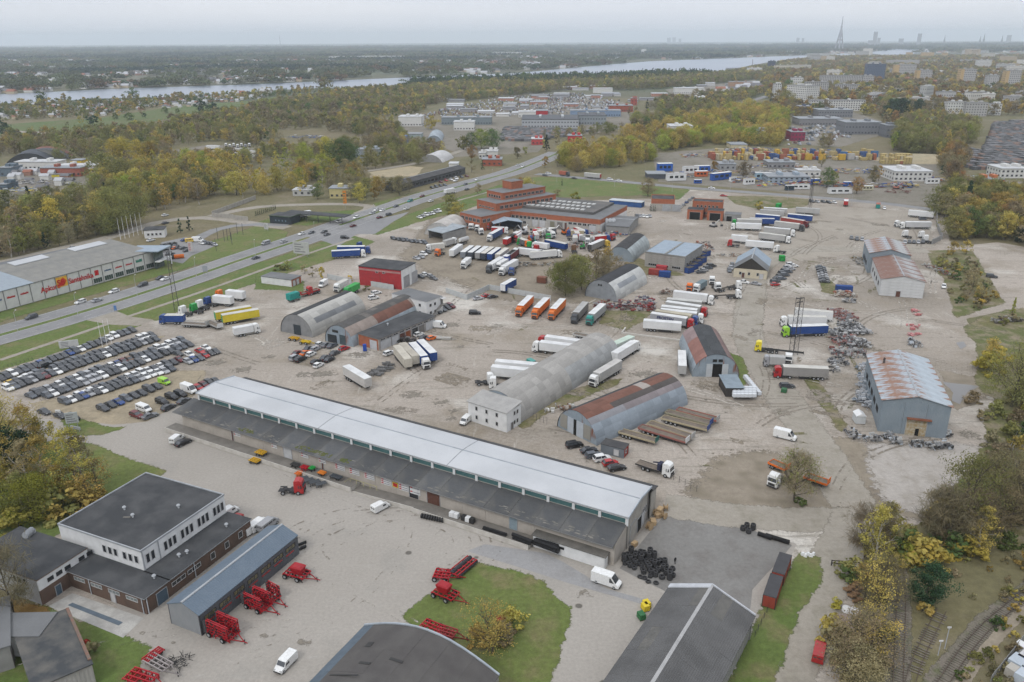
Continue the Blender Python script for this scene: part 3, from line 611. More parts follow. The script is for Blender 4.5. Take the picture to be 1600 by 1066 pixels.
b.box('gutter',-2.4,-AD-1.12,4.72,L+.1,-AD-1.0,4.9,M('gutter_grey',(.2,.2,.2)))
patch=M('roof_patch',(.19,.18,.16),(.12,.115,.1));moss=M('roof_moss',(.07,.085,.02),(.1,.1,.04))
pm=MB();
for i in range(150):
 x=rnd.uniform(-1,L-3);y=-AD+rnd.uniform(-.5,1.0);z=4.98+(y+AD+1)*.1554;k=rnd.uniform(.15,.7)
 pm.add([(x,y,z),(x+k*2.4,y+rnd.uniform(-.1,.2),z+.01),(x+k*2,y+k*.5,z+.02+k*.08),(x+k*.4,y+k*.6,z+.02+k*.1)],[(0,1,2,3)])
x=b.part('roof_debris',pm,patch);x['kind']='stuff'
for x0,ln in((22,5),(42,4.5),(46,4),(50,3),(56,3)):
 pm=MB()
 for i in range(26):
  x=x0+rnd.uniform(0,ln);y=-AD+rnd.uniform(-.3,.9);z=4.97+(y+AD+1)*.1554;r=rnd.uniform(.12,.3)
  pm.add([(x+r*math.cos(t)*1.5,y+r*math.sin(t),z+.02+r*math.sin(t)*.155)for t in(0,1,2,3,4,5)]+[(x,y,z+.12)],[(i,(i+1)%6,6)for i in range(6)])
 b.part('moss_patch',pm,moss)
fe=-AD
b.walls(4.85,M('pale_panel_wall',(.43,.395,.35),(.36,.33,.29),scale=.4),y0=fe,y1=.0,sides='F',panel=6.06)
for xx in(0.0,L-.25):
 b.part('wall',MB().prism([(fe+.25,0),(-.0,0),(-.0,5.85),(fe+.25,4.85)],xx,xx+.25,'x'),MATS['pale_panel_wall'])
def wf(x):return dict(y0=fe)
for x,w,m in((19,.5,BDOOR),(37.5,2.6,WDOOR),(50,.5,BDOOR),(76.5,2.4,GLASS),(81.5,3.4,BDOOR),(103,1.8,M('blue_door',(.25,.32,.36)))):b.door('F',x,w,3.2,m,z0=1.06,y0=fe)
sgn=M('sign_white',(.66,.67,.67));sred=M('sign_red',(.42,.03,.03));sdk=M('sign_print',(.18,.18,.2));sye=M('sign_yellow',(.6,.45,.05))
def board(x,w,z0,z1,k=0):
 z0+=.6;z1+=1.0
 o=b.box('sign_board',x,fe-.1,z0,x+w,fe-.03,z1,sgn if k!=2 else sye)
 m=MB()
 if k in(0,1):
  rows=4 if k==0 else 2
  for r in range(rows):
   zz=(z1-z0)*(r+.35)/rows;m.box(.1,-.02,zz,.1+w*.2,-.004,zz+.3,0)
   for t in range(5):m.box(w*.25+t*w*.14,-.02,zz+.04,w*.25+t*w*.14+w*.11,-.004,zz+.22,1)
 else:m.box(.2,-.02,.2,w-.2,-.004,z1-z0-.2,0)
 ob('lettering',m.mesh('lettering',[sred,sdk]),o)
for x,w,z0,z1,k in((21.5,2.4,2.3,3.3,1),(35,1.9,2.2,3.3,1),(45,2.4,2.2,3.1,1),(50.8,2.2,2.2,3.2,1),(56,3,1.8,3.4,0),(60.5,3,1.8,3.4,0),(65,3,1.8,3.4,0),(70,3,1.7,3.3,0),(73.3,1.6,1.8,2.7,2),(75.2,2.9,1.6,3.3,0),(78.3,2.9,1.6,3.3,1)):board(x-1.6,w,z0,z1,k)
b.part('rear_roof',MB().prism([(W+.55,7.25),(W+3.8,6.6),(W+3.8,6.8),(W+.55,7.45)],.5,L+.9,'x'),R_DARK)
b.walls(6.6,W_CONC,x0=1,y0=W+.1,y1=W+3.5,sides='BR',x1=L+.6)
b.windows('R',9.3,12,2.6,4.4,3)
b.door('R',6.6,2.2,3.4,BLACK,'doorway');b.door('R',8.95,1.8,3.4,WDOOR);b.door('R',2.2,3.2,4.4,W_CONC)
b.part('downpipe',MB().cyl((0,0,0),(0,0,7.8),.1,n=6),DOORM,(L+.15,.2,0));b.part('downpipe',MB().cyl((0,0,0),(0,0,7.8),.1,n=6),DOORM,(L+.15,W-.3,0))
dk=Bld('loading_dock','raised concrete loading dock along the front of the long warehouse','dock',(0,0),(1,1),depth=1)if 0 else None
root=ob('loading_dock',None,loc=b.w(0,0),rz=b.ang);tag(root,'raised concrete loading dock with ramp running along the front of the long warehouse','dock')
dw=M('dock_wall',(.52,.50,.46),(.42,.40,.36));dt=M('dock_floor',(.15,.14,.125),(.2,.185,.165))
def dockseg(x0,x1,y0,z0,z1=None):
 z1=z0 if z1 is None else z1
 m=MB();m.add([(x0,y0,0),(x1,y0,0),(x1,fe-.12,0),(x0,fe-.12,0),(x0,y0,z0),(x1,y0,z1),(x1,fe-.12,z1),(x0,fe-.12,z0)],[(0,1,5,4),(1,2,6,5),(3,0,4,7)],0)
 m.add([(x0,y0,z0),(x1,y0,z1),(x1,fe-.12,z1),(x0,fe-.12,z0)],[(0,1,2,3)],1);ob('dock_slab',m.mesh('dock_slab',[dw,dt]),root)
dockseg(-3,62,fe-3.6,1.05);dockseg(62,80,fe-3.4,.15,1.05);dockseg(80,109.5,fe-3.6,1.05)
m=MB();m.box(-3,fe-3.75,0,62,fe-3.6,1.15).add([(62.5,fe-3.55,0),(80,fe-3.55,0),(80,fe-3.4,0),(62.5,fe-3.4,0),(62.5,fe-3.55,.3),(80,fe-3.55,1.2),(80,fe-3.4,1.2),(62.5,fe-3.4,.3)],[(0,1,5,4),(1,2,6,5),(2,3,7,6),(3,0,4,7),(4,5,6,7)])
m.box(80,fe-3.75,0,109.5,fe-3.6,1.15);ob('kerb_wall',m.mesh('kerb_wall',dw),root)
yr=M('yellow_rail',(.5,.45,.2));m=MB()
for x in(60,61.9,64,66,68):m.cyl((x,fe-1.4,.9),(x,fe-1.4,2.0),.05,n=5)
m.cyl((60,fe-1.4,2),(68,fe-1.4,2),.05,n=5).cyl((60,fe-3.5,2),(60,fe-1.4,2),.05,n=5);ob('handrail',m.mesh('handrail',yr),root)
c=Bld('store_room','small white flat-roofed room with two slit windows, at the right end of the loading dock','outbuilding',proj(b.w(109.8,fe-2.1)),proj(b.w(126,fe-2.1)),depth=1.95)
c.walls(2.9,W_WHITE,sides='FRL');c.flat(2.9,M('lichen_roof',(.10,.095,.085),(.15,.14,.125)),over=.3,th=.15)
c.windows('F',1,8.5,1.7,2.1,2,w=1.0,mats=[BLACK,DFRAME])
wb=Bld('office_building','white two storey block with black flat roof, bottom left','office building',q('B0',265,350),q('B0',640,475),q('B0',675,120),8.0)
WBL=wb
wb.walls(8.0,W_WHITE,z0=0,t=.3);wb.flat(8.0,R_BIT,over=.1,th=.15,edge=R_MET,par=.22)
x=wb.L;y=wb.W
wb.windows('F',x*.52,x*.72,5.1,6.7,3,w=.85);wb.windows('F',x*.76,x*.965,5.1,6.7,3,w=.85)
for u0,u1,k in((.03,.14,2),(.23,.385,3),(.425,.59,3),(.63,.785,3),(.83,.98,3)):wb.windows('R',y*u0,y*u1,4.9,6.8,k,w=.72)
wb.vents([(x*.35,y*.42),(x*.52,y*.36),(x*.78,y*.65)],8.15)
wb.part('duct_patch',MB().box(-1.5,-.2,0,0,.2,.05),patch,(x*.5,y*.35,8.16),rz=.4)
wb.box('downpipe',x+.02,y*.18,0,x+.16,y*.18+.14,8,R_MET);wb.box('downpipe',x+.02,.1,0,x+.16,.26,8,R_MET)
x0l,y0l=x*.34,-6.0;x1l=x+6.5
bk=Bld('brick_annex','single storey brown brick annex with dark roof wrapped round the white office block','annex',proj(wb.w(x0l,y0l)),proj(wb.w(x1l,y0l)),depth=y-y0l)
bk.walls(3.6,W_DBRICK,sides='F');bk.walls(3.6,W_DBRICK,sides='R');bk.walls(3.6,W_DBRICK,sides='B',x0=x-x0l+.1);bk.walls(3.6,W_DBRICK,sides='L',y1=-y0l-.1)
bk.flat(3.6,R_BIT,y1=-y0l-.35,over=.3,th=.2,edge=R_MET);bk.flat(3.6,R_BIT,x0=x-x0l+.35,y0=-y0l-.0,over=.3,th=.2,edge=R_MET,y1=bk.W)
bk.windows('F',2,bk.L-1,2.2,2.9,4,w=2.8,mats=[M('frosted_glass',(.2,.23,.23)),FRAME])
bk.windows('R',6,14,1.8,2.6,2,w=3.3);bk.windows('R',15,27,1.2,2.6,3,w=1.1);bk.door('R',2.6,2.4,2.7,M('blue_grey_door',(.08,.12,.16)))
bk.door('F',bk.L*.58,1.1,2.2,FRAME,name='service_door')
bk.vents([(bk.L-2.8,5),(bk.L-3.6,12),(bk.L-3,13.5),(bk.L-2.5,24)],3.8)
for u in(.33,.97):bk.part('downpipe',MB().cyl((0,0,0),(0,0,3.6),.09,n=6),R_MET,(bk.L*u,-.15,0))
bk.part('downpipe',MB().cyl((0,0,0),(0,0,3.6),.09,n=6),R_MET,(bk.L+.15,12,0));bk.part('downpipe',MB().cyl((0,0,0),(0,0,3.6),.09,n=6),R_MET,(bk.L+.15,.3,0))
lw=Bld('side_wing','low wing with black roof, white strip of small windows over brick, left of the white office block','wing',q('B0',168,605),q('B0',395,458),q('B0',5,410),5.6)
lw.walls(5.6,W_WHITE,z0=3.2,sides='FR');lw.walls(3.2,W_DBRICK,sides='FR');lw.walls(5.6,M('pale_side_wall',(.42,.43,.44)),sides='LB')
lw.flat(5.6,R_BIT,over=.15,th=.15,edge=M('rusty_edge',(.16,.09,.05)))
lw.windows('F',1.6,7.2,4.0,4.7,3,w=1.1,mats=[GLASS,DFRAME]);lw.windows('F',8.5,14,4.0,4.7,3,w=1.1,mats=[GLASS,DFRAME])
lw.windows('L',lw.W-7,lw.W-3,3.6,5,3,w=.8);lw.door('F',3.0,1.1,2.1,M('blue_grey_door',(.08,.12,.16)))
lw.part('air_handler',MB().cyl((0,0,.6),(2.2,0,.6),.7,n=10).box(.1,-.5,0,2.1,.5,.5),R_MET,(lw.L-2.5,lw.W-5,5.76),rz=.3)
lw.part('roof_fan',MB().cyl((0,0,0),(0,0,.6),.5,n=10),R_MET,(lw.L-.4,lw.W-4.5,5.76))
sh=Bld('machinery_shed','long blue-grey metal shed with amber slit windows beside the brown brick annex','shed',q('B0',905,762),q('B1',188,398),q('B0',765,705),4.5)
sd=M('dark_shed_wall',(.085,.09,.10),(.10,.105,.115),ribs=('x',.4));sl=M('pale_shed_wall',(.24,.255,.265),(.26,.27,.28),ribs=('y',.4))
sh.walls(4.45,sd,mats={'L':sl});sh.gable(4.45,1.5,'x',M('shed_roof',(.105,.14,.18),(.12,.155,.195),ribs=('x',.5),dirt=.1,rough=.5),wall=sl,over=.12)
amb=M('amber_window',(.20,.17,.08),(.08,.08,.07),rough=.3,scale=1.2)  # amber pane colour with darker blotches
sh.windows('F',.6,sh.L-.6,2.6,3.45,7,w=2.7,mats=[amb,DFRAME])
m=MB()
for i in range(7):
 u=1.6+i*(sh.L-2)/7;m.box(u,-.06,1.75,u+2.4,-.01,1.98)
sh.part('red_lettering',m,sred)
sh.box('corner_post',-.06,-.06,0,.2,.2,4.5,DFRAME)
A_,B_=q('B1',490,768),q('B1',660,772)
h0=7.0;p0=G('B1',487,768,7.2);p1=G('B1',1105,1010,6.5)
ux=(p1-p0);ux.z=0;Wd=ux.length;ux.normalize();uy=Vector((ux.y,-ux.x,0))
root=ob('vaulted_hall',None,loc=(p0.x+uy.x*30,p0.y+uy.y*30,0),rz=math.atan2(ux.y,ux.x));tag(root,'large hall with dark low-vaulted roof and blue-grey edge, cut by the bottom edge','hall',None,False,8)
EXCL.append([(p.x,p.y)for p in(p0,p1,p1+uy*32,p0+uy*32)])
vt=M('vault_felt',(.075,.07,.068),(.10,.095,.09),scale=.2);N=12;zz=lambda t:5.2+4.3*math.sin(math.pi*(.5+.5*(t*2-1)*.93))-.55
for i in range(N):
 t0,t1=i/N,(i+1)/N
 pr=[(Wd*t0,zz(t0)),(Wd*t1+.03,zz(t1)),(Wd*t1+.03,zz(t1)+.15),(Wd*t0,zz(t0)+.15)]
 for j in range(5):ob('roof_sheet',MB().prism(pr,j*6.0,j*6.0+6.03,'y').mesh('roof_sheet',M('blue_edge_roof',(.10,.13,.16))if i==0 else vt),root,(0,0,rnd.uniform(0,.04)))
e=[(Wd*i/N,zz(i/N)+.1)for i in range(N+1)]
ob('verge_trim',MB().prism(e+[(x_,z_+.3)for x_,z_ in e[::-1]],30.0,30.3,'y').mesh('verge_trim',M('verge_metal2',(.36,.40,.44))),root)
ob('gable_wall',MB().prism([(0,0)]+[(x_,z_)for x_,z_ in e]+[(Wd,0)],29.6,29.9,'y').mesh('gable_wall',W_GREY),root)
ob('wall',MB().box(0,0,0,.3,29.6,zz(0)).mesh('wall',W_GREY),root);ob('wall',MB().box(Wd-.3,0,0,Wd,29.6,zz(1)).mesh('wall',W_GREY),root)
pt=M('torn_felt',(.045,.045,.045))
for u,v,w_,d_ in((.25,20,2.2,.5),(.42,22,2.4,.5),(.18,24,1.2,1.2),(.12,17,6,.25),(.5,14,3,.25),(.3,12,4,.3)):
 ob('felt_patch',MB().box(0,0,0,w_,d_,.05).mesh('felt_patch',pt),root,(Wd*u,v,zz(u)+.19),rot=(0,-math.atan2(zz(u+.05)-zz(u),Wd*.05),0))
p0=G('B2',910,628,8.0);p1=G('B2',640,1066,8.0);uy=(p1-p0);uy.z=0;uy.normalize();ux=Vector((-uy.y,uy.x,0));hw=8.2
root=ob('slate_barn',None,loc=(p0.x,p0.y,0),rz=math.atan2(uy.y,uy.x));tag(root,'large barn with weathered grey slate gable roof and pale ridge, right of the vaulted hall','barn',None,False,8)
EXCL.append([(p.x,p.y)for p in(p0+ux*9,p0-ux*9,p0-ux*9+uy*40,p0+ux*9+uy*40)])
a_=G('B2',672,690,5.0);hw1=abs((a_-p0).dot(ux));a_=G('B2',1095,790,5.0);hw2=abs((a_-p0).dot(ux))
for sgn_,hw in((1,hw1),(-1,hw2)):
 for k in(0,1,2,3):
  for j in range(6):
   t0,t1=k/4,(k+1)/4
   pr=[(-sgn_*hw*t0,8-3.2*t0),(-sgn_*(hw*t1+.05),8-3.2*t1-.02),(-sgn_*(hw*t1+.05),8.1-3.2*t1),(-sgn_*hw*t0,8.12-3.2*t0)]
   ob('slate_panel',MB().prism(pr,j*6.5+.02,j*6.5+6.5,'x').mesh('slate_panel',R_ASB if rnd.random()<.8 else M('old_slate',(.14,.135,.125),(.1,.1,.095),ribs=('x',.35))),root,(0,0,rnd.uniform(0,.05)))
ob('ridge_cap',MB().prism([(-.3,8.08),(.3,8.08),(0,8.35)],-.1,39,'x').mesh('ridge_cap',M('pale_ridge',(.45,.45,.45))),root)
ob('gable_wall',MB().prism([(-hw1+.3,0),(hw2-.3,0),(hw2-.3,4.8),(0,7.9),(-hw1+.3,4.8)],.4,.7,'x').mesh('gable_wall',W_GREY),root)
for sgn_,hw in((1,hw1),(-1,hw2)):
 ob('verge_trim',MB().prism([(0,8.1),(-sgn_*hw,4.9),(-sgn_*hw,5.2),(0,8.4)],-.25,.02+(.9 if sgn_==1 else 0),'x').mesh('verge_trim',M('white_verge',(.5,.52,.55))),root)
 ob('wall',MB().box(.7,min(-sgn_*(hw-.5),-sgn_*(hw-.8)),0,39,max(-sgn_*(hw-.5),-sgn_*(hw-.8)),4.8).mesh('wall',W_GREY),root)
r1=Bld('derelict_building','derelict flat-roofed block with patched dark felt and peeling red-stained wall, bottom left corner','building',q('B0',150,1100),q('B0',418,985),q('B0',10,850),4.2)
pl_=rust_roof('peeling_wall',.06,(.36,.35,.33),(1,1,.3),rust=(.30,.10,.06),ribs='x')
r1.walls(4.2,pl_);r1.flat(4.2,M('patched_felt',(.05,.055,.06),(.12,.115,.105),scale=.3),over=.2,th=.2)
r1.box('brick_parapet',r1.L-.3,1,4.42,r1.L+.2,r1.W,4.6,M('worn_brick',(.2,.11,.08),(.14,.12,.1),scale=1.2));r1.door('R',3,2.2,2.6,BLACK,'doorway')
r2=Bld('derelict_shed','grey flat-roofed shed with worn roof beside the derelict block, at the left edge','shed',q('B0',-150,960),q('B0',40,900),q('B0',-100,720),4.8)
r2.walls(4.8,W_GREY);r2.flat(4.8,R_GREY,over=.3,th=.2)
r3=Bld('grey_shed','grey roofed shed running up from the left edge towards the lawn','shed',q('B0',-60,860),q('B0',175,855),q('B0',0,760),4.4)
r3.walls(4.4,W_WHITE);r3.flat(4.4,R_GREY,over=.3,th=.2)
ft=Bld('low_wall','low weathered timber screen standing on the lawn behind the derelict block','wall',q('B0',195,870),q('B0',330,935),depth=.3)
for i in range(6):ft.box('board',0,0,.05+i*.22,ft.L,.12,.24+i*.22,W_GREY)
GREYP=(.36,.35,.33);BL=(.30,.35,.39);RU=(.17,.082,.06);DK=(.048,.05,.053)
def t1(u,v):
 return lerpc((.35,.34,.32),(.28,.31,.33),.5 if u<.3 and v>.45 else 0)
hangar('hangar','long pale grey arched hangar behind the white two storey house',q('L2',55,872),q('L2',668,480),15.5,7.7,t1,10,3.0)
def t2(u,v):
 if u<.26:return(.25,.29,.33)
 if u<.34:return lerpc(BL,RU,.55 if v>.3 else .35)
 if u<.42:return(.085,.075,.07)if v>.2 else RU
 if u<.55:return RU if not(.66<v<.8)else(.4,.36,.33)
 return DK
hangar('hangar','arched hangar with rusty red and black roof bands beside the parked flatbed trailers',q('L2',522,1015),q('L2',1082,760),15,7.4,t2,12,3.4,doors=[(4.0,0,2.3,4.6,'door',(.42,.46,.5)),(6.3,0,1.1,4.6,'doorway',(.01,.01,.01)),(7.4,0,2.5,4.6,'door',(.42,.46,.5)),(1.2,.6,2.6,4,'plywood_panel',(.28,.27,.24)),(10,.6,2.6,4,'plywood_panel',(.28,.27,.24))])
def t3(u,v):
 if u<.34:return lerpc(RU,BL,.2)
 if u<.66:return(.055,.06,.065)
 if u<.9:return lerpc((.26,.11,.08),BL,.1+.3*(v>.6))
 return BL
hangar('hangar','short arched hangar with black crown and rusty flanks, its doors standing open',q('L2',1398,592),q('L2',1290,395),14.5,7.8,t3,11,3.4,doors=[(4.2,0,1.9,4.4,'door',(.45,.48,.5)),(6.1,0,3.0,4.4,'doorway',(.01,.01,.01)),(9.1,0,1.9,4.4,'door',(.45,.48,.5)),(6.0,5.1,1.3,.9,'window',(.02,.02,.02)),(7.8,5.1,1.3,.9,'window',(.02,.02,.02))])
def t4(u,v):
 if u>.42:return DK
 return(.42,.415,.39)if not(.18<u<.26 and .1<v<.95)else(.20,.21,.22)
hangar('hangar','arched hangar with pale side and black crown, left of the rusty workshop',q('L1',352,348),q('L1',678,192),15,7.8,t4,11,4.0,wallmat=M('hangar_end',(.24,.245,.25),ribs=('x',.4)),doors=[(6.3,0,3.2,3.8,'door',(.035,.045,.055))])
def t5(u,v):
 if u<.12:return BL
 if u<.36:return RU if(v*13%1)>.35 else(.3,.25,.22)
 return(.085,.083,.08)if(u*31+v*17)%1>.2 else(.13,.12,.11)
hangar('hangar','narrow arched workshop with black and rusty roof behind the brick lean-to',q('L1',600,405),q('L1',1010,200),12.5,7.0,t5,11,3.0,doors=[(1.2,0,4,3.0,'doorway',(.03,.035,.04)),(6.6,0,2.6,3.6,'door',(.06,.08,.09)),(3.5,4.1,2.6,.9,'window',(.03,.03,.03))])
def t6(u,v):
 if u>.38:return(.04,.042,.047)
 return(.48,.49,.48)if not(.15<u<.25 and .15<v<.8)else(.28,.3,.32)
hangar('hangar','arched hangar with black crown and white side behind the scrap farm implements',q('L2',645,125),q('L2',830,15),14.5,8.0,t6,11,4.0,wallmat=M('hangar_end2',(.26,.28,.30),ribs=('x',.4)),doors=[(5.8,5.4,.7,.8,'window',(.02,.02,.02)),(6.9,5.4,.7,.8,'window',(.02,.02,.02))])
hangar('hangar','dark crowned arched hangar with grey side, left of the concrete panel store',q('M2',745,830),q('M2',848,738),13,7.0,lambda u,v:(.045,.045,.047)if u>.36 else(.33,.37,.38),9,4.0,wallmat=W_BLUE)
hangar('hangar','white fabric arched tent in the lorry breakers yard',q('M1',1215,670),q('M1',1310,615),17,7.0,lambda u,v:(.48,.46,.43),9,6,wallmat=M('fabric',(.45,.44,.42)))
hangar('hangar','pale curved-roof arched shed near the far bend of the side road',q('M1',1145,90),q('M1',1160,50),16,7.0,lambda u,v:(.33,.38,.42),9,8,wallmat=W_BLUE)
hangar('hangar','small white arched hall beside the timber stacks across the highway',q('M1',1150,215),q('M1',1220,185),22,6.5,lambda u,v:(.5,.5,.5),7,8,wallmat=W_GREY)
hangar('hangar','pale arched store hidden among trees above the long red-lettered shop',q('M0',440,645),q('M0',600,595),11,5,lambda u,v:(.36,.40,.43),7,6,wallmat=W_GREY)
hangar('hangar','dark arched hangar at the far left works yard',q('M0',320,215),q('M0',360,185),36,9,lambda u,v:(.07,.08,.095),7,12,wallmat=M('blackish_wall',(.05,.055,.06)))
hangar('hangar','second dark arched hangar with rusty end at the far left works yard',q('M0',430,190),q('M0',450,165),40,9,lambda u,v:(.08,.085,.095)if v<.7 else(.2,.08,.06),7,12,wallmat=W_GREY)
b=Bld('two_storey_house','white two storey house with pale grey roof at the end of the long grey hangar','house',q('L1',1308,738),q('L1',1545,812),q('L2',52,757),5.9)
b.walls(5.85,W_WHITE);b.flat(5.85,M('pale_corrugated',(.36,.355,.34),(.31,.305,.295),ribs=('x',.5)),over=.35,th=.12,rise_y=.9)
for z in(1.2,3.9):
 b.windows('F',1.2,b.L-1.5,z,z+1.1,3,w=.7);b.windows('R',3,b.W-1,z,z+1.1,2,w=.7)
b.door('R',2,1,2.1,DOORM);b.part('rear_wall_fill',MB().box(.3,b.W-.25,5.85,b.L-.3,b.W,6.6),W_WHITE)
b=Bld('brick_workshop','flat-roofed brick lean-to with white garage doors and rusty gates','workshop',q('L1',755,357),q('L1',1105,215),q('L1',605,330),4.2)
b.walls(4.15,M('pale_brick',(.36,.33,.30)),mats={'L':W_BRICK});b.flat(4.15,R_BIT,over=.3,th=.25,edge=DOORM)
for u,w,m in((.03,.17,WDOOR),(.22,.11,WDOOR),(.35,.09,BDOOR),(.45,.09,M('rust_door',(.28,.09,.04))),(.57,.10,GLASS),(.69,.10,DOORM),(.82,.16,WDOOR)):b.door('F',b.L*u,b.L*w,3.0,m)
b.windows('F',.5,b.L-.5,3.35,3.85,9,w=2.2);b.door('L',5.8,3.2,3.2,WDOOR);b.vents([(b.L*.4,b.W*.7)],4.4)
b=Bld('red_hall','tall red-clad hall with black flat roof and white end wall beside the perimeter wall','hall',q('M1',632,852),q('M1',892,880),q('M1',730,806),8.5)
b.walls(8.4,M('red_cladding',(.36,.03,.035),(.31,.03,.035),ribs=('x',.6)),mats={'R':W_WHITE,'B':W_GREY});b.flat(8.4,R_BIT,over=.2,th=.3,edge=DFRAME)
b.box('wall_band',.1,-.06,6.9,b.L-.1,-.01,7.7,M('faded_red',(.4,.2,.19)));b.windows('F',b.L*.35,b.L*.68,6.4,7.1,2,w=1.2,mats=[BLACK,FRAME])
b.door('R',2.2,5,5,M('grey_shutter',(.3,.3,.31)));b.door('R',9.5,5,5,M('grey_shutter2',(.36,.36,.37)));b.box('joint',b.L*.5,-.05,0,b.L*.5+.15,-.005,6.9,BDOOR)
b=Bld('white_office','small white two storey office with grey flat roof and outside stair, in front of the red hall','office',q('M1',838,1022),q('M1',1050,1075),q('M1',905,980),6.4)
b.walls(6.3,W_WHITE);b.flat(6.3,R_GREY,over=.15,th=.2,edge=FRAME)
for z in(1,4):b.windows('F',3,b.L-1,z,z+1.1,3,w=1.1);b.windows('R',1,6,z,z+1.1,2,w=1.1)
m=MB();st0=(b.L+.2,9)
for i in range(12):m.box(b.L+.1,2+i*.45,i*.29,b.L+1.4,2.45+i*.45,i*.29+.08)
m.box(b.L+.1,7.4,3.4,b.L+1.8,10,3.5);b.part('stair',m,DOORM);b.door('R',8,1.2,2.2,DOORM,z0=3.5);b.box('canopy',b.L+.02,7.6,5.9,b.L+1.6,9.8,6.0,FRAME)
b=Bld('white_garage','long low white garage with grey roof on the grass near the highway','garage',q('M1',30,915),q('M1',215,938),q('M1',90,888),3.2)
b.walls(3.1,W_WHITE,mats={'R':W_BRICK});b.flat(3.1,R_GREY,over=.2,th=.2);b.door('R',1.2,1.6,2.4,WDOOR);b.door('R',3.8,1.5,2.4,WDOOR)
b=Bld('panel_store','square store of pale concrete planks with light blue roof, blue skips beside it','store building',q('M2',822,768),q('M2',1068,800),q('M2',925,695),6.8)
b.walls(6.7,W_GREY,mats={'R':W_GREY},sides='RBL')
pm=MB().box(0,0,0,b.L/3-.06,.22,1.02).mesh('wall_panel',M('plank_wall',(.34,.33,.305),(.28,.27,.25)))
for i in range(3):
 for j in range(6):b.part('wall_panel',pm,None,(i*b.L/3,rnd.uniform(-.03,.03),.1+j*1.1))
b.box('wall',.1,.24,0,b.L-.1,.4,6.6,DOORM)
b.flat(6.75,R_BLUE,over=.2,th=.3,par=.3,edge=M('roof_kerb',(.25,.25,.24)),rise_y=.3);b.box('roof_spine',b.L*.48,.3,7.15,b.L*.53,b.W-.3,7.5,M('roof_kerb',(.25,.25,.24)))
b.windows('F',1,b.L-1,1.0,2.0,3,w=4,mats=[BLACK,FRAME]);b.windows('R',1,b.W*.6,2.5,3.6,3,w=2.2,mats=[BLACK,FRAME]);b.door('R',b.W*.62,3,3.2,BLACK,'doorway')
b=Bld('gable_barn','small cream barn with dark wooden gable and blue-grey metal roof','barn',q('M2',1370,862),q('M2',1575,880),depth=21,h=4.2)
b.walls(4.1,W_CREAM);b.gable(4.1,5.0,'y',R_GREY,R_GREY,wall=M('dark_timber',(.045,.04,.035)),over=.4);b.windows('F',1,b.L-2,1.4,2.6,3,w=.9);b.door('F',3.6,1.1,2.2,BDOOR);b.door('F',b.L-3,1.5,2.3,WDOOR)
b.gable(4.14,5.05,'y',R_BLUE,R_BLUE,over=.45,y0=9)
def tnt(u):return lambda s_,i,n:(1,1,1)
b=Bld('gable_hall','white-fronted gabled hall with rusty roof at the right of the yard, nearer of a joined pair','hall',q('M3',702,930),q('M3',972,950),q('M3',645,800),7.2)
b.walls(7.1,M('white_boards',(.55,.56,.56),(.48,.49,.49)),sides='RBL')
pm=MB().box(0,0,0,b.L-.1,.2,1.12).mesh('wall_panel',M('white_boards',(.5,.5,.5)))
for j in range(6):b.part('wall_panel',pm,None,(.05,rnd.uniform(-.04,.02),.1+j*1.17))
b.box('wall',.1,.22,0,b.L-.1,.4,7,DOORM);b.gable(7.1,1.9,'y',R_RUST2,R_RUST2,wall=M('white_boards',(.5,.5,.5)),over=.4,npan=5)
b.door('F',6.2,1.6,2.4,BDOOR);b.windows('L',3,b.W-4,2.5,4.2,4,w=2.2,mats=[BLACK,DFRAME])
g1=b
b=Bld('gable_hall','blue-grey gabled hall with half rusty roof, farther of a joined pair','hall',proj(g1.w(-1.5,g1.W+.2)),proj(g1.w(g1.L-1,g1.W+.2)),depth=25)
b.walls(9.2,W_BLUE);b.gable(9.2,2.2,'y',R_RUST1,R_RUST2,wall=W_BLUE,over=.4,npan=6);b.windows('L',4,20,2,4,4,w=2,mats=[BLACK,DFRAME])
b=Bld('steel_hall','big blue-grey steel hall with rust-streaked gable roof beside the puddle, right','hall',q('L3',710,727),q('L3',1135,772),q('L3',637,447),9.5)
SH=b
b.walls(9.4,W_BLUE,sides='LB');b.walls(9.4,W_BLUE,sides='RF',panel=5)
b.gable(9.4,2.0,'y',R_RUST1,R_RUST1,wall=W_BLUE,over=.45,npan=8)
b.windows('L',3,b.W-3,3.5,5.0,5,w=3,mats=[BLACK,DFRAME]);b.door('F',b.L*.40,5.0,4.8,M('timber_door',(.33,.24,.12),(.42,.4,.33),scale=1.5));b.box('doorway',b.L*.40+2.4,-.13,0,b.L*.40+3.3,-.075,2.1,BLACK)
b.box('canopy',b.L*.39,-1.1,4.95,b.L*.39+6,-.02,5.15,M('rust_sheet',(.24,.09,.05)))
b=Bld('site_hut','small dark lean-to hut at the open doors of the short hangar','hut',q('L2',1322,655),q('L2',1430,655),q('L2',1310,582),3.0)
b.walls(2.9,M('dark_timber2',(.05,.045,.042)));b.flat(2.9,M('blue_sheet',(.22,.27,.31)),over=.2,th=.12,rise_y=.4)
b=Bld('site_cabin','grey metal site cabin with red gabled end beside the rusty-banded hangar','cabin',q('L2',548,1000),q('L2',692,1035),q('L2',575,965),2.7)
b.walls(2.6,M('cabin_grey',(.17,.19,.21),ribs=('x',.4)),mats={'R':M('red_end',(.30,.05,.04))});b.flat(2.6,R_DARK,over=.1,th=.12);b.windows('R',.5,2.2,1.1,1.9,1,w=.8);b.windows('F',3.2,5.4,.5,2.0,1,w=1.2,mats=[FRAME,FRAME])
b=Bld('brick_office','stepped red brick office with bands of white windows, behind the lorry breakers yard','office building',q('M1',1258,522),q('M1',1388,552),depth=22,h=8.0)
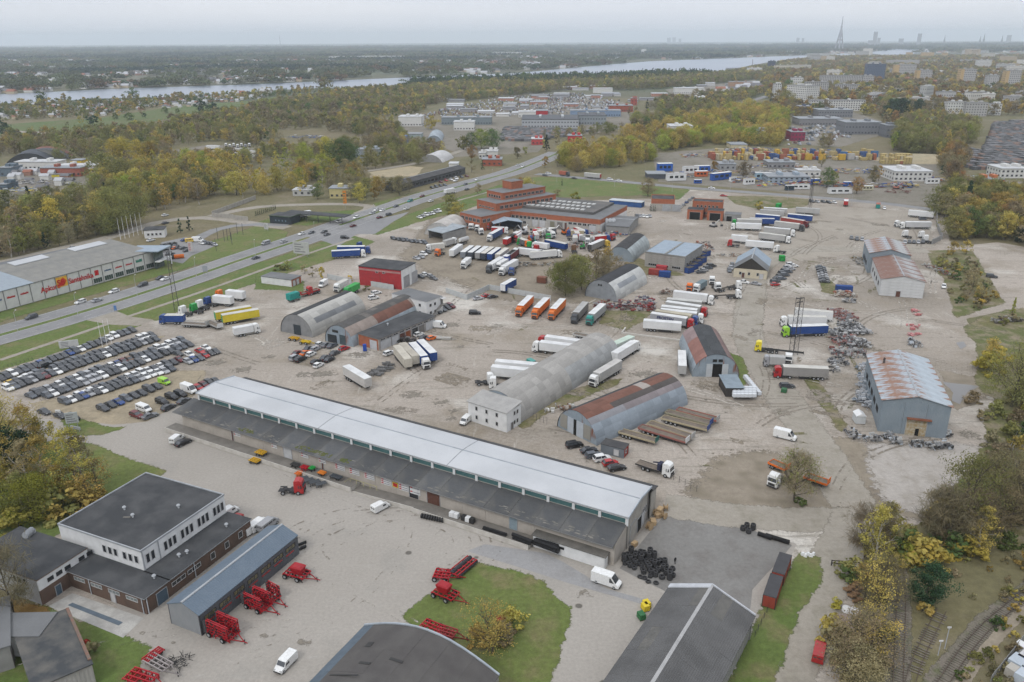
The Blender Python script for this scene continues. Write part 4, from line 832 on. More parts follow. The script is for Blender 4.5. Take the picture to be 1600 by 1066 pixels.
b.walls(8.0,W_BRICK);b.flat(8.0,R_GREY,over=.15,th=.3,edge=W_BRICK);b.windows('F',.8,b.L-.6,4.8,6.6,5);b.windows('F',.8,b.L-.6,1.2,3.0,5);b.windows('R',.8,7,4.8,6.6,2)
bo=b
def sub(name,label,cat,base,x0,y0,w,d,h,mat,roof,wins,**k):
 c=Bld(name,label,cat,proj(base.w(x0,y0)),proj(base.w(x0+w,y0)),depth=d,**k)
 c.walls(h,mat);c.flat(h,roof,over=.15,th=.3,edge=mat)
 for f,u0,u1,z0,z1,n in wins:c.windows(f,u0,u1,z0,z1,n)
 return c
def blk(name,label,cat,A_,B_,d,h,wins):
 c=Bld(name,label,cat,A_,B_,depth=d,h=h);c.walls(h-.05,W_BRICK);c.flat(h-.05,R_GREY,over=.15,th=.3,edge=W_BRICK)
 for f,u0,u1,z0,z1,n in wins:c.windows(f,u0*(c.L if f=='F' else c.W),u1*(c.L if f=='F' else c.W),z0,z1,n)
 return c
c=blk('office_block','upper brick block with grey roof rising above the stepped brick office','office building',q('M1',1362,442),q('M1',1482,470),46,12.5,[('F',.1,.9,9.2,9.9,5),('R',.05,.95,9.3,11,12),('R',.05,.95,5.6,7.3,12),('R',.05,.95,2,3.6,12)])
c2=blk('office_block','topmost brick storey with long window band above the brick office','office building',q('M1',1424,385),q('M1',1520,405),34,16.5,[('F',.1,.9,13.4,14.8,5),('R',.05,.95,13.4,14.8,9)])
c3=blk('stair_tower','small square brick tower crowning the brick office','tower',q('M1',1520,325),q('M1',1575,335),9,21,[])
f1=Bld('brick_factory','wide brick factory hall with dark roof dotted with white skylights','factory',q('M1',1485,505),q('M2',545,568),q('M2',690,478),7.5)
f1.walls(7.4,W_BRICK,z0=4.9);f1.walls(4.9,W_WHITE,mats={'F':M('pale_factory_wall',(.42,.41,.38),(.33,.32,.3))});f1.flat(7.4,R_GREY,over=.1,th=.3,edge=W_BRICK)
f1.windows('F',2,f1.L*.5,4.0,5.6,12);f1.windows('F',f1.L*.7,f1.L-2,3.4,4.6,6);f1.windows('F',2,f1.L*.3,1.2,2.6,7)
for u,w,m in((.36,.05,WDOOR),(.43,.05,WDOOR),(.53,.045,M('olive_door',(.2,.19,.14))),(.6,.05,DOORM),(.67,.02,BDOOR),(.9,.06,WDOOR)):f1.door('F',f1.L*u,f1.L*w,4.0,m)
f1.box('roof_hall',2,10,7.75,f1.L-8,f1.W-1,9.0,M('factory_dark_roof',(.09,.09,.088),(.14,.13,.12),scale=.1))
sk=MB().box(0,0,0,2.0,2.6,.5).mesh('skylight',M('skylight',(.55,.56,.55)))
for i in range(14):
 for j in range(3):f1.part('skylight',sk,None,(6+i*(f1.L-20)/14+rnd.uniform(-.3,.3),13+j*(f1.W-18)/3,9.0))
b=Bld('grey_annex','low grey-roofed annex with silos at the right end of the brick factory','annex',q('M2',580,600),q('M2',720,610),q('M2',640,540),4.5)
b.walls(4.4,W_GREY);b.gable(4.4,1.2,'x',R_GREY,wall=W_GREY)
for i in range(3):
 o=ob('silo',MB().cyl((0,0,.8),(0,0,6),1.3,n=12).cyl((0,0,6),(0,0,7),1.3,.3,n=12).cyl((0,0,0),(0,0,.8),.5,1.3,n=12).mesh('silo',R_MET),loc=G('M2',580+i*22,632));tag(o,'steel silo beside the grey annex of the brick factory','silo','silos by the factory annex',True,4)
b=Bld('orange_brick_garage','square garage with orange brick top and grey gates left of the brick fire station','garage',q('M2',860,442),q('M2',1005,446),q('M2',900,415),7.0)
b.walls(6.9,W_BRICK,z0=4.6);b.walls(4.6,W_CONC);b.flat(6.9,R_BIT,over=.05,th=.1,par=.5,edge=W_BRICK);b.door('F',7,5,4.2,R_MET);b.door('F',13,5,4.2,R_MET)
b=Bld('brick_station','irregular red brick building with dark open garage bays','building',q('M2',1115,455),q('M2',1300,465),q('M2',1150,445),9.0)
b.W=9;b.walls(9,W_BRICK);b.flat(9,R_BIT,over=.1,th=.2,par=.3,edge=W_BRICK);b.windows('F',2,b.L-2,6,7.2,6,w=1.0);b.windows('F',b.L*.4,b.L*.55,2,3.2,2,w=1)
for x0_,w_ in((-2,9),(b.L*.55,9)):
 c=sub('garage_bay','brick garage bay with dark open mouth, %s side of the brick station'%('left' if x0_<0 else 'right'),'garage',b,x0_,-8,w_,8,5.6,W_BRICK,R_BIT,[]);c.door('F',1.5,w_-3,4.4,BLACK,'doorway')
c=sub('tin_shed','grey tin lean-to shed at the right of the brick station','shed',b,b.L*.55+10,-7,9,7,4,W_GREY,R_GREY,[]);c.door('F',1,3,3,BLACK,'doorway')
b=Bld('blue_roofed_shed','low building with white and blue roof between green field and brick factory','shed',q('M2',600,445),q('M2',800,462),depth=6,h=3.2)
b.walls(3.1,M('blue_clad',(.03,.09,.25)));b.flat(3.1,M('palest_roof',(.5,.53,.55)),over=.2)
b=Bld('canopy_shed','blue-striped open shed behind the breakers yard tractors','shed',q('M1',1060,630),q('M1',1150,650),q('M1',1120,580),4.5)
b.walls(4.4,W_GREY,sides='RBL');b.flat(4.4,M('striped_roof',(.33,.37,.40),ribs=('x',2)),over=.3,rise_y=.8)
b=Bld('blue_shelter','blue-roofed open shelter among scrap lorries','shelter',q('M1',1470,590),q('M2',60,580),depth=9,h=4.5)
b.walls(4.4,M('shelter_wall',(.08,.1,.13)),sides='RBL');b.gable(4.4,1.5,'y',R_BLUE,wall=None)
sp=Bld('shop_building','long white shop with red lettering and grey roof beside the highway','shop',q('M0',-250,1075),q('M0',942,760),q('M0',740,705),8.0)
SP=sp
wp=M('shop_panel',(.62,.62,.60),(.56,.56,.54));sp.walls(7.9,wp,sides='RBL')
npn=16;pw=sp.L/npn;pm=MB().box(.18,0,.2,pw-.18,.22,7.7).mesh('wall_panel',wp);jm=MB().box(-.18,-.12,0,.18,.25,7.9).mesh('pilaster',W_GREY)
for i in range(npn):sp.part('wall_panel',pm,None,(i*pw,0,0));sp.part('pilaster',jm,None,(i*pw,0,0))
sp.box('wall',.2,.22,0,sp.L-.2,.4,7.8,W_GREY)
for i in range(6):sp.windows('F',sp.L-(6-i)*pw+.6,sp.L-(5-i)*pw-.6,.7,2.7,1,w=pw-1.4,mats=[M('shop_glass',(.03,.05,.045),(.06,.09,.08),rough=.15,scale=1),FRAME])
sr=M('shop_roof_sheet',(.24,.235,.215),(.19,.19,.18),scale=.25,ribs=('x',.8));nr=12;
for i in range(nr):
 m=sr if 4<=i<12 else M('shop_roof_blue',(.29,.34,.38),(.27,.31,.35),ribs=('x',.8))
 for j in range(2):sp.part('roof_panel',MB().prism([(j*sp.W/2-(.4 if j==0 else 0),7.95+j*1.3),((j+1)*sp.W/2,9.25 if j==0 else 10.4),((j+1)*sp.W/2,9.45 if j==0 else 10.6),(j*sp.W/2-(.4 if j==0 else 0),8.15+j*1.3)],0,sp.L/nr-.05,'x'),m,(i*sp.L/nr,0,rnd.uniform(0,.04)))
sp.part('gable_end',MB().prism([(0,7.9),(sp.W,7.9),(sp.W,10.3),(sp.W/2,9.2)],sp.L-.3,sp.L-.05,'x'),wp);sp.part('rear_fascia',MB().box(0,sp.W-.2,7.9,sp.L,sp.W-.02,10.35),W_GREY)
for u0,u1 in((.42,.6),(.74,.93)):sp.part('skylight_strip',MB().prism([(sp.W*.8,10.22),(sp.W-.2,10.7),(sp.W-.2,11),(sp.W*.8,10.52)],sp.L*u0,sp.L*u1,'x'),R_WHITE)
def text(parent,s,size,loc,mat,rz=0,rx=R(90),ext=.05,name='lettering',sx=1,bold=.02):
 cu=bpy.data.curves.new(name,'FONT');cu.body=s;cu.size=size;cu.extrude=ext;cu.offset=bold
 t=bpy.data.objects.new('t',cu);COL.objects.link(t);dg=bpy.context.evaluated_depsgraph_get();dg.update()
 me=bpy.data.meshes.new_from_object(t.evaluated_get(dg));bpy.data.objects.remove(t);me.materials.clear();me.materials.append(mat)
 o=ob(name,me,parent,loc,rot=(rx,0,rz));o.scale=(sx,1,1);return o
red=M('logo_red',(.5,.012,.015),dirt=.05)
X6=sp.L-6*pw
text(sp.root,'Santehnika',3.1,(X6-1.95*pw,-.1,3.6),red,sx=.86,bold=.05);text(sp.root,'Apkure',3.1,(X6-4.25*pw,-.1,3.0),red,sx=.9,bold=.05)
lg=sp.box('logo_board',X6-2.95*pw,-.12,3.2,X6-2.05*pw,-.02,7.5,M('logo_yellow',(.75,.42,.05),dirt=.05));text(lg,'SB',3.4,(.25,-.08,.8),red,bold=.1)
ob('logo_flame',MB().prism([(.6,.3),(3.0,.3),(4.6,2.2),(3.2,3.9),(2.3,3.3),(1.9,2.3),(1.0,2.0)],-.04,-.005,'y').mesh('logo_flame',M('logo_orange',(.6,.08,.02),dirt=.05)),lg)
def scribble(parent,x,z,w,h,mat):
 m=MB();t=0
 while t<w:
  k=rnd.uniform(.12,.3)*h*1.6;m.box(t,0,0,t+k,.05,h*rnd.choice((.7,.7,1)));t+=k+.08*h
 ob('lettering',m.mesh('lettering',mat),parent,(x,-.1,z))
lb_=M('logo_blue',(.03,.10,.22));lg_=M('logo_green',(.02,.22,.16))
sp.box('logo_block',X6+pw*.33,-.1,4.0,X6+pw*.67,-.02,6.2,red)
for i,m_ in((1,lb_),(2,red),(3,red),(4,lg_)):scribble(sp.root,X6+i*pw+pw*.2,4.7,pw*.6,.7 if i<4 else 1.3,m_)
for i,m_ in((0,lb_),(1,red),(2,red)):scribble(sp.root,X6-(7-i)*pw-pw*.8-pw*0,4.4,pw*.6,.8,m_)
en=Bld('entrance_wing','pointed glass-fronted entrance with blue-grey roof at the right end of the lettered shop','entrance',q('M0',945,770),q('M0',1000,745),q('M0',900,700),8.0)
en.W=14;en.walls(7.9,M('entrance_glass',(.05,.07,.075),(.12,.14,.14),rough=.15),sides='FR');en.part('roof',MB().prism([(-3,8.6),(14,8.2),(14,8.5),(-3,9.0)],-1,en.L+3,'x'),R_BLUE);en.part('canopy',MB().box(0,-2.5,3.4,en.L+3,-.05,3.8),W_WHITE)
en.part('column',MB().cyl((0,0,0),(0,0,8.4),.2,n=6),W_WHITE,(en.L+2.4,-2.3,0))
b=Bld('kiosk','small white flat-roofed kiosk by the flagpoles behind the lettered shop','kiosk',q('M0',885,632),q('M0',1010,625),q('M0',900,612),4.5)
b.walls(4.4,W_WHITE);b.flat(4.4,R_BIT);b.windows('F',1,b.L-1,1.5,2.6,4,w=1)
b=Bld('low_shed','long narrow dark-roofed shed behind the lettered shop','shed',q('M0',0,860),q('M0',640,722),q('M0',0,845),4.0)
b.W=8;b.walls(3.9,W_GREY);b.flat(3.9,R_GREY);b.windows('F',55,b.L-8,1,3.4,12,mats=[BLACK,DFRAME])
b=Bld('dark_shed','long dark-roofed shed with parked cars beside the far carriageway','shed',q('M1',885,350),q('M1',1290,245),q('M1',890,320),5.0)
b.W=13;b.walls(4.9,M('shed_dark',(.09,.095,.10)));b.gable(4.9,1.6,'x',R_DARK,wall=M('shed_dark',(.09,.095,.10)),npan=8);b.windows('F',5,b.L-5,1.5,3,16,mats=[GLASS,DFRAME])
b=Bld('filling_station','small dark-clad building with green edge beside the highway bend','building',q('M1',82,540),q('M1',210,550),q('M1',140,520),4.5)
b.walls(4.4,M('dark_clad',(.035,.045,.055)));b.flat(4.4,R_BIT,edge=M('green_edge',(.08,.13,.06)));b.windows('F',3,12,1.5,2.4,4,w=.9,mats=[M('blue_sign',(.12,.2,.26)),DFRAME]);b.part('canopy',MB().box(3,b.W,4.2,b.L+30,b.W+8,4.6),R_BIT)
for i in range(4):b.part('column',MB().cyl((0,0,0),(0,0,4.2),.2,n=6),DFRAME,(b.L+4+i*8,b.W+.5,0))
for A_,B_,nm in((q('M1',440,930),q('M1',590,965),'beside the parked vans'),(q('M1',640,965),q('M1',850,1000),'below the red hall'),(q('L1',1170,70),q('L1',1300,115),'right of the white office'),(q('L1',1300,115),q('L1',1440,50),'angled beyond the white office'),(q('L1',1440,50),q('L2',240,120),'behind the orange lorries')):
 b=Bld('perimeter_wall','pale concrete panel wall '+nm,'wall',A_,B_,depth=.25,group='pieces of the pale perimeter wall');n=max(2,round(b.L/3));pm=MB().box(.04,0,0,b.L/n-.04,.16,2.3).mesh('wall_panel',M('pale_wall',(.46,.48,.48),(.4,.42,.42)))
 for i in range(n):b.part('wall_panel',pm,None,(i*b.L/n,rnd.uniform(-.03,.03),rnd.uniform(-.05,.05)))
for A_,B_,nm in((q('L2',695,292),q('L2',672,325),'short return'),(q('L2',675,325),q('L2',1095,378),'long run beside the white trailers')):
 b=Bld('low_kerb_wall','low pale concrete kerb wall, '+nm,'wall',A_,B_,depth=.5);b.box('kerb',0,0,0,b.L,.5,.7,dw)
for A_,B_,nm in((q('M0',1310,550),q('M0',1440,560),'left piece beside the gate'),(q('M0',1440,565),q('M0',1530,575),'right piece beside the gate'),(q('M0',1310,540),q('M0',1579,440),'running back along the trees')):
 b=Bld('boundary_wall','pale boundary wall across the highway, '+nm,'wall',A_,B_,depth=.3);b.box('wall',0,0,0,b.L,.3,2.6,W_CONC)
for A_,B_,nm in((q('M3',1045,480),q('M3',1035,600),'straight run'),(q('M3',1035,600),q('M3',1070,690),'curved lower run'),(q('M3',1010,720),q('M3',1065,695),'short end')):
 a_=P(*A_);b_=P(*B_)
 b=Bld('yard_wall','grey wall along the lane at the upper right, '+nm,'wall',A_,B_,depth=.3);b.box('wall',0,0,0,b.L,.3,2.8,W_GREY)
def paintm():
 g=NG('vehicle_paint');oi=g.n("ShaderNodeObjectInfo");n=g.noise(g.coord(),3,4)
 c=g.mix(1.0,oi.outputs['Color'],g.mix(g.ramp(n,.3,.7),(.78,.77,.74),(1,1,1)),'MULTIPLY')
 return g.done(c,.32,0,spec=.5)
PAINTM=paintm();TYRE=M('tyre_rubber',(.018,.018,.019),dirt=.4);RIM=M('wheel_rim',(.35,.36,.37),rough=.4);CGLASS=M('car_glass',(.04,.046,.054),rough=.06,spec=1.0,dirt=.0);CHAS=M('chassis_dark',(.04,.04,.042));LAMP=M('lamp_lens',(.5,.5,.48),rough=.2);RLAMP=M('tail_lamp',(.3,.01,.01),rough=.3);TRAY=M('deck_boards',(.17,.14,.11),(.12,.10,.085),scale=1)
BOXM=M('trailer_skin',(1,1,1),(.86,.86,.86),scale=.25,objcol=True,dirt=.18,rough=.55);TARP=M('tarpaulin_top',(1,1,1),(.8,.8,.8),scale=.3,objcol=True,dirt=.25)
SPEC={}
def wheel_mesh(r,w,n=10):
 m=MB();m.cyl((0,-w/2,0),(0,w/2,0),r,n=n,m=0);m.cyl((0,-w/2-.015,0),(0,w/2+.015,0),r*.58,n=8,m=1);return m.mesh('wheel',[TYRE,RIM])
WM={'car':wheel_mesh(.32,.22),'van':wheel_mesh(.36,.25),'truck':wheel_mesh(.52,.4,12),'big':wheel_mesh(.8,.55,12)}
def loft(m,secs,mat=0,cap=True):
 """secs: list of (x, half width low, half width high, z low, z high)"""
 for i,(x,wl,wh,zl,zh)in enumerate(secs):
  m.v+=[(x,-wl,zl),(x,wl,zl),(x,wh,zh),(x,-wh,zh)]
 o=len(m.v)-4*len(secs)
 for i in range(len(secs)-1):
  a=o+4*i;b=a+4
  for k in range(4):m.f.append([a+k,a+(k+1)%4,b+(k+1)%4,b+k]);m.m.append(mat);m.sm.append(False)
 if cap:
  m.f+=[[o,o+1,o+2,o+3],[o+4*(len(secs)-1)+k for k in range(4)]];m.m+=[mat,mat];m.sm+=[False,False]
 return m
def car_spec(kind,L,W,H,bonnet,boot,belt=.88,rake=.55,rr=.35):
 h=L/2;w=W/2;m=MB()
 loft(m,[(-h,w*.86,w*.84,.42,belt-.12),(-h+.12,w*.95,w*.93,.30,belt-.02),(-h+.9,w,w*.96,.26,belt+.02),(h-1.1,w,w*.95,.26,belt),(h-.35,w*.96,w*.9,.28,belt-.18),(h,w*.82,w*.76,.36,belt-.34)])
 f0=h-bonnet;r0=-h+boot;top=H;tw=w*.78
 m.box(r0+rr+.05,-tw,top-.06,f0-rake-.05,tw,top)
 for s_ in(-1,1):
  for(xa,xb)in((f0-.02,f0-rake),((f0+r0)/2+.04,(f0+r0)/2+.02),(r0+.02,r0+rr)):
   m.add([(xa+.05,s_*w*.93,belt-.02),(xa-.07,s_*w*.93,belt-.02),(xb-.07,s_*tw,top-.03),(xb+.05,s_*tw,top-.03)],[(0,1,2,3)])
 m.box(-.02+f0-rake-.3,-w*1.12,belt+.02,f0-rake+.0+.05,-w*.95,belt+.16).box(f0-rake-.3,w*.95,belt+.02,f0-rake+.05,w*1.12,belt+.16)
 g=MB();g.add([(r0,-w*.9,belt-.03),(f0,-w*.9,belt-.03),(f0,w*.9,belt-.03),(r0,w*.9,belt-.03),(r0+rr,-tw*.97,top-.05),(f0-rake,-tw*.97,top-.05),(f0-rake,tw*.97,top-.05),(r0+rr,tw*.97,top-.05)],[(0,1,5,4),(1,2,6,5),(2,3,7,6),(3,0,4,7),(4,5,6,7)])
 hl=MB().box(h-.2,-w*.78,.58,h-.01,-w*.5,.70).box(h-.2,w*.5,.58,h-.01,w*.78,.70)
 tl=MB().box(-h-.01,-w*.86,.68,-h+.06,-w*.62,.84).box(-h-.01,w*.62,.68,-h+.06,w*.86,.84)
 x=L*.30
 SPEC[kind]=[('body',m.mesh('body',PAINTM),(0,0,0),0),('glazing',g.mesh('glazing',CGLASS),(0,0,0),None),('headlight',MB().box(h-.25,w*.48,.56,h-.02,w*.76,.70).mesh('headlight',LAMP),(0,0,0),None),('headlight',MB().box(h-.25,-w*.76,.56,h-.02,-w*.48,.70).mesh('headlight',LAMP),(0,0,0),None),('tail_light',MB().box(-h-.015,w*.6,.66,-h+.1,w*.86,.82).mesh('tail_light',RLAMP),(0,0,0),None),('tail_light',MB().box(-h-.015,-w*.86,.66,-h+.1,-w*.6,.82).mesh('tail_light',RLAMP),(0,0,0),None)]+[('wheel',WM['car'],(sx*x,sy*(w-.11),.32),None)for sx in(-1,1)for sy in(-1,1)]
 SPEC[kind+'_mid']=[SPEC[kind][0],SPEC[kind][1]]+SPEC[kind][6:]
car_spec('saloon',4.7,1.82,1.45,1.45,.55,.9,.75,.75)
car_spec('hatchback',4.2,1.78,1.50,1.15,.1,.92,.75,.45)
car_spec('estate',4.75,1.84,1.52,1.35,.08,.92,.75,.4)
car_spec('suv',4.7,1.92,1.75,1.25,.06,1.05,.65,.3)
def van_spec(kind,L,W,H,nose,slope,wheels='van',side=False,small=False):
 h=L/2;w=W/2;m=MB();belt=1.05 if small else 1.25
 f=h-nose
 loft(m,[(-h,w*.97,w*.9,.4,H-.04),(-h+.1,w,w*.93,.35,H),(f-slope-.1,w,w*.93,.35,H),(f-slope+.25,w,w*.9,.35,H-.1),(f,w,w*.96,.35,belt),(h-.15,w*.94,w*.85,.36,belt-.25),(h,w*.85,w*.78,.42,belt-.42)])
 g=MB();a=f-slope+.28;t=H-.12
 g.add([(f+.03,-w*.88,belt+.04),(f+.03,w*.88,belt+.04),(a+.05,w*.8,t),(a+.05,-w*.8,t)],[(0,1,2,3)])
 sw=MB()
 for s_ in(-1,1):sw.add([(f-.25,s_*(w+.012),belt+.05),(f-1.25,s_*(w+.012),belt+.05),(f-1.25,s_*(w*.955+.012),t-.22),(a-.12,s_*(w*.955+.012),t-.22)],[(0,1,2,3)])
 if side:
  for s_ in(-1,1):
   for xx in(f-2.7,f-4.1):sw.add([(xx,s_*(w+.012),belt+.05),(xx+1.2,s_*(w+.012),belt+.05),(xx+1.2,s_*(w*.955+.012),t-.22),(xx,s_*(w*.955+.012),t-.22)],[(0,1,2,3)])
 rw=MB().box(-h-.012,-w*.7,belt+.1,-h+.02,-.08,t-.3).box(-h-.012,.08,belt+.1,-h+.02,w*.7,t-.3)
 SPEC[kind]=[('body',m.mesh('body',PAINTM),(0,0,0),0),('windscreen',g.mesh('windscreen',CGLASS),(0,0,0),None),('side_window',sw.mesh('side_window',CGLASS),(0,0,0),None),('rear_window',rw.mesh('rear_window',CGLASS),(0,0,0),None),('headlight',MB().box(h-.2,w*.5,.7,h-.03,w*.8,.88).box(h-.2,-w*.8,.7,h-.03,-w*.5,.88).mesh('headlight',LAMP),(0,0,0),None),('bumper',MB().box(h-.1,-w*.84,.36,h+.05,w*.84,.6).mesh('bumper',CHAS),(0,0,0),None)]+[('wheel',WM['car' if small else 'van'],(sx,sy*(w-.13),.34),None)for sx in(-h+L*.2,h-L*.17)for sy in(-1,1)]
van_spec('panel_van',5.9,2.02,2.55,.75,1.15);van_spec('minibus',5.4,1.95,2.0,.8,.9,side=True);van_spec('small_van',4.5,1.82,1.85,.95,.75,small=True)
def wheels(xs,w=1.05,kind='truck'):return[('wheel',WM[kind],(x,s_*w,.52 if kind=='truck' else .8),None)for x in xs for s_ in(-1,1)]
def cab(m,x1,Wd=2.45,H=3.7,L=2.2,hood=True):
 w=Wd/2;x0=x1-L
 loft(m,[(x0,w,w*.92,.75,H-.25),(x0+.1,w,w*.92,.7,H-.1),(x1-1.0,w,w*.86,.55,H),(x1-.35,w,w*.84,.5,H-.35),(x1-.1,w*.98,w*.92,.45,1.9),(x1,w*.95,w*.93,.45,1.7)])
 m.box(x1-.9,w,2.0,x1-.65,w+.25,2.7).box(x1-.9,-w-.25,2.0,x1-.65,-w,2.7)
def cabglass(x1,Wd=2.45,H=3.7):
 w=Wd/2;g=MB();g.add([(x1-.05,-w*.86,1.85),(x1-.05,w*.86,1.85),(x1-.27,w*.82,2.85),(x1-.27,-w*.82,2.85)],[(0,1,2,3)])
 s=MB()
 for k in(-1,1):s.add([(x1-.3,k*(w+.015),1.8),(x1-1.2,k*(w+.015),1.8),(x1-1.2,k*(w*.955+.015),2.55),(x1-.5,k*(w*.955+.015),2.55)],[(0,1,2,3)])
 gr=MB().box(x1-.05,-w*.7,.8,x1+.03,w*.7,1.5).box(x1-.05,-w*.95,.42,x1+.06,w*.95,.72)
 return[('windscreen',g.mesh('windscreen',CGLASS),(0,0,0),None),('side_window',s.mesh('side_window',CGLASS),(0,0,0),None),('grille',gr.mesh('grille',CHAS),(0,0,0),None)]
def tractor_parts(x1,L=6.0,short=False):
 c=MB();cab(c,x1)
 ch=MB().box(x1-L,-.5,.7,x1-2.1,.5,1.0).box(x1-3.4,.55,.45,x1-2.3,1.15,1.0).box(x1-3.4,-1.15,.45,x1-2.3,-.55,1.0).cyl((x1-4.5,0,1.0),(x1-4.5,0,1.16),.55,n=10).box(x1-L,-1.2,.98,x1-L+1.6,-.75,1.1).box(x1-L,.75,.98,x1-L+1.6,1.2,1.1)
 return[('cab',c.mesh('cab',PAINTM),(0,0,0),0)]+cabglass(x1)+[('chassis',ch.mesh('chassis',CHAS),(0,0,0),None)]+wheels((x1-1.3,x1-4.9))
SPEC['lorry_tractor']=tractor_parts(3.0)
def box_parts(x0,x1,z0=1.15,z1=4.0,w=1.27,rear=True):
 m=MB().box(x0,-w,z0,x1,w,z1-.06)
 t=MB().box(x0-.01,-w-.01,z1-.06,x1+.01,w+.01,z1+.02)
 for i in range(1,5):t.box(x0+(x1-x0)*i/5-.03,-w,z1+.02,x0+(x1-x0)*i/5+.03,w,z1+.04)
 r=MB().box(x0-.05,-w+.08,z0+.1,x0,-.02,z1-.15).box(x0-.05,.02,z0+.1,x0,w-.08,z1-.15)
 return[('cargo_box',m.mesh('cargo_box',BOXM),(0,0,0),1),('cargo_roof',t.mesh('cargo_roof',TARP),(0,0,0),2),('rear_door',r.mesh('rear_door',BOXM),(0,0,0),3)]
def under(x0,x1,legs=True):
 m=MB().box(x0,-.55,.85,x1,.55,1.15).box(x0+.1,-1.2,.55,x0+.2,1.2,.75)
 if legs:m.box(x1-3.0,-.9,0,x1-2.85,-.75,.9).box(x1-3.0,.75,0,x1-2.85,.9,.9)
 m.box(x0+5.5,-1.2,.5,x1-3.4,-1.12,1.0).box(x0+5.5,1.12,.5,x1-3.4,1.2,1.0)
 return[('chassis',m.mesh('chassis',CHAS),(0,0,0),None)]
SPEC['semi_trailer']=box_parts(-6.8,6.8)+under(-6.8,6.8)+wheels((-5.2,-3.9,-2.6))
SPEC['articulated_lorry']=box_parts(-8.2,5.4)+under(-8.2,4,False)+wheels((-6.6,-5.3,-4.0))+tractor_parts(8.1)
SPEC['rigid_lorry']=box_parts(-4.6,2.3,1.1,3.6)+[('chassis',MB().box(-4.6,-.5,.7,3,.5,1.1).mesh('chassis',CHAS),(0,0,0),None)]+[x for x in tractor_parts(4.7)if x[0]in('cab','windscreen','side_window','grille')]+wheels((3.4,-2.6,-1.3))
SPEC['flatbed_lorry']=[('deck',MB().box(-4.8,-1.2,1.05,1.6,1.2,1.2).mesh('deck',TRAY),(0,0,0),None),('side_rail',MB().box(-4.8,-1.27,.95,1.7,-1.2,1.3).box(-4.8,1.2,.95,1.7,1.27,1.3).mesh('side_rail',CHAS),(0,0,0),None),('crane',MB().box(1.0,-.9,1.2,1.9,.9,3.0).cyl((1.4,0,3),(-.6,.2,2.4),.18,n=5).mesh('crane',M('dark_blue_crane',(.03,.035,.07))),(0,0,0),None),('chassis',MB().box(-4.6,-.5,.7,3,.5,1.04).mesh('chassis',CHAS),(0,0,0),None)]+[x for x in tractor_parts(4.7)if x[0]in('cab','windscreen','side_window','grille')]+wheels((3.4,-2.6,-1.3))
SPEC['flatbed_trailer']=[('deck',MB().box(-6.6,-1.2,1.08,6.6,1.2,1.28).mesh('deck',TRAY),(0,0,0),None),('side_rail',MB().box(-6.7,-1.28,1.0,6.7,-1.21,1.5).box(-6.7,1.21,1.0,6.7,1.28,1.5).box(-6.72,-1.2,1.0,-6.62,1.2,1.5).mesh('side_rail',BOXM),(0,0,0),0),('headboard',MB().box(6.62,-1.2,1.0,6.75,1.2,2.5).mesh('headboard',BOXM),(0,0,0),1)]+under(-6.6,6.6)+wheels((-5.0,-3.7,-2.4))
SPEC['bare_chassis']=[('frame',MB().box(-6.3,-.55,.95,6.3,-.35,1.25).box(-6.3,.35,.95,6.3,.55,1.25).box(-6.3,-1.2,1.0,-6.1,1.2,1.2).box(6.1,-1.2,1.0,6.3,1.2,1.2).box(-2,-1.2,1.0,-1.8,1.2,1.2).box(2,-1.2,1.0,2.2,1.2,1.2).mesh('frame',M('chassis_paint',(1,1,1),(.7,.7,.7),objcol=True)),(0,0,0),0)]+wheels((-5.0,-3.7,-2.4))
tk=MB();tk.cyl((-5.5,0,2.4),(5.0,0,2.4),1.2,n=14).cyl((-5.9,0,2.4),(-5.5,0,2.4),.8,1.2,n=14).cyl((5.0,0,2.4),(5.4,0,2.4),1.2,.8,n=14)
SPEC['tank_trailer']=[('tank',tk.mesh('tank',PAINTM),(0,0,0),0)]+under(-5.6,5.2)+wheels((-4.4,-3.1,-1.8))
SPEC['container']=[('shell',MB().box(-6.0,-1.2,.1,6.0,1.2,2.55).mesh('shell',M('container_steel',(1,1,1),(.8,.8,.8),objcol=True,ribs=('x',.35))),(0,0,0),0),('roof',MB().box(-6.02,-1.22,2.55,6.02,1.22,2.65).mesh('roof',TARP),(0,0,0),1),('door',MB().box(6.0,-1.1,.2,6.05,-.03,2.5).box(6.0,.03,.2,6.05,1.1,2.5).mesh('door',BOXM),(0,0,0),0),('corner_frame',MB().box(-6.03,-1.23,0,-5.9,-1.1,2.6).box(5.9,-1.23,0,6.03,-1.1,2.6).box(-6.03,1.1,0,-5.9,1.23,2.6).box(5.9,1.1,0,6.03,1.23,2.6).mesh('post',CHAS),(0,0,0),None)]
SPEC['short_container']=[(n_,me_,l_,c_)for n_,me_,l_,c_ in SPEC['container']]
wn=MB()
for i in range(3):wn.box(-2.4+i*1.7,-1.26,1.1,-1.3+i*1.7,-1.2,1.95)
SPEC['site_cabin']=[('shell',MB().box(-3.0,-1.2,.1,3.0,1.2,2.6).mesh('shell',TINT),(0,0,0),0),('roof',MB().box(-3.05,-1.25,2.6,3.05,1.25,2.7).mesh('roof',TARP),(0,0,0),1),('window',wn.mesh('window',GLASS),(0,0,0),None)]
ex=MB().box(-1.5,-1.2,.9,1.2,1.2,1.9)
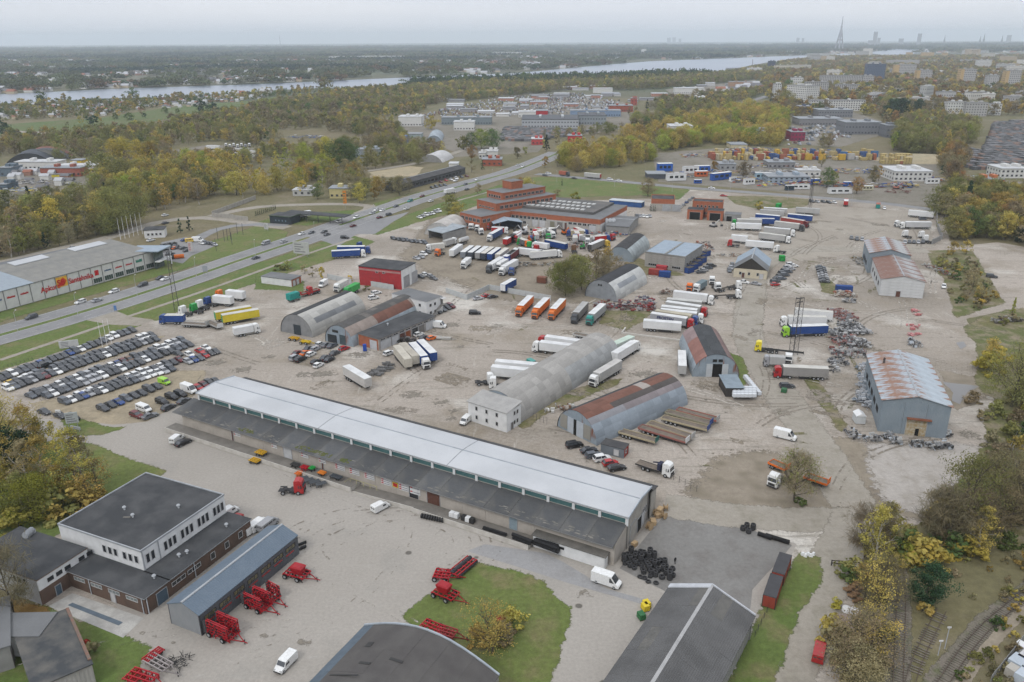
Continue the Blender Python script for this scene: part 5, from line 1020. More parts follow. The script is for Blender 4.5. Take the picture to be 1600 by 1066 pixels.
SPEC['excavator']=[('body',ex.mesh('body',PAINTM),(0,0,0),0),('cab',MB().box(-.2,-1.2,1.9,1.1,0,2.9).mesh('cab',CGLASS),(0,0,0),None),('track',MB().box(-1.9,-1.4,0,1.9,-.8,.85).mesh('track',CHAS),(0,0,0),None),('track',MB().box(-1.9,.8,0,1.9,1.4,.85).mesh('track',CHAS),(0,0,0),None),('boom',MB().cyl((.8,.4,1.6),(3.6,.4,4.6),.25,n=4).cyl((3.6,.4,4.6),(5.6,.4,2.2),.2,n=4).mesh('boom',PAINTM),(0,0,0),0),('bucket',MB().box(5.2,-.2,1.2,6.2,1.0,2.2).mesh('bucket',CHAS),(0,0,0),None)]
SIZE={'saloon':4.7,'hatchback':4.2,'estate':4.75,'suv':4.7,'panel_van':5.9,'minibus':5.4,'small_van':4.5,'semi_trailer':13.6,'articulated_lorry':16.3}
MIDH={'saloon':.7,'hatchback':.7,'estate':.7,'suv':.8,'panel_van':1.2,'minibus':1,'small_van':.9,'semi_trailer':2.2,'articulated_lorry':2.2,'lorry_tractor':1.8,'rigid_lorry':2,'flatbed_trailer':1,'bare_chassis':1,'tank_trailer':2.2,'container':1.3,'site_cabin':1.3,'short_container':1.3}
def spawn(kind,loc,rz,cols,label,cat,group=None,name=None,auto=True,scale=None,h=1.0,spec=None):
 root=ob(name or kind,None,loc=loc,rz=rz,scale=scale);root.empty_display_size=.3
 tag(root,label,cat,group,auto,h)
 for pn,me_,l_,ci in SPEC[spec or kind]:
  ob(pn,me_,root,l_,color=None if ci is None else cols[min(ci,len(cols)-1)])
 return root
CARK={'d':('saloon','estate','hatchback','suv'),'k':('suv','saloon'),'w':('hatchback','saloon','suv'),'s':('estate','saloon','hatchback'),'g':('saloon','estate')}
KN={'saloon':'saloon car','hatchback':'hatchback','estate':'estate car','suv':'SUV'}
def car(p,d,code='d',label=None,group=None,kind=None,where='',mid=False,z=.65):
 """p: photograph point of the car's middle; d: photograph vector its nose points along"""
 kind=kind or rnd.choice(CARK.get(code,('hatchback','saloon')))
 a=P(p[0],p[1],z);b=P(p[0]+d[0]*.2,p[1]+d[1]*.2,z);rz=math.atan2(b.y-a.y,b.x-a.x);a.z=.09
 c=PAINT[code];j=rnd.uniform(.8,1.25)if code in 'dgs' else rnd.uniform(.93,1.05);c=tuple(v*j for v in c)
 if code=='d' and rnd.random()<.35:c=(c[0]*1.6,c[1]*1.7,c[2]*1.8)
 cat='van' if kind in('panel_van','minibus','small_van')else 'car'
 kn=KN.get(kind,kind.replace('_',' '))
 return spawn(kind+'_mid' if mid and kind+'_mid' in SPEC else kind,a,rz+rnd.uniform(-.03,.03),[c],label or f'{PNAME[code]} {kn} {where}'.strip(),cat,group,name='parked_'+cat if 'driving' not in(label or '')else 'moving_'+cat)
ORD=['first','second','third','fourth','fifth','sixth','seventh','eighth','ninth','tenth','eleventh','twelfth','thirteenth','fourteenth','fifteenth','sixteenth','seventeenth','eighteenth','nineteenth','twentieth','twenty-first','twenty-second','twenty-third','twenty-fourth','twenty-fifth','twenty-sixth','twenty-seventh','twenty-eighth','twenty-ninth','thirtieth']
def row(c,x0,y0,x1,y1,cols,d,where,group,mid=True,jit=.08):
 n=len(cols)
 for i,k in enumerate(cols):
  if k==' ':continue
  t=i/max(1,n-1);p=q(c,x0+(x1-x0)*t,y0+(y1-y0)*t+rnd.uniform(-2.5,2.5))
  kind=rnd.choice(CARK.get(k,('hatchback','saloon')))
  car(p,d,k,label=f'{PNAME[k]} {KN[kind]}, {ORD[i]} from the left {where}',group=group,kind=kind,mid=mid)
lot='cars parked in rows on the car lot'
D=(80,28)
row('L0',5,595,813,296,'ddwddddbddddbdwddddwwddd',D,'in the lot row along the grass verge',lot)
row('L0',65,625,935,330,'ydwwsdd ddddddddddwdddddwwd',D,'in the upper line of the second lot row',lot)
row('L0',50,655,955,352,'wdddsdRdwdddddddwdddddsdd',D,'in the lower line of the second lot row',lot)
row('L0',190,700,1120,362,'dddsdwddwdsdddwbRnddddwwwsd',D,'in the upper line of the third lot row',lot)
row('L0',290,702,1165,385,'dwddddssswddwdddwddddddd',D,'in the lower line of the third lot row',lot)
row('L0',487,702,1105,480,'wwwdddddwwwwdwddR',D,'in the upper line of the fourth lot row',lot)
row('L0',400,740,1050,537,'dwdbsdwdddddswwwsd',D,'in the lower line of the fourth lot row',lot)
row('L0',635,778,965,645,'ddbddddd',D,'in the short front row of the lot',lot)
for x,y,k,kd,w in((1098,443,'d','saloon','standing crosswise at the end of the third lot row'),(1170,450,'w','hatchback','in the right hand cluster of the lot'),(1235,428,'r','saloon','at the back of the right hand cluster of the lot'),(1262,455,'r','hatchback','at the front of the right hand cluster of the lot'),(1270,408,'w','saloon','at the back of the right hand cluster'),(1295,440,'d','saloon','near the right end of the lot cluster'),(1328,430,'d','saloon','at the far right end of the lot'),(1160,492,'s','hatchback','beginning the front line of the right cluster'),(1195,482,'b','hatchback','in the front line of the right cluster'),(1230,470,'d','saloon','ending the front line of the right cluster'),(1015,620,'l','small_van','at the end of the short front lot row'),(1000,742,'k','suv','left of the white van near the warehouse'),(1060,712,'k','suv','in the dark line beside the white van'),(1113,695,'k','suv','right beside the white van near the warehouse'),(1165,670,'w','panel_van','parked at the upper left end of the warehouse'),(1222,655,'r','hatchback','behind the white van at the warehouse corner'),(1257,638,'R','hatchback','beside the red car at the warehouse corner'),(1290,622,'d','hatchback','at the warehouse corner'),(1325,612,'d','saloon','half hidden at the warehouse corner')):
 car(q('L0',x,y),D,k,kind=kd,where=w)
for x,y,k,kd,w,d in((1040,775,'d','estate','alone in front of the dark SUV line',(70,-35)),(1135,735,'d','saloon','in front of the dark line near the warehouse',(70,-30)),(888,787,'w','minibus','behind two dark cars at the lot edge',(60,22)),(842,822,'R','estate','at the lower lot edge',D),(925,828,'g','saloon','at the lower lot edge',(70,-25)),(272,802,'d','saloon','at the lower left of the lot',D),(370,825,'d','saloon','behind the white signboards',D),(450,840,'k','suv','behind the white signboards',D),(280,518,'k','suv','between the first lot rows',(70,-30)),(1092,972,'w','small_van','at the left end of the loading dock',(70,-50)),(1130,992,'k','saloon','at the left end of the loading dock',(75,-35))):
 car(q('L0',x,y),d,k,kind=kd,where=w)
UP,DN=(80,-25),(-80,25)
for c,x,y,k,kd,d in(('L0',193,220,'d','suv',DN),('L0',495,125,'w','estate',DN),('L0',598,115,'s','saloon',UP),('L0',702,60,'w','estate',DN),('M0',880,968,'d','suv',DN),('M0',988,925,'d','saloon',DN),('M0',1020,930,'w','saloon',DN),('M1',60,712,'s','minibus',DN),('M1',172,700,'s','saloon',UP),('M1',0,800,'d','saloon',UP),('M1',282,652,'w','saloon',DN),('M1',342,645,'d','saloon',DN),('M1',420,640,'d','saloon',DN),('M1',438,656,'g','saloon',UP),('M1',512,577,'w','small_van',DN),('M1',600,603,'R','saloon',UP),('M1',618,553,'w','suv',DN),('M1',717,525,'s','estate',DN),('M1',742,505,'w','saloon',DN),('M1',762,550,'R','saloon',UP),('M1',778,508,'w','saloon',DN),('M1',820,533,'d','suv',UP),('M1',862,482,'d','saloon',DN),('M1',930,497,'w','saloon',UP),('M1',950,450,'t','suv',DN),('M1',1025,420,'R','saloon',DN),('M1',1078,450,'w','saloon',UP),('M1',1230,325,'w','suv',DN),('M1',1292,347,'d','saloon',DN),('M1',1302,378,'d','saloon',UP),('M1',1363,318,'w','saloon',DN),('M1',548,676,'k','suv',(80,5)),('M2',35,230,'w','saloon',UP),('M2',68,238,'w','saloon',DN),('M2',225,280,'w','estate',(80,5)),('M2',205,292,'d','estate',(80,5)),('M2',385,310,'d','saloon',(80,8)),('M2',605,318,'w','suv',(80,8)),('M2',660,327,'w','suv',(80,8)),('M2',1232,370,'w','saloon',(80,5)),('M2',1305,417,'r','saloon',(70,5))):
 car(q(c,x,y),d,k,kind=kd,label=f'{PNAME[k]} {KN.get(kd, kd.replace("_", " "))} driving on the road',group='cars driving on the roads',mid=True)
def cars(lst,where,group,d):
 for c,x,y,k,kd in lst:car(q(c,x,y),d,k,kind=kd,where=where,group=group)
cars([('B0',1065,325,'r','suv'),('B0',1098,357,'w','hatchback'),('B0',1145,370,'w','small_van')],'parked beside the white office block','cars by the office block',(60,-45));cars([('B1',12,352,'w','minibus'),('B1',55,350,'s','minibus')],'behind the blue-grey shed','cars by the office block',(60,-45))
car(q('B0',1045,290),(50,-30),'w',kind='small_van',where='at the top corner of the white office block')
car(q('B1',567,270),(70,-35),'w',kind='small_van',where='parked alone in front of the loading dock');car(q('B1',135,980),(-50,50),'w',kind='small_van',where='parked alone in the lower yard');car(q('B2',430,600),(75,25),'w',kind='panel_van',where='long, beside the white store room at the warehouse end',z=1)
car(q('B3',233,930),(10,-60),'r',kind='minibus',where='on the lane at the lower right');car(q('L3',105,955),(80,20),'w',kind='panel_van',where='on the dirt right of the hangars');car(q('L1',1292,860),(-55,50),'w',kind='small_van',where='at the corner of the two storey house');car(q('L2',125,508),(60,35),'t',kind='small_van',where='behind the long grey hangar');car(q('L1',1125,275),(80,5),'w',kind='panel_van',where='at the end of the brick lean-to')
car(q('L1',1350,193),(70,0),'k',kind='suv',where='alone right of the white office');car(q('L3',118,643),(80,0),'d',kind='estate',where='below the red lorry on the right');car(q('L3',1085,30),(0,50),'w',kind='hatchback',where='right of the white fronted gabled hall');car(q('M3',1380,915),(80,8),'d',kind='suv',where='alone on the far right roadway');car(q('M3',955,560),(80,0),'d',kind='suv',where='beside the white trailer at the lane');car(q('M3',718,495),(10,40),'w',kind='hatchback',where='by the green container at the upper yard edge')
cars([('L2',385,1008,'k','suv'),('B2',350,10,'d','saloon'),('B2',372,32,'d','estate'),('B2',410,48,'w','suv'),('B2',448,68,'r','hatchback'),('B2',478,90,'k','estate')],'in the line below the rusty-banded hangar','cars below the hangar',(75,-12))
cars([('L1',240,470,'s','suv'),('L1',275,480,'k','suv'),('L1',255,440,'R','saloon'),('L1',305,440,'o','saloon'),('L1',340,447,'w','hatchback'),('L1',325,412,'d','saloon'),('L1',365,415,'s','hatchback'),('L1',395,385,'w','hatchback'),('L1',432,390,'g','saloon'),('L1',470,395,'d','saloon'),('L1',385,515,'w','hatchback'),('L1',370,495,'k','hatchback'),('L1',428,468,'d','saloon'),('L1',452,480,'k','saloon'),('L1',487,440,'d','saloon')],'scattered before the pale-sided hangar','cars before the hangars',(70,-35))
cars([('L1',545,412,'r','hatchback'),('L1',822,440,'w','estate'),('L1',1005,325,'w','hatchback'),('L1',1040,345,'d','saloon'),('L1',1085,348,'o','hatchback')],'around the brick lean-to','cars before the hangars',(60,-20))
cars([('L1',1120,183,'d','saloon'),('L1',1150,170,'d','saloon'),('L1',1178,160,'d','hatchback'),('L1',1200,152,'R','suv')],'in the row beside the white office','cars by the white office',(60,20));cars([('L1',742,68,'w','estate'),('L1',726,100,'w','suv')],'behind the white office','cars by the white office',(70,-15));cars([('L1',1422,88,'r','saloon'),('L1',1460,92,'d','saloon'),('L1',1370,103,'s','saloon')],'beyond the angled perimeter wall','cars by the white office',(70,-12))
cars([('M1',1015,915,'d','saloon'),('M1',1045,905,'w','hatchback'),('M1',1078,915,'s','hatchback'),('M1',1095,927,'g','saloon'),('M1',1035,778,'w','suv'),('M1',1020,795,'s','hatchback'),('M1',1060,765,'d','saloon'),('M1',990,803,'s','saloon')],'beside the red hall','cars by the red hall',(70,20))
row('M1',848,682,1040,705,'ddddddsd',(70,30),'in the row before the white tent','cars before the tent',mid=True);row('M1',1010,550,1130,512,'wswswsw',(60,20),'in the pale row below the big tree by the highway','cars by the highway',mid=True)
row('M1',1085,368,1165,350,'dddd',(60,20),'before the long dark shed','cars by the dark shed',mid=True);row('M1',1140,330,1300,295,'RrwwdR',(60,20),'beyond the row at the long dark shed','cars by the dark shed',mid=True)
row('M3',45,945,140,845,'dddddsw',(70,-5),'in the slanting row by the cream barn','cars by the cream barn',mid=True);row('M3',45,965,160,850,'r dddsw',(70,-5),'in the front line by the cream barn','cars by the cream barn',mid=True)
for i,k in enumerate('dddssdd'):car(q('M3',325+i*4,858+i*14.5),(70,5),k,label=f'{PNAME[k]} car, {ORD[i]} from the top in the column in the middle of the right yard',group='column of cars in the right yard',kind='saloon',mid=True)
row('M3',270,452,410,460,'dsddw',(30,10),'at the roadside by the pylon','cars by the road',mid=True);row('M3',845,702,955,706,'sddsd',(0,50),'below the white tractors at the lane wall','cars at the lane wall',mid=True);row('M3',515,680,580,685,'gds',(10,40),'left of the joined gable halls','cars at the gable halls',mid=True)
row('M2',1165,888,1230,848,'dsdd',(70,-5),'below the blue skips','cars by the skips',mid=True);row('M2',1340,880,1360,850,'dsd',(20,40),'left of the cream barn','cars by the barn',mid=True);cars([('M2',1432,950,'w','saloon'),('M2',1505,960,'s','saloon')],'in front of the cream barn','cars by the barn',(80,12))
row('M2',770,545,850,545,'dswws',(40,40),'right of the factory annex','cars by the factory',mid=True);row('M2',1040,490,1115,430,'wsbsg',(50,-25),'along the lane to the brick station','cars along the lane',mid=True);cars([('M2',298,210,'d','saloon')],'hidden','cars along the lane',(70,0))if 0 else None
for i in range(3):row('M0',1010,722+i*14,1070+i*12,714+i*12,'ddd' if i else 'dkd',(50,-20),'in the shop car park, line '+ORD[i],'cars in the shop car park',mid=True)
row('M0',1245,708,1325,716,'wddds',(50,20),'at the back of the shop car park','cars in the shop car park',mid=True);cars([('M0',1048,775,'d','saloon'),('M0',1155,755,'d','saloon'),('M0',1140,690,'b','saloon'),('M0',1130,740,'d','saloon'),('M0',1080,740,'o','saloon'),('M0',1020,585,'d','saloon'),('M0',1018,537,'w','saloon'),('M0',452,738,'s','saloon'),('M0',930,692,'w','saloon')],'around the lettered shop','cars in the shop car park',(60,-15))
car(q('M0',1175,697),(60,-5),'y',kind='minibus',where='in the shop car park');car(q('M0',1220,695),(60,0),'w',kind='panel_van',where='in the shop car park')
cars([('L1',415,20,'w','panel_van')],'beside the white refrigerator lorry',None,(-50,30));cars([('M1',255,1040,'t','saloon')],'teal tractor-like',None,(50,-20))if 0 else None
def lorry(kind,c,x0,y0,x1,y1,cols,desc,group=None,auto=True,L=None,cat=None,c2=None):
 z=MIDH.get(kind,1.5);a=G(c,x0,y0,z);b=G(c2 or c,x1,y1,z);m=(a+b)/2;m.z=.08
 cc=[PAINT[k]if isinstance(k,str)else k for k in cols]
 return spawn(kind,m,math.atan2(b.y-a.y,b.x-a.x),cc,desc,cat or{'articulated_lorry':'lorry','semi_trailer':'trailer','flatbed_trailer':'trailer','bare_chassis':'trailer','tank_trailer':'tank trailer','lorry_tractor':'lorry cab','rigid_lorry':'lorry','container':'container','site_cabin':'cabin'}.get(kind,'vehicle'),group,scale=(L,1,1)if L else None,auto=auto)
WT=(.66,.67,.67);GT=(.40,.40,.39);OW=(.55,.54,.5)
AL,ST,FT,LT,RL,BC='articulated_lorry','semi_trailer','flatbed_trailer','lorry_tractor','rigid_lorry','bare_chassis'
OR=(.62,.15,.02)
for a in((AL,'L2',120,108,32,195,[OR,OR,WT,OR],'orange lorry with white roof, %s of three'),(AL,'L2',220,120,130,210,[OR,OR,WT,OR],'orange lorry with white roof, %s of three'),(AL,'L2',320,125,232,218,[OR,OR,WT,OR],'orange lorry with white roof, %s of three')):
 lorry(*a[:-1],a[-1]%{32:'left',130:'middle',232:'right'}[a[4]],'three orange lorries in a row')
lorry(AL,'L2',455,150,378,235,['d',(.2,.19,.18),GT,GT],'dark grey lorry between the orange lorries and the turquoise one');lorry(AL,'L2',565,160,468,245,['t',(.32,.33,.34),WT,GT],'lorry with turquoise cab and grey trailer right of the orange three')
lorry(AL,'L2',1010,85,1235,112,['w',WT,WT,WT],'white lorry, topmost of the parked trailer block');lorry(ST,'L2',965,128,1160,152,[0,GT,WT,WT],'grey-sided trailer, second of the parked block')if 0 else None
tr='trailers parked side by side left of the pale lane'
lorry(ST,'L2',965,132,1160,150,['w',(.3,.3,.29),(.5,.5,.48),GT],'pale roofed trailer just below the topmost white lorry of the block',tr)
lorry(AL,'L2',962,150,1195,185,['r',GT,WT,GT],'red-cab lorry with long white-roofed trailer in the trailer block',tr);lorry(ST,'L2',932,178,1130,200,['w',GT,WT,GT],'white roofed trailer in the middle of the block',tr);lorry(ST,'L2',930,170,1135,195,['w',GT,OW,GT],'x',tr)if 0 else None
lorry(AL,'L2',925,198,1175,225,['w',GT,WT,GT],'white lorry in the middle of the trailer block',tr);lorry(AL,'L2',898,205,1140,240,['b',(.4,.36,.27),(.45,.42,.33),GT],'blue-cab lorry with beige trailer roof in the block',tr)
fr=lorry(AL,'L2',870,222,1112,258,['r',(.34,.35,.37),WT,GT],'red-cab lorry whose grey trailer side reads FROSTEN',tr)
lorry(ST,'L2',815,265,1040,283,['w',WT,WT,WT],'clean white trailer at the front of the trailer block',tr)
text(fr,'FROSTEN',1.5,(-5.6,-1.3,2.4),M('navy_print',(.02,.03,.10),dirt=.05),bold=.04)
lorry(AL,'L2',398,425,140,395,['w',WT,WT,WT],'white lorry with long white trailer behind the grey hangar');lorry(AL,'L2',425,395,175,360,['r',WT,WT,WT],'red-cab lorry with white roofed trailer behind the white lorry')
lorry(AL,'L2',635,470,772,385,['w',WT,WT,WT],'white lorry with plain white trailer at the far end of the grey hangar');lorry(ST,'L2',615,420,715,375,['w',(.55,.6,.55),(.5,.6,.52),(.03,.3,.08)],'green and white trailer at the far end of the grey hangar')
lorry(AL,'L2',672,505,475,625,['w',GT,(.5,.49,.47),GT],'lorry with white cab and grey trailer along the grey hangar');lorry(ST,'L2',1045,450,1050,560,['w',GT,WT,(.55,.55,.53)],'grey trailer backed against the short hangar');lorry(FT,'L2',430,335,545,358,[GT,GT],'grey tipper trailer at the far tip of the grey hangar')
lorry(ST,'L2',140,540,-85,520,['w',WT,WT,WT],'white trailer, upper of two behind the two storey house');lorry(ST,'L2',110,575,-100,555,['w',WT,WT,WT],'white trailer, lower of two behind the two storey house')
lorry(LT,'L1',1370,605,1450,600,['w'],'white tractor unit without trailer, left of two behind the house');lorry(LT,'L1',1530,625,1465,625,['w'],'white tractor unit, right of two behind the house')
lorry(ST,'L1',575,560,675,620,['w',(.5,.49,.47),WT,(.52,.5,.48)],'lone silver-sided trailer standing in the open middle yard')
BT=(.5,.47,.4)
lorry(ST,'L1',870,425,940,510,['w',BT,BT,'b'],'beige roofed trailer with blue end, leftmost of four');lorry(ST,'L1',905,410,985,490,['w',BT,(.42,.39,.33),'b'],'beige roofed trailer with blue end, second of four');lorry(AL,'L1',960,400,1060,515,['w','b',WT,'b'],'blue lorry with white cab and white roof, third of four');lorry(ST,'L1',1015,390,1095,470,['w','b',WT,'b'],'blue trailer with white roof, rightmost of four')
cl=lambda s:s
for i,(x,y,k,rf)in enumerate(((1230,760,WT,WT),(1300,770,(.2,.22,.25),WT),(1345,772,(.06,.07,.09),WT),(1390,775,(.3,.3,.3),WT),(1425,778,(.05,.06,.08),(.6,.58,.53)),(1465,782,'b',WT),(1515,785,(.45,.42,.38),(.6,.58,.53)))):
 lorry(ST,'M1',x+36,y-26,x-30,y+22,['w',k,rf,WT],f'trailer with white end wall, {ORD[i]} from left in the breakers yard row','row of white-ended trailers')
lorry(ST,'M1',1600,770,1530,820,['w',(.05,.08,.3),WT,WT],'trailer with blue curtain just right of the white-ended row');lorry(ST,'M2',35,760,-25,805,['w','R',WT,WT],'trailer with dark red curtain right of the white-ended row')
lorry(AL,'M1',1520,815,1425,875,['d',WT,WT,WT],'dark green-grey lorry with white trailer at the front of the breakers yard');lorry(RL,'M1',1555,820,1480,865,['w',WT,WT,WT],'white box lorry beside the dark green-grey one');lorry(AL,'M2',30,830,-75,890,['w',WT,WT,WT],'white lorry, nearest of the breakers yard front row');lorry(LT,'M2',15,865,-10,895,['b'],'white and blue tractor unit at the corner of the front row')
lorry(RL,'M1',1310,820,1280,845,['w',WT,WT,WT],'small white tipper lorry before the trailer row');lorry(AL,'M1',1500,645,1445,675,['w',(.04,.08,.2),WT,WT],'lorry with blue curtain and white end, alone in the upper breakers yard');lorry(RL,'M1',1465,630,1545,632,['w','r',WT,'w'],'red and white box lorry before the blue sheds')
for i,(x,y)in enumerate(((1565,690),(1590,675))):lorry(ST,'M1',x+25,y-15,x-25,y+15,['r','r',WT,'r'],'red trailer with white roof, %s of two'%('front','rear')[i])
lorry(RL,'M2',50,660,10,690,['r',WT,WT,'r'],'old red and white lorry in the breakers yard');lorry(ST,'M2',215,710,330,735,['w','B',OW,GT],'dark blue trailer beside a white one in the breakers yard');lorry(RL,'M2',225,735,130,720,['w',WT,WT,WT],'white lorry with short box beside the dark blue trailer')
lorry(AL,'M2',150,775,40,762,['r',WT,WT,WT],'red-cab lorry with white trailer near the scrap line');lorry(AL,'M2',155,785,265,775,['w',WT,OW,WT],'white lorry facing right near the scrap line');lorry(ST,'M2',460,750,560,710,[0,(.25,.25,.24),WT,(.05,.05,.05)],'grey trailer with open rear standing on the lane by the scrap lorries')if 0 else lorry(ST,'M2',470,745,565,705,['w',(.25,.25,.24),WT,(.05,.05,.05)],'grey trailer with open rear standing on the lane by the scrap lorries')
lorry(AL,'M1',475,780,670,770,['w','b',WT,WT],'blue curtain lorry with white cab on the grass edge, nearer of two');lorry(AL,'M1',515,752,695,750,['b','b',WT,WT],'blue lorry with white roof, farther of two on the grass edge');lorry(LT,'M1',700,735,610,722,['B'],'dark blue tractor unit behind the two blue lorries')
lorry(RL,'L0',1135,230,990,230,['b','b',OW,'b'],'blue curtain rigid lorry near the lattice mast');lorry(LT,'L0',1180,190,1110,175,['w'],'white tractor unit right of the lattice mast');lorry(LT,'L0',1245,175,1180,160,['G'],'green tractor unit in the row near the mast');lorry(LT,'L0',1280,150,1220,140,['w'],'white tractor unit behind the green one');lorry(LT,'L0',1330,130,1270,120,['b'],'blue tractor unit in the row near the mast')
lorry(ST,'L0',1440,122,1315,110,['w',WT,WT,WT],'white box trailer in the row near the mast',L=.62);lorry(ST,'L0',1510,90,1400,78,['w',WT,WT,WT],'second white box trailer, behind the first near the mast',L=.6);lorry(LT,'L0',1400,85,1345,78,['o'],'orange tractor unit at the back of the row');YE=(.62,.5,.04)
lorry(ST,'L0',1365,235,1600,195,['w',YE,OW,(.06,.3,.12)],'yellow curtain trailer with green end, nearer of two');lorry(ST,'L0',1335,215,1540,178,['w',YE,OW,(.06,.3,.12)],'yellow curtain trailer behind the nearer yellow one');lorry(FT,'L0',1145,262,1265,270,[GT,GT],'grey dropside trailer left of the yellow trailers',L=.75);lorry(FT,'L0',1280,250,1360,285,[GT,WT],'grey dropside trailer slanting before the yellow trailers',L=.7);lorry(RL,'L0',1455,310,1585,285,['w',WT,WT,WT],'white car transporter box below the yellow trailers')
lorry(RL,'M1',575,945,475,1000,['w',WT,OW,WT],'white refrigerator lorry left of the red hall');lorry(RL,'M1',630,975,550,1015,['G',(.06,.35,.09),(.06,.35,.09),'G'],'green lorry beside the white refrigerator lorry');lorry(FT,'M1',380,1000,275,1030,['r','r'],'red low-loader carrying red lorry parts',L=.7)
lorry(LT,'M1',378,995,330,1005,['r'],'red tractor unit on the low-loader');lorry(RL,'M1',215,1045,245,1035,['t','t','t','t'],'small teal lorry left of the red low-loader',L=.6);lorry(ST,'M2',-45,985,0,960,['w','b',WT,'w'],'blue trailer with white cab beyond the perimeter wall',L=.75)
for i,(c,x0,y0,x1,y1,cols,d)in enumerate((('M3',175,508,315,518,['w',GT,GT,GT],'grey semi trailer at the upper right of the trailer park'),('M3',-40,508,130,518,['w',GT,WT,GT],'white roofed trailer at the top of the trailer park'),('M3',-60,520,110,533,['w',GT,GT,GT],'grey trailer second from the top of the trailer park'),('M3',-80,548,75,562,['w','b',WT,GT],'blue sided trailer in the trailer park'),('M3',120,548,275,562,['w','b',WT,GT],'white roofed trailer with blue side right of centre in the trailer park'),('M3',-150,575,75,580,['d','b',(.5,.5,.5),GT],'long trailer in the middle of the trailer park'))):lorry(ST,c,x0,y0,x1,y1,cols,d,'trailers in the upper trailer park')
for c,x0,y0,x1,y1,cols,d in(('M3',90,570,245,595,['R',(.3,.06,.05),OW,GT],'dark red cab lorry in the trailer park'),('M3',50,595,218,615,['d',GT,OW,GT],'dark cab lorry with grey trailer in the trailer park'),('M3',-25,630,170,648,['w',GT,WT,GT],'white cab lorry with grey trailer in the trailer park, third from bottom'),('M3',-60,665,148,690,['w',GT,OW,GT],'white cab lorry with grey trailer low in the trailer park'),('M3',1005,600,812,598,['w',(.5,.51,.52),WT,WT],'white lorry with grey-lettered trailer at the right end of the yard'),('L3',345,245,85,240,['w',WT,OW,WT],'white lorry with cream trailer, middle of the three by the gantry'),('L3',370,295,78,305,['l','b',WT,GT],'lime-cab lorry with blue curtain trailer'),('L3',360,565,40,550,['r',(.28,.27,.26),OW,GT],'red-cab lorry with long grey curtain trailer'),('M3',-30,745,-250,735,['w',WT,WT,WT],'x')):
 if d!='x':lorry(AL,c,x0,y0,x1,y1,cols,d)
lorry(ST,'L3',385,215,175,195,['w',WT,OW,WT],'white trailer, topmost of the three by the gantry');lorry(ST,'M3',870,525,1020,540,['w',WT,WT,WT],'white trailer at the upper right corner of the yard')
lorry(AL,'M2',1530,612,1355,605,['w',WT,WT,WT],'white lorry with small diamond mark facing left before the trailer park');lorry(AL,'M2',1540,585,1355,580,['G',GT,OW,GT],'green-cab lorry behind the white one facing left');lorry(ST,'M2',1455,690,1350,680,['w',WT,WT,WT],'short white trailer by the red tractor unit',L=.6);lorry(LT,'M2',1400,715,1335,710,['r'],'red tractor unit left of the trailer park');lorry(ST,'M3',30,728,-135,715,['w',WT,WT,WT],'white trailer above the cream barn roof');lorry(LT,'M3',105,755,45,745,['w'],'white tractor unit above the cream barn roof')
for i,(x,y)in enumerate(((850,650),(950,655),(975,680))):lorry(LT,'M3',x+30,y+15,x-12,y,['w'],f'white tractor unit, {ORD[i]} from left by the lane wall')
lorry(LT,'M3',840,590,790,592,['w'],'white tractor unit beside the grey-lettered trailer');lorry(LT,'L3',210,400,200,420,['w'],'x')if 0 else lorry(LT,'L3',128,450,126,480,['w'],'white tractor unit above the red-cab lorry');lorry(LT,'L2',1579,405,1530,400,['Y'],'yellow tractor unit at the foot of the lattice gantry')
lorry(BC,'L3',10,420,190,440,[(.04,.04,.04)],'bare black trailer chassis by the gantry');lorry(RL,'L3',70,490,5,487,['s',GT,GT,GT],'small silver lorry left of the red-cab one',L=.7)
for i,(x0,y0,x1,y1,cb,k)in enumerate(((1250,90,1385,85,'w',LT),(1300,50,1388,30,'w',LT))):lorry(BC,'L2',x0-20,y0,x1-30,y1,[(.1,.09,.08)],'bare trailer chassis behind a white tractor, %s'%('nearer','farther')[i]);lorry(k,'L2',x1-40,y1-6,x1+8,y1-6,[cb],'white tractor unit with bare chassis, %s of two'%('nearer','farther')[i])
lorry(RL,'L2',1190,10,1130,45,['w',(.15,.2,.22),(.15,.2,.22),GT],'white cab lorry carrying a grey-blue container');lorry(LT,'L2',1110,15,1090,45,['o'],'orange tractor unit beside the grey-blue container');lorry(LT,'L2',1230,-30,1235,5,['w'],'white tractor unit above the grey-blue container lorry');lorry(LT,'M2',1245,960,1275,985,['w'],'white tractor unit with red skirt')
lorry('flatbed_lorry','B2',590,65,712,105,['w',(.16,.13,.1)],'white cab flatbed lorry below the hangars',cat='lorry')
lorry(LT,'B1',120,175,205,175,['r'],'bright red tractor unit in front of the loading dock');lorry(LT,'B3',60,120,25,150,['w'],'white tractor unit behind the bare tree',cat='lorry cab');lorry(FT,'B3',170,130,275,165,['o','o'],'orange flatbed trailer right of the bare tree',L=.42);lorry(FT,'B3',10,65,90,100,['o','o'],'orange low-loader half hidden by the bare tree',L=.36)
for i,(x0,y0,x1,y1,cols,L_)in enumerate(((700,935,860,980,['e',(.02,.12,.1)],.8),(860,880,1100,960,['e',GT],1),(805,905,1065,985,[(.3,.12,.1),WT],1.05),(945,845,1195,910,['e','b'],1),(990,815,1190,870,[(.3,.28,.2),'b'],1),(1050,800,1240,850,[(.35,.12,.09),GT],.9))):
 lorry(FT,'L2',x0,y0,x1,y1,cols,f'flatbed trailer, {ORD[i]} of the six beside the rusty-banded hangar','flatbed trailers beside the hangar',L=L_)
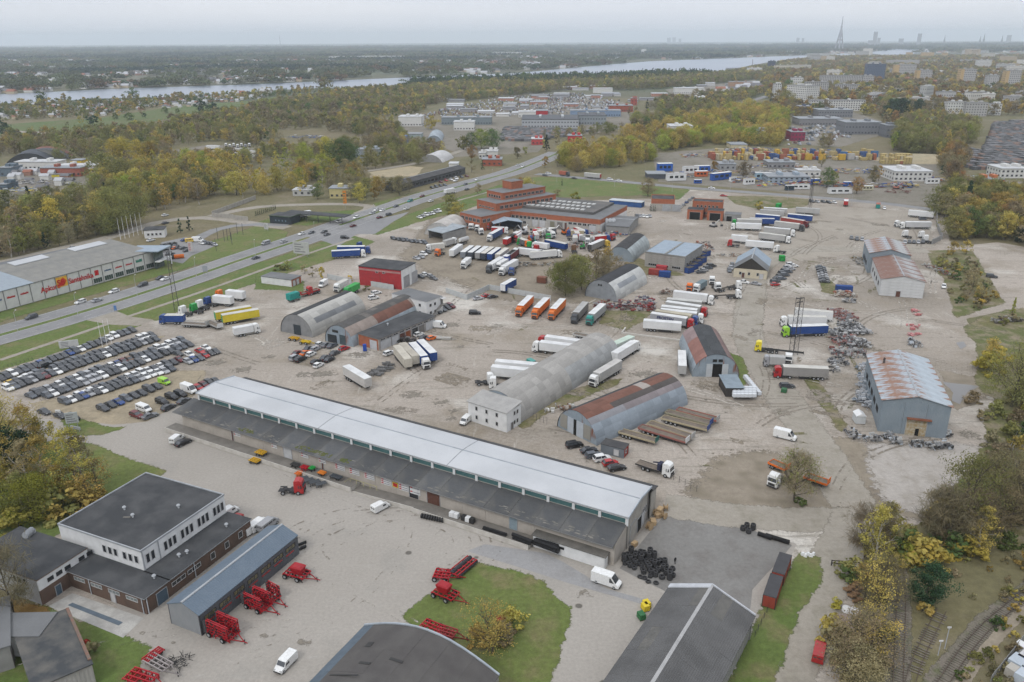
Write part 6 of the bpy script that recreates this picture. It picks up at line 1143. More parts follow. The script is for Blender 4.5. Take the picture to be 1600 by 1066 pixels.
lorry('tank_trailer','M2',690,625,750,590,['w'],'white tank trailer before the grey factory annex');lorry('tank_trailer','M1',1250,700,1315,680,['w'],'white and red silo trailer beside the tent',L=.6);lorry('tank_trailer','M2',490,690,555,665,['w'],'white and blue tank trailer in the breakers yard',L=.7);lorry(RL,'M1',1150,720,1245,690,['w',GT,GT,GT],'grey skip lorry beside the silo trailer');lorry(RL,'M1',1150,730,1060,740,['w',OW,OW,WT],'old white lorry with pale box left of the grey skip lorry');lorry(LT,'M1',1165,755,1105,775,['o'],'orange tractor unit by the white-ended trailers')
lorry(ST,'M1',235,540,318,530,['w',WT,WT,WT],'white trailer behind the small dark-clad station',L=.9);lorry(RL,'M2',275,275,372,288,['d',(.35,.1,.06),(.35,.1,.06),'d'],'brown-red lorry driving on the side road');lorry(ST,'M2',550,300,445,290,['R',GT,OW,'r'],'grey trailer lorry driving on the side road');lorry(RL,'M3',480,470,482,450,['r','r',WT,'r'],'red lorry with white roof at the upper yard edge');lorry('container','M3',678,500,680,460,['t',(.35,.12,.08)],'green container with red top at the upper yard edge',L=.55)
lorry(RL,'M1',1170,395,1220,385,['w',WT,WT,WT],'white lorry driving on the highway');lorry(ST,'M0',1265,120,1365,122,['w',WT,WT,WT],'white trailer in the far lorry park');lorry(ST,'M0',1375,165,1480,165,['w',WT,WT,WT],'white trailer nearer in the far lorry park')
for i in range(7):lorry(LT,'M0',1395+i*24,98+(i%2)*6,1393+i*24,112+(i%2)*6,[rnd.choice('wwws')],'tractor unit in the far row of the left lorry park','tractor units in the far lorry park')
for i in range(9):
 x=rnd.uniform(1120,1560);y=rnd.uniform(125,180);lorry(RL if i%2 else ST,'M0',x,y,x+90,y+rnd.uniform(-5,5),['w',rnd.choice([WT,GT,'Y','b',OW]),WT,WT],'trailer in the left far lorry park','vehicles in the far lorry park')
for i in range(46):
 t=rnd.random();x=rnd.uniform(60,620);y=610+rnd.uniform(20,150)-(x-60)*.03
 if 180<x<350 and y>700:continue
 k=rnd.choice([LT,LT,RL,'excavator',LT,RL]);col=rnd.choice('wwrrtwoyGsbwn');ang=rnd.uniform(0,6.28);dx,dy=30*math.cos(ang),14*math.sin(ang)
 lorry(k,'M2',x-dx,y-dy,x+dx,y+dy,[col,PAINT[rnd.choice('wsgre')],OW,GT],f'scrapped {PNAME[col]} '+{LT:'tractor unit',RL:'lorry','excavator':'excavator'}[k]+' in the breakers yard','scrapped lorries',cat='scrap vehicle')
for i in range(14):
 x=rnd.uniform(1320,1560);y=575+rnd.uniform(0,70);col=rnd.choice('wbrdgw')
 lorry(LT,'M1',x,y,x+rnd.uniform(-30,30),y+12,[col],f'{PNAME[col]} tractor unit before the brick office','tractor units before the office',cat='lorry cab')
for c,x0,y0,x1,y1,col,d,L_ in(('B3',80,500,40,605,(.30,.06,.04),'red container with dark lid at the strip of grass, farther of two',.6),('B3',40,595,0,715,(.30,.06,.04),'red container with dark lid at the strip of grass, nearer of two',.6),('M2',850,885,930,895,(.3,.05,.04),'red container before the concrete plank store, left',.55),('M2',900,865,945,870,(.4,.04,.05),'red container behind the first before the plank store',.4),('M2',915,900,970,905,'b','blue container before the plank store',.42),('M3',425,990,512,995,'b','blue open container at the top of the steel scrap line',.55),('M3',40,490,90,470,'G','green skip near the trailer park',.35),('M3',75,805,98,805,'G','green bin beside the cream barn',.2),('M2',160,935,210,940,(.2,.08,.05),'rusty hut-like container behind the big tree',.35)):
 lorry('container',c,x0,y0,x1,y1,[col,(.06,.06,.065)if 'lid' in d else col],d,L=L_,cat='container')
for i in range(9):x=1075+(i%5)*26;y=860-(i%5)*20+(i//5)*22;lorry('container','M2',x,y,x+38,y-12,['b',(.08,.07,.06)],'blue skip beside the concrete plank store','blue skips',L=.36,cat='skip')
CC=[(.42,.33,.14),(.45,.36,.18),(.33,.12,.07),(.48,.43,.3),(.05,.1,.25),(.33,.1,.06),(.45,.44,.42),(.05,.14,.3),(.55,.35,.05)]
N_={0:'yellow',1:'yellow',2:'red',3:'cream',4:'blue',5:'red',6:'white',7:'blue',8:'yellow'}
for r in range(3):
 for i in range(38):
  k=rnd.choice((0,1,1,2,3,4,5,0,8))if i<30 else rnd.randrange(9);x=1112+i*6.8+rnd.uniform(-2,2);y=242+r*4+rnd.uniform(-1,1)
  if 1288<x<1300:continue
  a=P(x,y);hgt=rnd.choice((1,2));
  spawn('container',(a.x,a.y,.1),R(90)+rnd.uniform(-.2,.2)if rnd.random()<.6 else 0,[CC[k],CC[k]],f'{N_[k]} container in the far container yard, {("back", "middle", "front")[r]} rank','container','containers in the far yard',scale=(.5,1,hgt))
for i in range(30):
 k=rnd.randrange(9);x=1378+(i%10)*4.6;y=250+(i//10)*3;a=P(x,y);spawn('container',(a.x,a.y,.1),R(90),[CC[k if k<4 else 0],CC[0]],f'{N_[k if k < 4 else 0]} container beside the sand heap','container','containers by the sand heap',scale=(.5,1,rnd.choice((1,2))))
for c,x,y,col,rz,d,sc_ in(('M2',1010,325,WT,.15,'white stacked site cabins',(2.4,2,2)),('M2',1100,280,WT,.15,'white stacked site cabins, rear row',(2,2,2)),('M2',940,268,(.02,.1,.4),.1,'blue cabin on top of the dark building',(2,2,2.4)),('M2',1165,300,(.5,.12,.04),.1,'orange and white cabin',(1.6,1.6,1.6)),('M2',1170,275,(.02,.1,.4),.1,'blue cabin behind the orange one',(2,1.6,2)),('M2',1285,320,(.02,.08,.32),.5,'long blue two storey cabins',(3,1.5,2)),('M2',1145,342,(.02,.08,.32),.0,'small blue cabin by the roadside',(.9,1,1)),('M3',130,385,(.03,.05,.07),0,'dark glazed sales cabin',(1,1,1.3)),('M3',200,378,WT,0,'white cabin beside the dark one',(2,1,1.3)),('M3',290,350,(.02,.1,.4),0,'blue cabin in the machinery yard',(1,1.2,1.6)),('M3',440,405,WT,0,'white office cabin at the roadside tree',(2.6,1.6,1.4)),('M3',610,385,(.5,.48,.35),0,'cream and blue cabin',(1.3,1,1.2)),('M3',500,360,(.02,.1,.4),0,'blue flat cabin behind the tree',(1.4,1,1.2)),('M3',1010,345,WT,0,'white cabin right of the big white hall',(1.6,1,1.4)),('M2',1360,330,WT,.6,'white boxy cabin beside parked lorries',(1,.8,1.2)),('M2',1460,350,WT,.3,'white boxy cabin at the road junction',(1.4,1,1.6)),('M2',1545,320,(.3,.42,.5),0,'pale blue cabin at the road junction',(2,1,2))):
 a=G(c,x,y);spawn('site_cabin',(a.x,a.y,.1),rz,[col,WT if col!=WT else GT],d,'cabin',scale=sc_)
m=MB();n=14
for i in range(n):
 pass
def tyre_mesh(name,R_,w,hole):
 m=MB();n=14;rings=[(hole,0),(R_*.93,0),(R_,w*.2),(R_,w*.8),(R_*.93,w),(hole,w)]
 for r,z in rings:m.v+=[(r*math.cos(2*math.pi*i/n),r*math.sin(2*math.pi*i/n),z)for i in range(n)]
 for k in range(len(rings)):
  for i in range(n):
   j=(i+1)%n;a=k*n;b=((k+1)%len(rings))*n;m.f.append([a+i,a+j,b+j,b+i]);m.m.append(0);m.sm.append(False)
 return m.mesh(name,M('old_tyre',(.028,.028,.03),(.05,.05,.052),scale=1))
TY=tyre_mesh('tyre',.55,.33,.29)
def tyre_at(p,z,s=1.0,lab='black tyre in the pile at the right end of the warehouse',g='tyre pile at the warehouse end',rx=0,rz=0):
 o=ob('tyre',TY,loc=(p.x,p.y,z),rot=(rx,0,rz),scale=(s,s,s));tag(o,lab,'tyre',g)
T=[G('B2',*p)for p in((497,525),(640,600),(730,600),(742,560),(640,490),(540,475))]
pl=[(p.x,p.y)for p in T];x0=min(p[0]for p in pl);x1=max(p[0]for p in pl);y0=min(p[1]for p in pl);y1=max(p[1]for p in pl);got=[]
for _ in range(4000):
 x,y=rnd.uniform(x0,x1),rnd.uniform(y0,y1)
 if inpoly(x,y,pl)and all((x-a)**2+(y-b)**2>1.15 for a,b in got):got.append((x,y))
for x,y in got[:75]:
 s=rnd.uniform(.85,1.1);k=rnd.choice((2,3,3,4,5))
 for j in range(k):tyre_at(Vector((x+rnd.uniform(-.06,.06),y+rnd.uniform(-.06,.06),0)),.06+j*.33*s,s)
for x,y,k in((1050,375,3),(1068,362,3),(1096,372,4),(1076,388,3)):
 for j in range(k):tyre_at(G('B2',x,y),.06+j*.35,1.05,'black tyre in the small cluster by the black pipe, right of the asphalt','small tyre cluster')
for x,y in((620,612),(583,590),(655,618),(603,595)):tyre_at(G('B2',x,y),.06,1,'single black tyre lying before the tyre pile','loose tyres')
pipe=M('black_pipe',(.02,.02,.022),rough=.5)
def pipe_at(c,x0,y0,x1,y1,r,label,n=1,z=0):
 a=G(c,x0,y0,z+r);b=G(c,x1,y1,z+r);L=(b-a).length
 root=ob('pipe_bundle' if n>1 else 'pipe',None,loc=a,rot=(0,0,math.atan2(b.y-a.y,b.x-a.x)));tag(root,label,'pipe')
 for i in range(n):ob('pipe',MB().cyl((rnd.uniform(-.3,.3),0,0),(L+rnd.uniform(-.3,.3),0,0),r,n=9).mesh('pipe',pipe),root,(0,(i%2)*r*2-r*.5*(n>1),(i//2)*r*1.7))
pipe_at('B2',1118,388,1185,412,.5,'thick black pipe lying beside the small tyre cluster',1);pipe_at('B3',-15,395,98,430,.5,'thick black pipe continuing towards the grass strip',1)
pipe_at('B2',5,403,90,435,.4,'bundle of black pipes on the dock, left one',3,1.05);pipe_at('B2',105,430,210,470,.42,'bundle of black pipes beside the white store room',4,1.05);pipe_at('B1',1035,365,1140,398,.25,'thin dark pipes on the dock',3,1.05)
a=G('B1',752,308,.6);b=G('B1',845,328,.6);root=ob('tyre_row',None,loc=(0,0,0));root=None
for i in range(9):
 p=a.lerp(b,i/8);o=ob('tyre',TY,loc=(p.x,p.y,.62),rot=(R(90),0,math.atan2(b.y-a.y,b.x-a.x)+R(90)),scale=(1.05,)*3);tag(o,'upright black tyre in the rolled row before the dock','tyre','row of upright tyres before the dock')
def bx(name,c,x,y,s,z,col,label,cat,rz=None,group=None,auto=False,rich=False):
 a=G(c,x,y,z);root=ob(name,None,loc=(a.x,a.y,z),rz=WH.ang if rz is None else rz);tag(root,label,cat,group,auto)
 w,d,h=s;ob('body',MB().frus((0,0),w,d,w*.94,d*.94,.12,h).mesh('body',TINT),root,color=col);ob('base',MB().box(-w/2,-d/2,0,w/2,d/2,.1).mesh('base',TRAY),root)
 return root
for x,y,k in((893,312,WT),(913,318,WT),(948,328,(.03,.03,.03)),(966,335,WT),(984,341,(.03,.03,.03))):bx('bulk_bag','B1',x,y,(1.1,1.1,1.2),1.06,k,('white' if k==WT else 'black')+' bulk bag standing on the loading dock','bulk bag',auto=True,group='bulk bags on the dock')
YW=(.55,.32,.02)
def implement(name,c,x,y,rz,L,W_,H,col,label,z=.1,seed=1,dark=.5,wheels_=True,tines=40,cat='farm implement',hop=None,wings=0,tongue=True):
 """towed farm machine: beam frame, rows of tines, wheels, drawbar and optional hopper or folded wings"""
 r=random.Random(seed);a=G(c,x,y,z+H*.4);root=ob(name,None,loc=(a.x,a.y,z),rz=rz);tag(root,label,cat)
 fm=M('implement_paint',(1,1,1),(.85,.85,.85),objcol=True,dirt=.1,rough=.45)
 f=MB();t=.09
 for yy in(-W_*.45,-W_*.15,W_*.15,W_*.45):f.box(-L/2,yy-t,.9,L/2,yy+t,.9+2*t)
 for i in range(5):xx=-L/2+L*i/4;f.box(xx-t,-W_/2,.75,xx+t,W_/2,.75+1.8*t)
 ob('frame',f.mesh('frame',fm),root,color=col)
 tm=MB()
 for i in range(tines):
  xx=-L/2+r.random()*L;yy=-W_/2+r.random()*W_;tm.box(xx-.05,yy-.05,.15,xx+.05,yy+.05,.9).box(xx-.18,yy-.04,.1,xx+.12,yy+.04,.2)
 ob('tines',tm.mesh('tines',CHAS if r.random()<dark else fm),root,color=col)['kind']='stuff'
 if tongue:
  ob('drawbar',MB().cyl((L/2,-W_*.3,.8),(L/2+2.4,0,.6),.1,n=4).cyl((L/2,W_*.3,.8),(L/2+2.4,0,.6),.1,n=4).cyl((L/2+2.4,0,.6),(L/2+3.2,0,.6),.09,n=4).mesh('drawbar',fm),root,color=col)
  ob('jack_stand',MB().cyl((L/2+2.4,.1,0),(L/2+2.4,.1,1.0),.1,n=6).mesh('jack_stand',CHAS),root)
 for k in range(wings):
  for s_ in(-1,1):
   w=MB();yy=s_*(W_*.5-.1-k*.35);zz=.9;hh=H-.9
   for j in range(5):w.box(-L/2+.1,yy-.07,zz+hh*j/4-.07,L/2-.1,yy+.07,zz+hh*j/4+.07)
   for j in range(6):xx=-L/2+.2+(L-.4)*j/5;w.box(xx-.06,yy-.06,zz,xx+.06,yy+.06,H)
   for j in range(26):xx=-L/2+r.random()*L;z2=zz+r.random()*hh;w.box(xx-.05,min(yy,yy-s_*.5),z2-.05,xx+.05,max(yy,yy-s_*.5),z2+.05)
   ob('folded_wing',w.mesh('folded_wing',fm),root,color=col)
   dk_=MB()
   for j in range(30):xx=-L/2+r.random()*L;z2=zz+r.random()*hh;dk_.cyl((xx,yy-.1,z2),(xx,yy+.1,z2),.16,n=6)
   ob('discs',dk_.mesh('discs',CHAS),root)['kind']='stuff'
   if k==0:
    p=MB();p.cyl((-L/2-.25,yy,.8),(-L/2-.25,yy,H-.2),.33,n=8);ob('packer_roller',p.mesh('packer_roller',CHAS),root)
 if hop:ob('hopper',MB().frus((hop,0),L*.45,W_*.4,L*.6,W_*.62,1.2,H,0).mesh('hopper',fm),root,color=col);ob('hopper_lid',MB().frus((hop,0),L*.6,W_*.62,L*.4,W_*.5,H,H+.25).mesh('hopper_lid',fm),root,color=tuple(v*.85 for v in col))
 if wheels_:
  for sx,sy in((-.38,-1),(-.38,1),(.25,-1),(.25,1)):ob('wheel',WM['truck'],root,(sx*L,sy*W_*.5,.5))
 return root
RD=(.36,.012,.02);sa=sh.ang-R(90)
implement('cultivator','B0',1015,825,R(-28),5.2,3.0,3.4,RD,'tall folded red cultivator with black rollers, lowest beside the blue-grey shed',seed=2,wings=2,tines=60)
implement('cultivator','B1',10,700,R(-30),4.6,2.8,3.2,RD,'folded red cultivator, middle of those along the blue-grey shed',seed=3,wings=2,tines=50)
implement('cultivator','B1',62,668,R(-34),3.4,2.6,3.0,RD,'compact folded red cultivator, third along the blue-grey shed',seed=4,wings=1,tines=40)
implement('seed_drill','B1',185,565,R(-22),4.6,3.0,2.5,RD,'red seed drill with hopper, topmost along the blue-grey shed',seed=5,hop=.4,tines=60)
implement('seed_drill','B1',862,655,R(-32),4.6,3.0,2.6,RD,'red seed drill with big black wheels on the lawn corner',seed=6,hop=-.3,tines=50)
implement('disc_harrow','B1',848,575,R(-10),3.2,3.0,1.9,RD,'low red harrow behind the seed drill on the lawn',seed=7,tines=60,wings=0,dark=.2);implement('roller','B1',942,540,R(55),6.2,2.6,1.7,RD,'dark segmented roller with red frame slanting at the lawn tip',seed=8,tines=30,dark=1,wheels_=False,tongue=False)
a=G('B1',942,540,1);rr=MB()
for i in range(22):rr.cyl((-3.1+i*.29,-1.0,.55),(-2.92+i*.29,-1.0,.55),.42,n=9).cyl((-3.1+i*.29,.5,.85),(-2.92+i*.29,.5,.85),.42,n=9)
o=ob('ring_roller',rr.mesh('ring_roller',M('roller_steel',(.07,.07,.08))),bpy.data.objects['roller']);o['kind']='stuff'
implement('seed_drill','B1',800,815,R(-30),4.0,2.6,2.0,RD,'red seed drill half hidden behind the vaulted hall roof',seed=9,hop=0,tines=30);implement('harrow','B1',870,845,R(-25),3.2,2.4,1.0,(.25,.03,.03),'dark red low harrow behind the vaulted hall verge',seed=10,tines=40,wheels_=False)
implement('harrow','B1',1115,785,R(10),1.5,1.2,1.1,RD,'small red implement showing behind the golden bush',seed=11,tines=10,wheels_=False,tongue=False)
implement('scrap_machine','B0',640,1045,R(-20),5,3,1.8,RD,'red dismantled drill at the bottom edge beside the lawn',seed=12,tines=80,wheels_=False);implement('scrap_machine','B0',720,985,R(-30),5,2.4,1.0,(.3,.27,.26),'grey and red scrap frame beside the lawn',seed=13,tines=60,wheels_=False,dark=0)
implement('scrap_machine','B0',700,950,R(60),3.4,1.6,1.0,RD,'small red scrap frame behind the grey one',seed=14,tines=30,wheels_=False,tongue=False)
g=MB();r=random.Random(3)
for i in range(90):x,y=r.uniform(-3,3),r.uniform(-1.5,1.5);an=r.uniform(0,6.28);k=r.uniform(.4,1.2);g.cyl((x,y,r.uniform(.1,.5)),(x+k*math.cos(an),y+k*math.sin(an),r.uniform(.1,1.1)),.05,n=4)
a=G('B0',790,985);o=joined('scrap_tines',g,CHAS,loc=(a.x,a.y,.1));tag(o,'tangle of grey scrap tines on the concrete by the lawn','scrap pile')
for c,x,y,z,lab in(('B1',22,26,1.06,'yellow and black folding implement on the dock'),('B0',1160,62,.06,'yellow and black folding implement on the ground before the dock'),('B0',1160,62,.06,'')):
 if lab:implement('implement',c,x,y,WH.ang,2.6,1.8,1.1,YW,lab,z=z,seed=20+int(z),tines=30,wheels_=False,tongue=False)
for x,y,col,lab,s in((180,82,(.05,.05,.05),'black implement on the dock',2.2),(222,95,RD,'red implement on the dock',2.0),(255,98,(.02,.3,.06),'green implement on the dock',1.2),(300,120,(.62,.2,.03),'orange implement on the dock',1.8),(365,138,(.06,.07,.08),'dark roller on the dock',3.0)):
 implement('implement','B1',x,y,WH.ang,s,1.3,1.0,col,lab,z=1.06,seed=int(x),tines=16,wheels_=False,tongue=False,dark=.3)
implement('implement','B1',195,120,WH.ang,1.4,1.6,1.2,(.6,.15,.03),'orange implement beside the red tractor unit',z=.1,seed=33,tines=16,wheels_=False,tongue=False)
for i,x in enumerate((215,240,268,298)):implement('front_loader','B1',x,148+i*8,WH.ang+R(60),2.4,1.2,.7,(.09,.10,.11),f'grey loader attachment, {ORD[i]} from left below the dock',z=.08,seed=40+i,tines=8,wheels_=False,tongue=False,dark=0)
for x,y in((205,432),(212,448),(200,455)):pipe_at('B1',x-10,y+8,x+20,y-4,.3,'black pipe at the top end of the blue-grey shed',1)
for i in range(2):bx('waste_bin','B2',588+i*18,775-i*40,(1.2,1.5,1.2),.06,[(.03,.14,.05),(.65,.5,.03)][i],['green waste bin','yellow waste bin'][i]+' beside the slate barn','bin',rz=R(20));
bx('waste_bin','B2',612,722,(1.2,1.5,1.2),.06,(.65,.5,.03),'yellow waste bin, farther of the two beside the slate barn','bin',rz=R(20));bx('waste_bin','L3',98,682,(1.6,1.6,1.2),.06,(.03,.12,.05),'small green bin below the red lorry','bin')
for i,(x,y,w,h)in enumerate(((655,310,1.5,1.4),(672,300,1.7,1.8),(690,322,1.6,.9),(642,345,1.7,1),(625,372,1.8,.5),(557,447,1.3,1),(698,285,1.6,.9),(664,318,1.2,1.2))):
 o=ob('crate_stack' if i%2 else 'cable_drum',None,loc=tuple(G('B2',x,y)),rz=R(rnd.uniform(0,90)));tag(o,('stack of raw timber crates' if i%2 else 'upright pale timber cable drum')+' at the open end wall of the warehouse','crates' if i%2 else 'cable drum','timber goods at the warehouse end',True);wd=M('raw_timber',(.42,.30,.17),(.34,.24,.14))
 if i%2:
  for k in range(max(1,int(h/.5))):ob('crate',MB().box(-w/2,-w*.35,0,w/2,w*.35,.45).mesh('crate',wd),o,(0,0,.08+k*.5),rz=rnd.uniform(-.1,.1))
 else:
  for yy in(-.5,.4):ob('flange',MB().cyl((0,yy,w*.5),(0,yy+.1,w*.5),w*.5,n=16).mesh('flange',wd),o,(0,0,.06))
  ob('core',MB().cyl((0,-.4,w*.5),(0,.4,w*.5),w*.25,n=12).mesh('core',wd),o,(0,0,.06))
for i in range(24):
 x=1372+(i%6)*24;y=712-(i//6)*14
 for k in range(2):bx('wrapped_bale','L2',x,y,(1.15,1.15,1.15),.06+k*1.18,(.6,.63,.66),'white wrapped bale in the stack beside the open short hangar','wrapped goods',rz=R(5),group='white bales by the short hangar')
for i in range(10):bx('wrapped_bale','L2',1440+i*9,600+i*11,(1.2,1.2,1.2),.06,(.6,.63,.66),'white wrapped bale in the single line right of the short hangar','wrapped goods',rz=R(20),group='line of white bales')
for i,(x,y)in enumerate(((370,662),(398,640),(392,690))):
 a=G('B3',x,y);root=ob('barrel_stack',None,loc=(a.x,a.y,.06),rz=R(5));tag(root,'stack of rusty drums on timber, %s of three at the track side'%('left','back','front')[i],'stack');bm=MB().cyl((-.3,0,.32),(.6,0,.32),.3,n=9).mesh('drum',M('rusty_drum',(.32,.2,.11),(.2,.12,.07)))
 for k in range(8):ob('drum',bm,root,((k%2)-.5,(k//2%4)*.62-.9,.05+(k%3)*.3))
for x,y,lab in((355,742,'white round tank by the track-side shelter, left'),(390,750,'white round tank by the track-side shelter, right'),(395,552,'white ball-shaped tank by the barrier')):
 o=ob('water_tank',MB().cyl((0,0,0),(0,0,.8),.75,n=12).cyl((0,0,.8),(0,0,1.05),.75,.3,n=12).mesh('water_tank',M('white_plastic',(.6,.6,.6))),loc=tuple(G('B3',x,y)));tag(o,lab,'tank')
b=Bld('track_shelter','small flat rusty-roofed shelter beside the rails','shelter',q('B3',340,840),q('B3',395,842),q('B3',350,760),2.4);b.walls(2.3,W_GREY,sides='B');b.flat(2.35,M('rusty_sheet',(.25,.2,.17),(.2,.15,.13)),over=.1,th=.1);b.box('post',0,0,0,.12,.12,2.3,CHAS)
a=G('B3',285,535);root=ob('road_barrier',None,loc=(a.x,a.y,0),rz=R(-8));tag(root,'low dark timber barrier across the lane at the level crossing','barrier')
for z in(.5,1.1):ob('rail',MB().box(0,0,z,5.6,.12,z+.18).mesh('rail',M('dark_rail',(.07,.05,.045))),root)
for x in(0,2.7,5.4):ob('post',MB().box(x,-.1,0,x+.2,0,1.4).mesh('post',CHAS),root)
for i in range(5):a=G('B3',158+i*12,488+(i%2)*6);o=ob('boulder',MB().frus((0,0),.8,.7,.5,.4,0,.6).mesh('boulder',W_WHITE),loc=(a.x,a.y,.06),rz=i);tag(o,'white painted block at the head of the grass strip','block','white blocks')
RAIL=M('rail_steel',(.10,.075,.06));SLP=M('sleeper_wood',(.17,.15,.125),(.11,.10,.08));
def track(pts,label,hide=.0,lab2=None,seed=1):
 r=random.Random(seed);w=[P(*p)for p in pts];o=[]
 for i in range(len(w)-1):
  n=max(1,int((w[i+1]-w[i]).length/1.0))
  for k in range(n):o.append(w[i].lerp(w[i+1],k/n))
 o.append(w[-1])
 for _ in range(12):o=[o[0]]+[(o[i-1]+2*o[i]+o[i+1])/4 for i in range(1,len(o)-1)]+[o[-1]]
 root=ob('railway_track',None,loc=(0,0,0));tag(root,label,'railway track');sm=MB().box(-.13,-1.3,0,.13,1.3,.1).mesh('sleeper',SLP);cum=0;nxt=0
 for side in(-1,1):
  b=MB();L=[]
  for i,p in enumerate(o):
   d=(o[min(i+1,len(o)-1)]-o[max(i-1,0)]).normalized();n=Vector((-d.y,d.x,0));L.append((p+n*(side*.76),n))
  for i in range(len(L)-1):
   p,n=L[i];p2,n2=L[i+1];b.add([p-n*.05+Vector((0,0,.14)),p+n*.05+Vector((0,0,.14)),p2+n2*.05+Vector((0,0,.14)),p2-n2*.05+Vector((0,0,.14)),p-n*.05+Vector((0,0,.28)),p+n*.05+Vector((0,0,.28)),p2+n2*.05+Vector((0,0,.28)),p2-n2*.05+Vector((0,0,.28))],[(0,4,7,3),(1,2,6,5),(4,5,6,7)])
  ob('rail',b.mesh('rail',RAIL),root)
 for i in range(len(o)-1):
  d=o[i+1]-o[i];L_=d.length;k=nxt
  while k<L_:
   if r.random()>hide:p=o[i]+d*(k/L_);ob('sleeper',sm,root,(p.x+r.uniform(-.05,.05),p.y+r.uniform(-.05,.05),.06),rz=math.atan2(d.y,d.x)+r.uniform(-.03,.03))
   k+=.66
  nxt=k-L_
for pts,hw in(([q('B3',580,470),q('B3',604,600),q('B3',602,870),q('B3',590,1100)],1.7),([q('B3',1240,620),q('B3',1165,672),q('B3',1000,805),q('B3',890,930),q('B3',800,1066),q('B3',760,1120)],2.1)):strip('ballast',pts,hw,ballast_mat,3,amp=.6)
track([q('B3',575,440),q('B3',600,560),q('B3',606,700),q('B3',600,870),q('B3',590,1090)],'straight railway track with grey sleepers running between the thickets',.12,seed=2)
track([q('B3',1260,605),q('B3',1165,672),q('B3',1000,805),q('B3',890,930),q('B3',800,1066),q('B3',770,1110)],'railway track curving into the bottom right corner',.08,seed=3)
track([q('B3',790,740),q('B3',730,860),q('B3',680,960),q('B3',640,1090)],'overgrown railway track between the other two',.35,seed=4)
strip('path',[q('B3',1240,650),q('B3',1165,740),q('B3',1040,860),q('B3',940,960),q('B3',860,1100)],.8,dirt_mat,3,amp=.5)
ST_=M('galvanised',(.30,.31,.32));WP=M('white_pole',(.62,.62,.62))
def lamp(c,x,y,h,label,arm=1.5,col=None,rz=0):
 a=G(c,x,y);root=ob('street_lamp',None,loc=tuple(a),rz=rz);tag(root,label,'street lamp','street lamps',True,h/2)
 ob('pole',MB().cyl((0,0,0),(0,0,h),.11,.06,n=6).mesh('pole',ST_),root);ob('arm',MB().cyl((0,0,h),(arm,0,h+.3),.05,n=5).mesh('arm',ST_),root);ob('lamp_head',MB().box(arm,-.15,h+.22,arm+.7,.15,h+.38).mesh('lamp_head',WP),root)
for i in range(9):
 t=i/8;x=30+t*740;y=525-t*240;lamp('T0',x*3.9475,y*3.9475,9,'thin street lamp on the highway median',rz=R(100))
for x,y in((870,285),(960,292),(1050,300),(1140,306),(1230,312),(1330,322)):lamp('T0',x*3.9475,y*3.9475,8,'thin street lamp along the side road',rz=R(90))
for c,x,y,h,d in(('B0',728,470,5,'slim lamp post on the brick annex roof corner'),('B3',505,850,3,'small white signal post beside the straight track'),('B3',773,945,3,'small white signal post by the curved track, left'),('B3',803,915,4.5,'taller white signal post by the curved track, right')):
 if d.startswith('slim'):continue
 a=G(c,x,y);root=ob('signal_post',None,loc=tuple(a));tag(root,d,'signal post');ob('pole',MB().cyl((0,0,0),(0,0,h),.07,n=6).mesh('pole',ST_),root);ob('plate',MB().box(-.35,-.05,h,.35,.05,h+.3).mesh('plate',WP),root)
def lattice(c,x,y,h,w,label,name='lattice_mast',arms=True,top=.5):
 a=G(c,x,y);root=ob(name,None,loc=tuple(a),rz=R(20));tag(root,label,'mast');n=10
 for sx in(-1,1):
  for sy in(-1,1):ob('leg',MB().cyl((sx*w,sy*w,0),(sx*w*top,sy*w*top,h),.08,n=4).mesh('leg',CHAS),root)
 b=MB()
 for i in range(n):
  z0,z1=h*i/n,h*(i+1)/n;k0=w*(1-(1-top)*i/n);k1=w*(1-(1-top)*(i+1)/n)
  for(ax,ay,bx_,by)in((-1,-1,1,-1),(1,-1,1,1),(1,1,-1,1),(-1,1,-1,-1)):
   b.cyl((ax*k0,ay*k0,z0),(bx_*k1,by*k1,z1),.03,n=3,cap=False).cyl((ax*k1,ay*k1,z1),(bx_*k1,by*k1,z1),.03,n=3,cap=False)
 ob('bracing',b.mesh('bracing',CHAS),root)
 if arms:ob('crossarm',MB().box(-1.6,-.15,h-.2,1.6,.15,h).box(-1.2,-.15,h-1.5,1.2,.15,h-1.3).mesh('crossarm',CHAS),root)
 return root
lattice('L0',1092,180,24,.9,'dark lattice mast on the grass verge beside the highway');lattice('L3',155,450,20,1.0,'rusty lattice gantry mast among the three trailers',arms=True,top=.9);lattice('M3',255,510,22,.8,'lattice mast at the corner by the side road');lattice('L3',680,700,12,.3,'thin mast against the big blue-grey steel hall',arms=False)
for i in range(3):
 a=G('L0',633+i*28,405-i*11);root=ob('flagpole',None,loc=tuple(a));tag(root,'white flagpole in the car lot, %s of three'%('left','middle','right')[i],'flagpole');ob('pole',MB().cyl((0,0,0),(0,0,9.5),.08,.05,n=6).mesh('pole',WP),root)
for i in range(6):
 a=G('M0',745+i*27,690-i*7);root=ob('flagpole',None,loc=tuple(a));tag(root,f'white flagpole behind the lettered shop, {ORD[i]} from left','flagpole');ob('pole',MB().cyl((0,0,0),(0,0,12),.1,.06,n=6).mesh('pole',WP),root)
for i,(x,y)in enumerate(((1345,690),(1385,700),(1405,695),(1425,690),(1432,720),(1465,655),(1500,660),(1335,760))):
 a=G('M0',x,y);root=ob('flagpole',None,loc=tuple(a));tag(root,f'dark pole on the verge right of the shop car park, {ORD[i]} of the eight','pole');ob('pole',MB().cyl((0,0,0),(0,0,6.5),.13,n=6).mesh('pole',DFRAME),root)
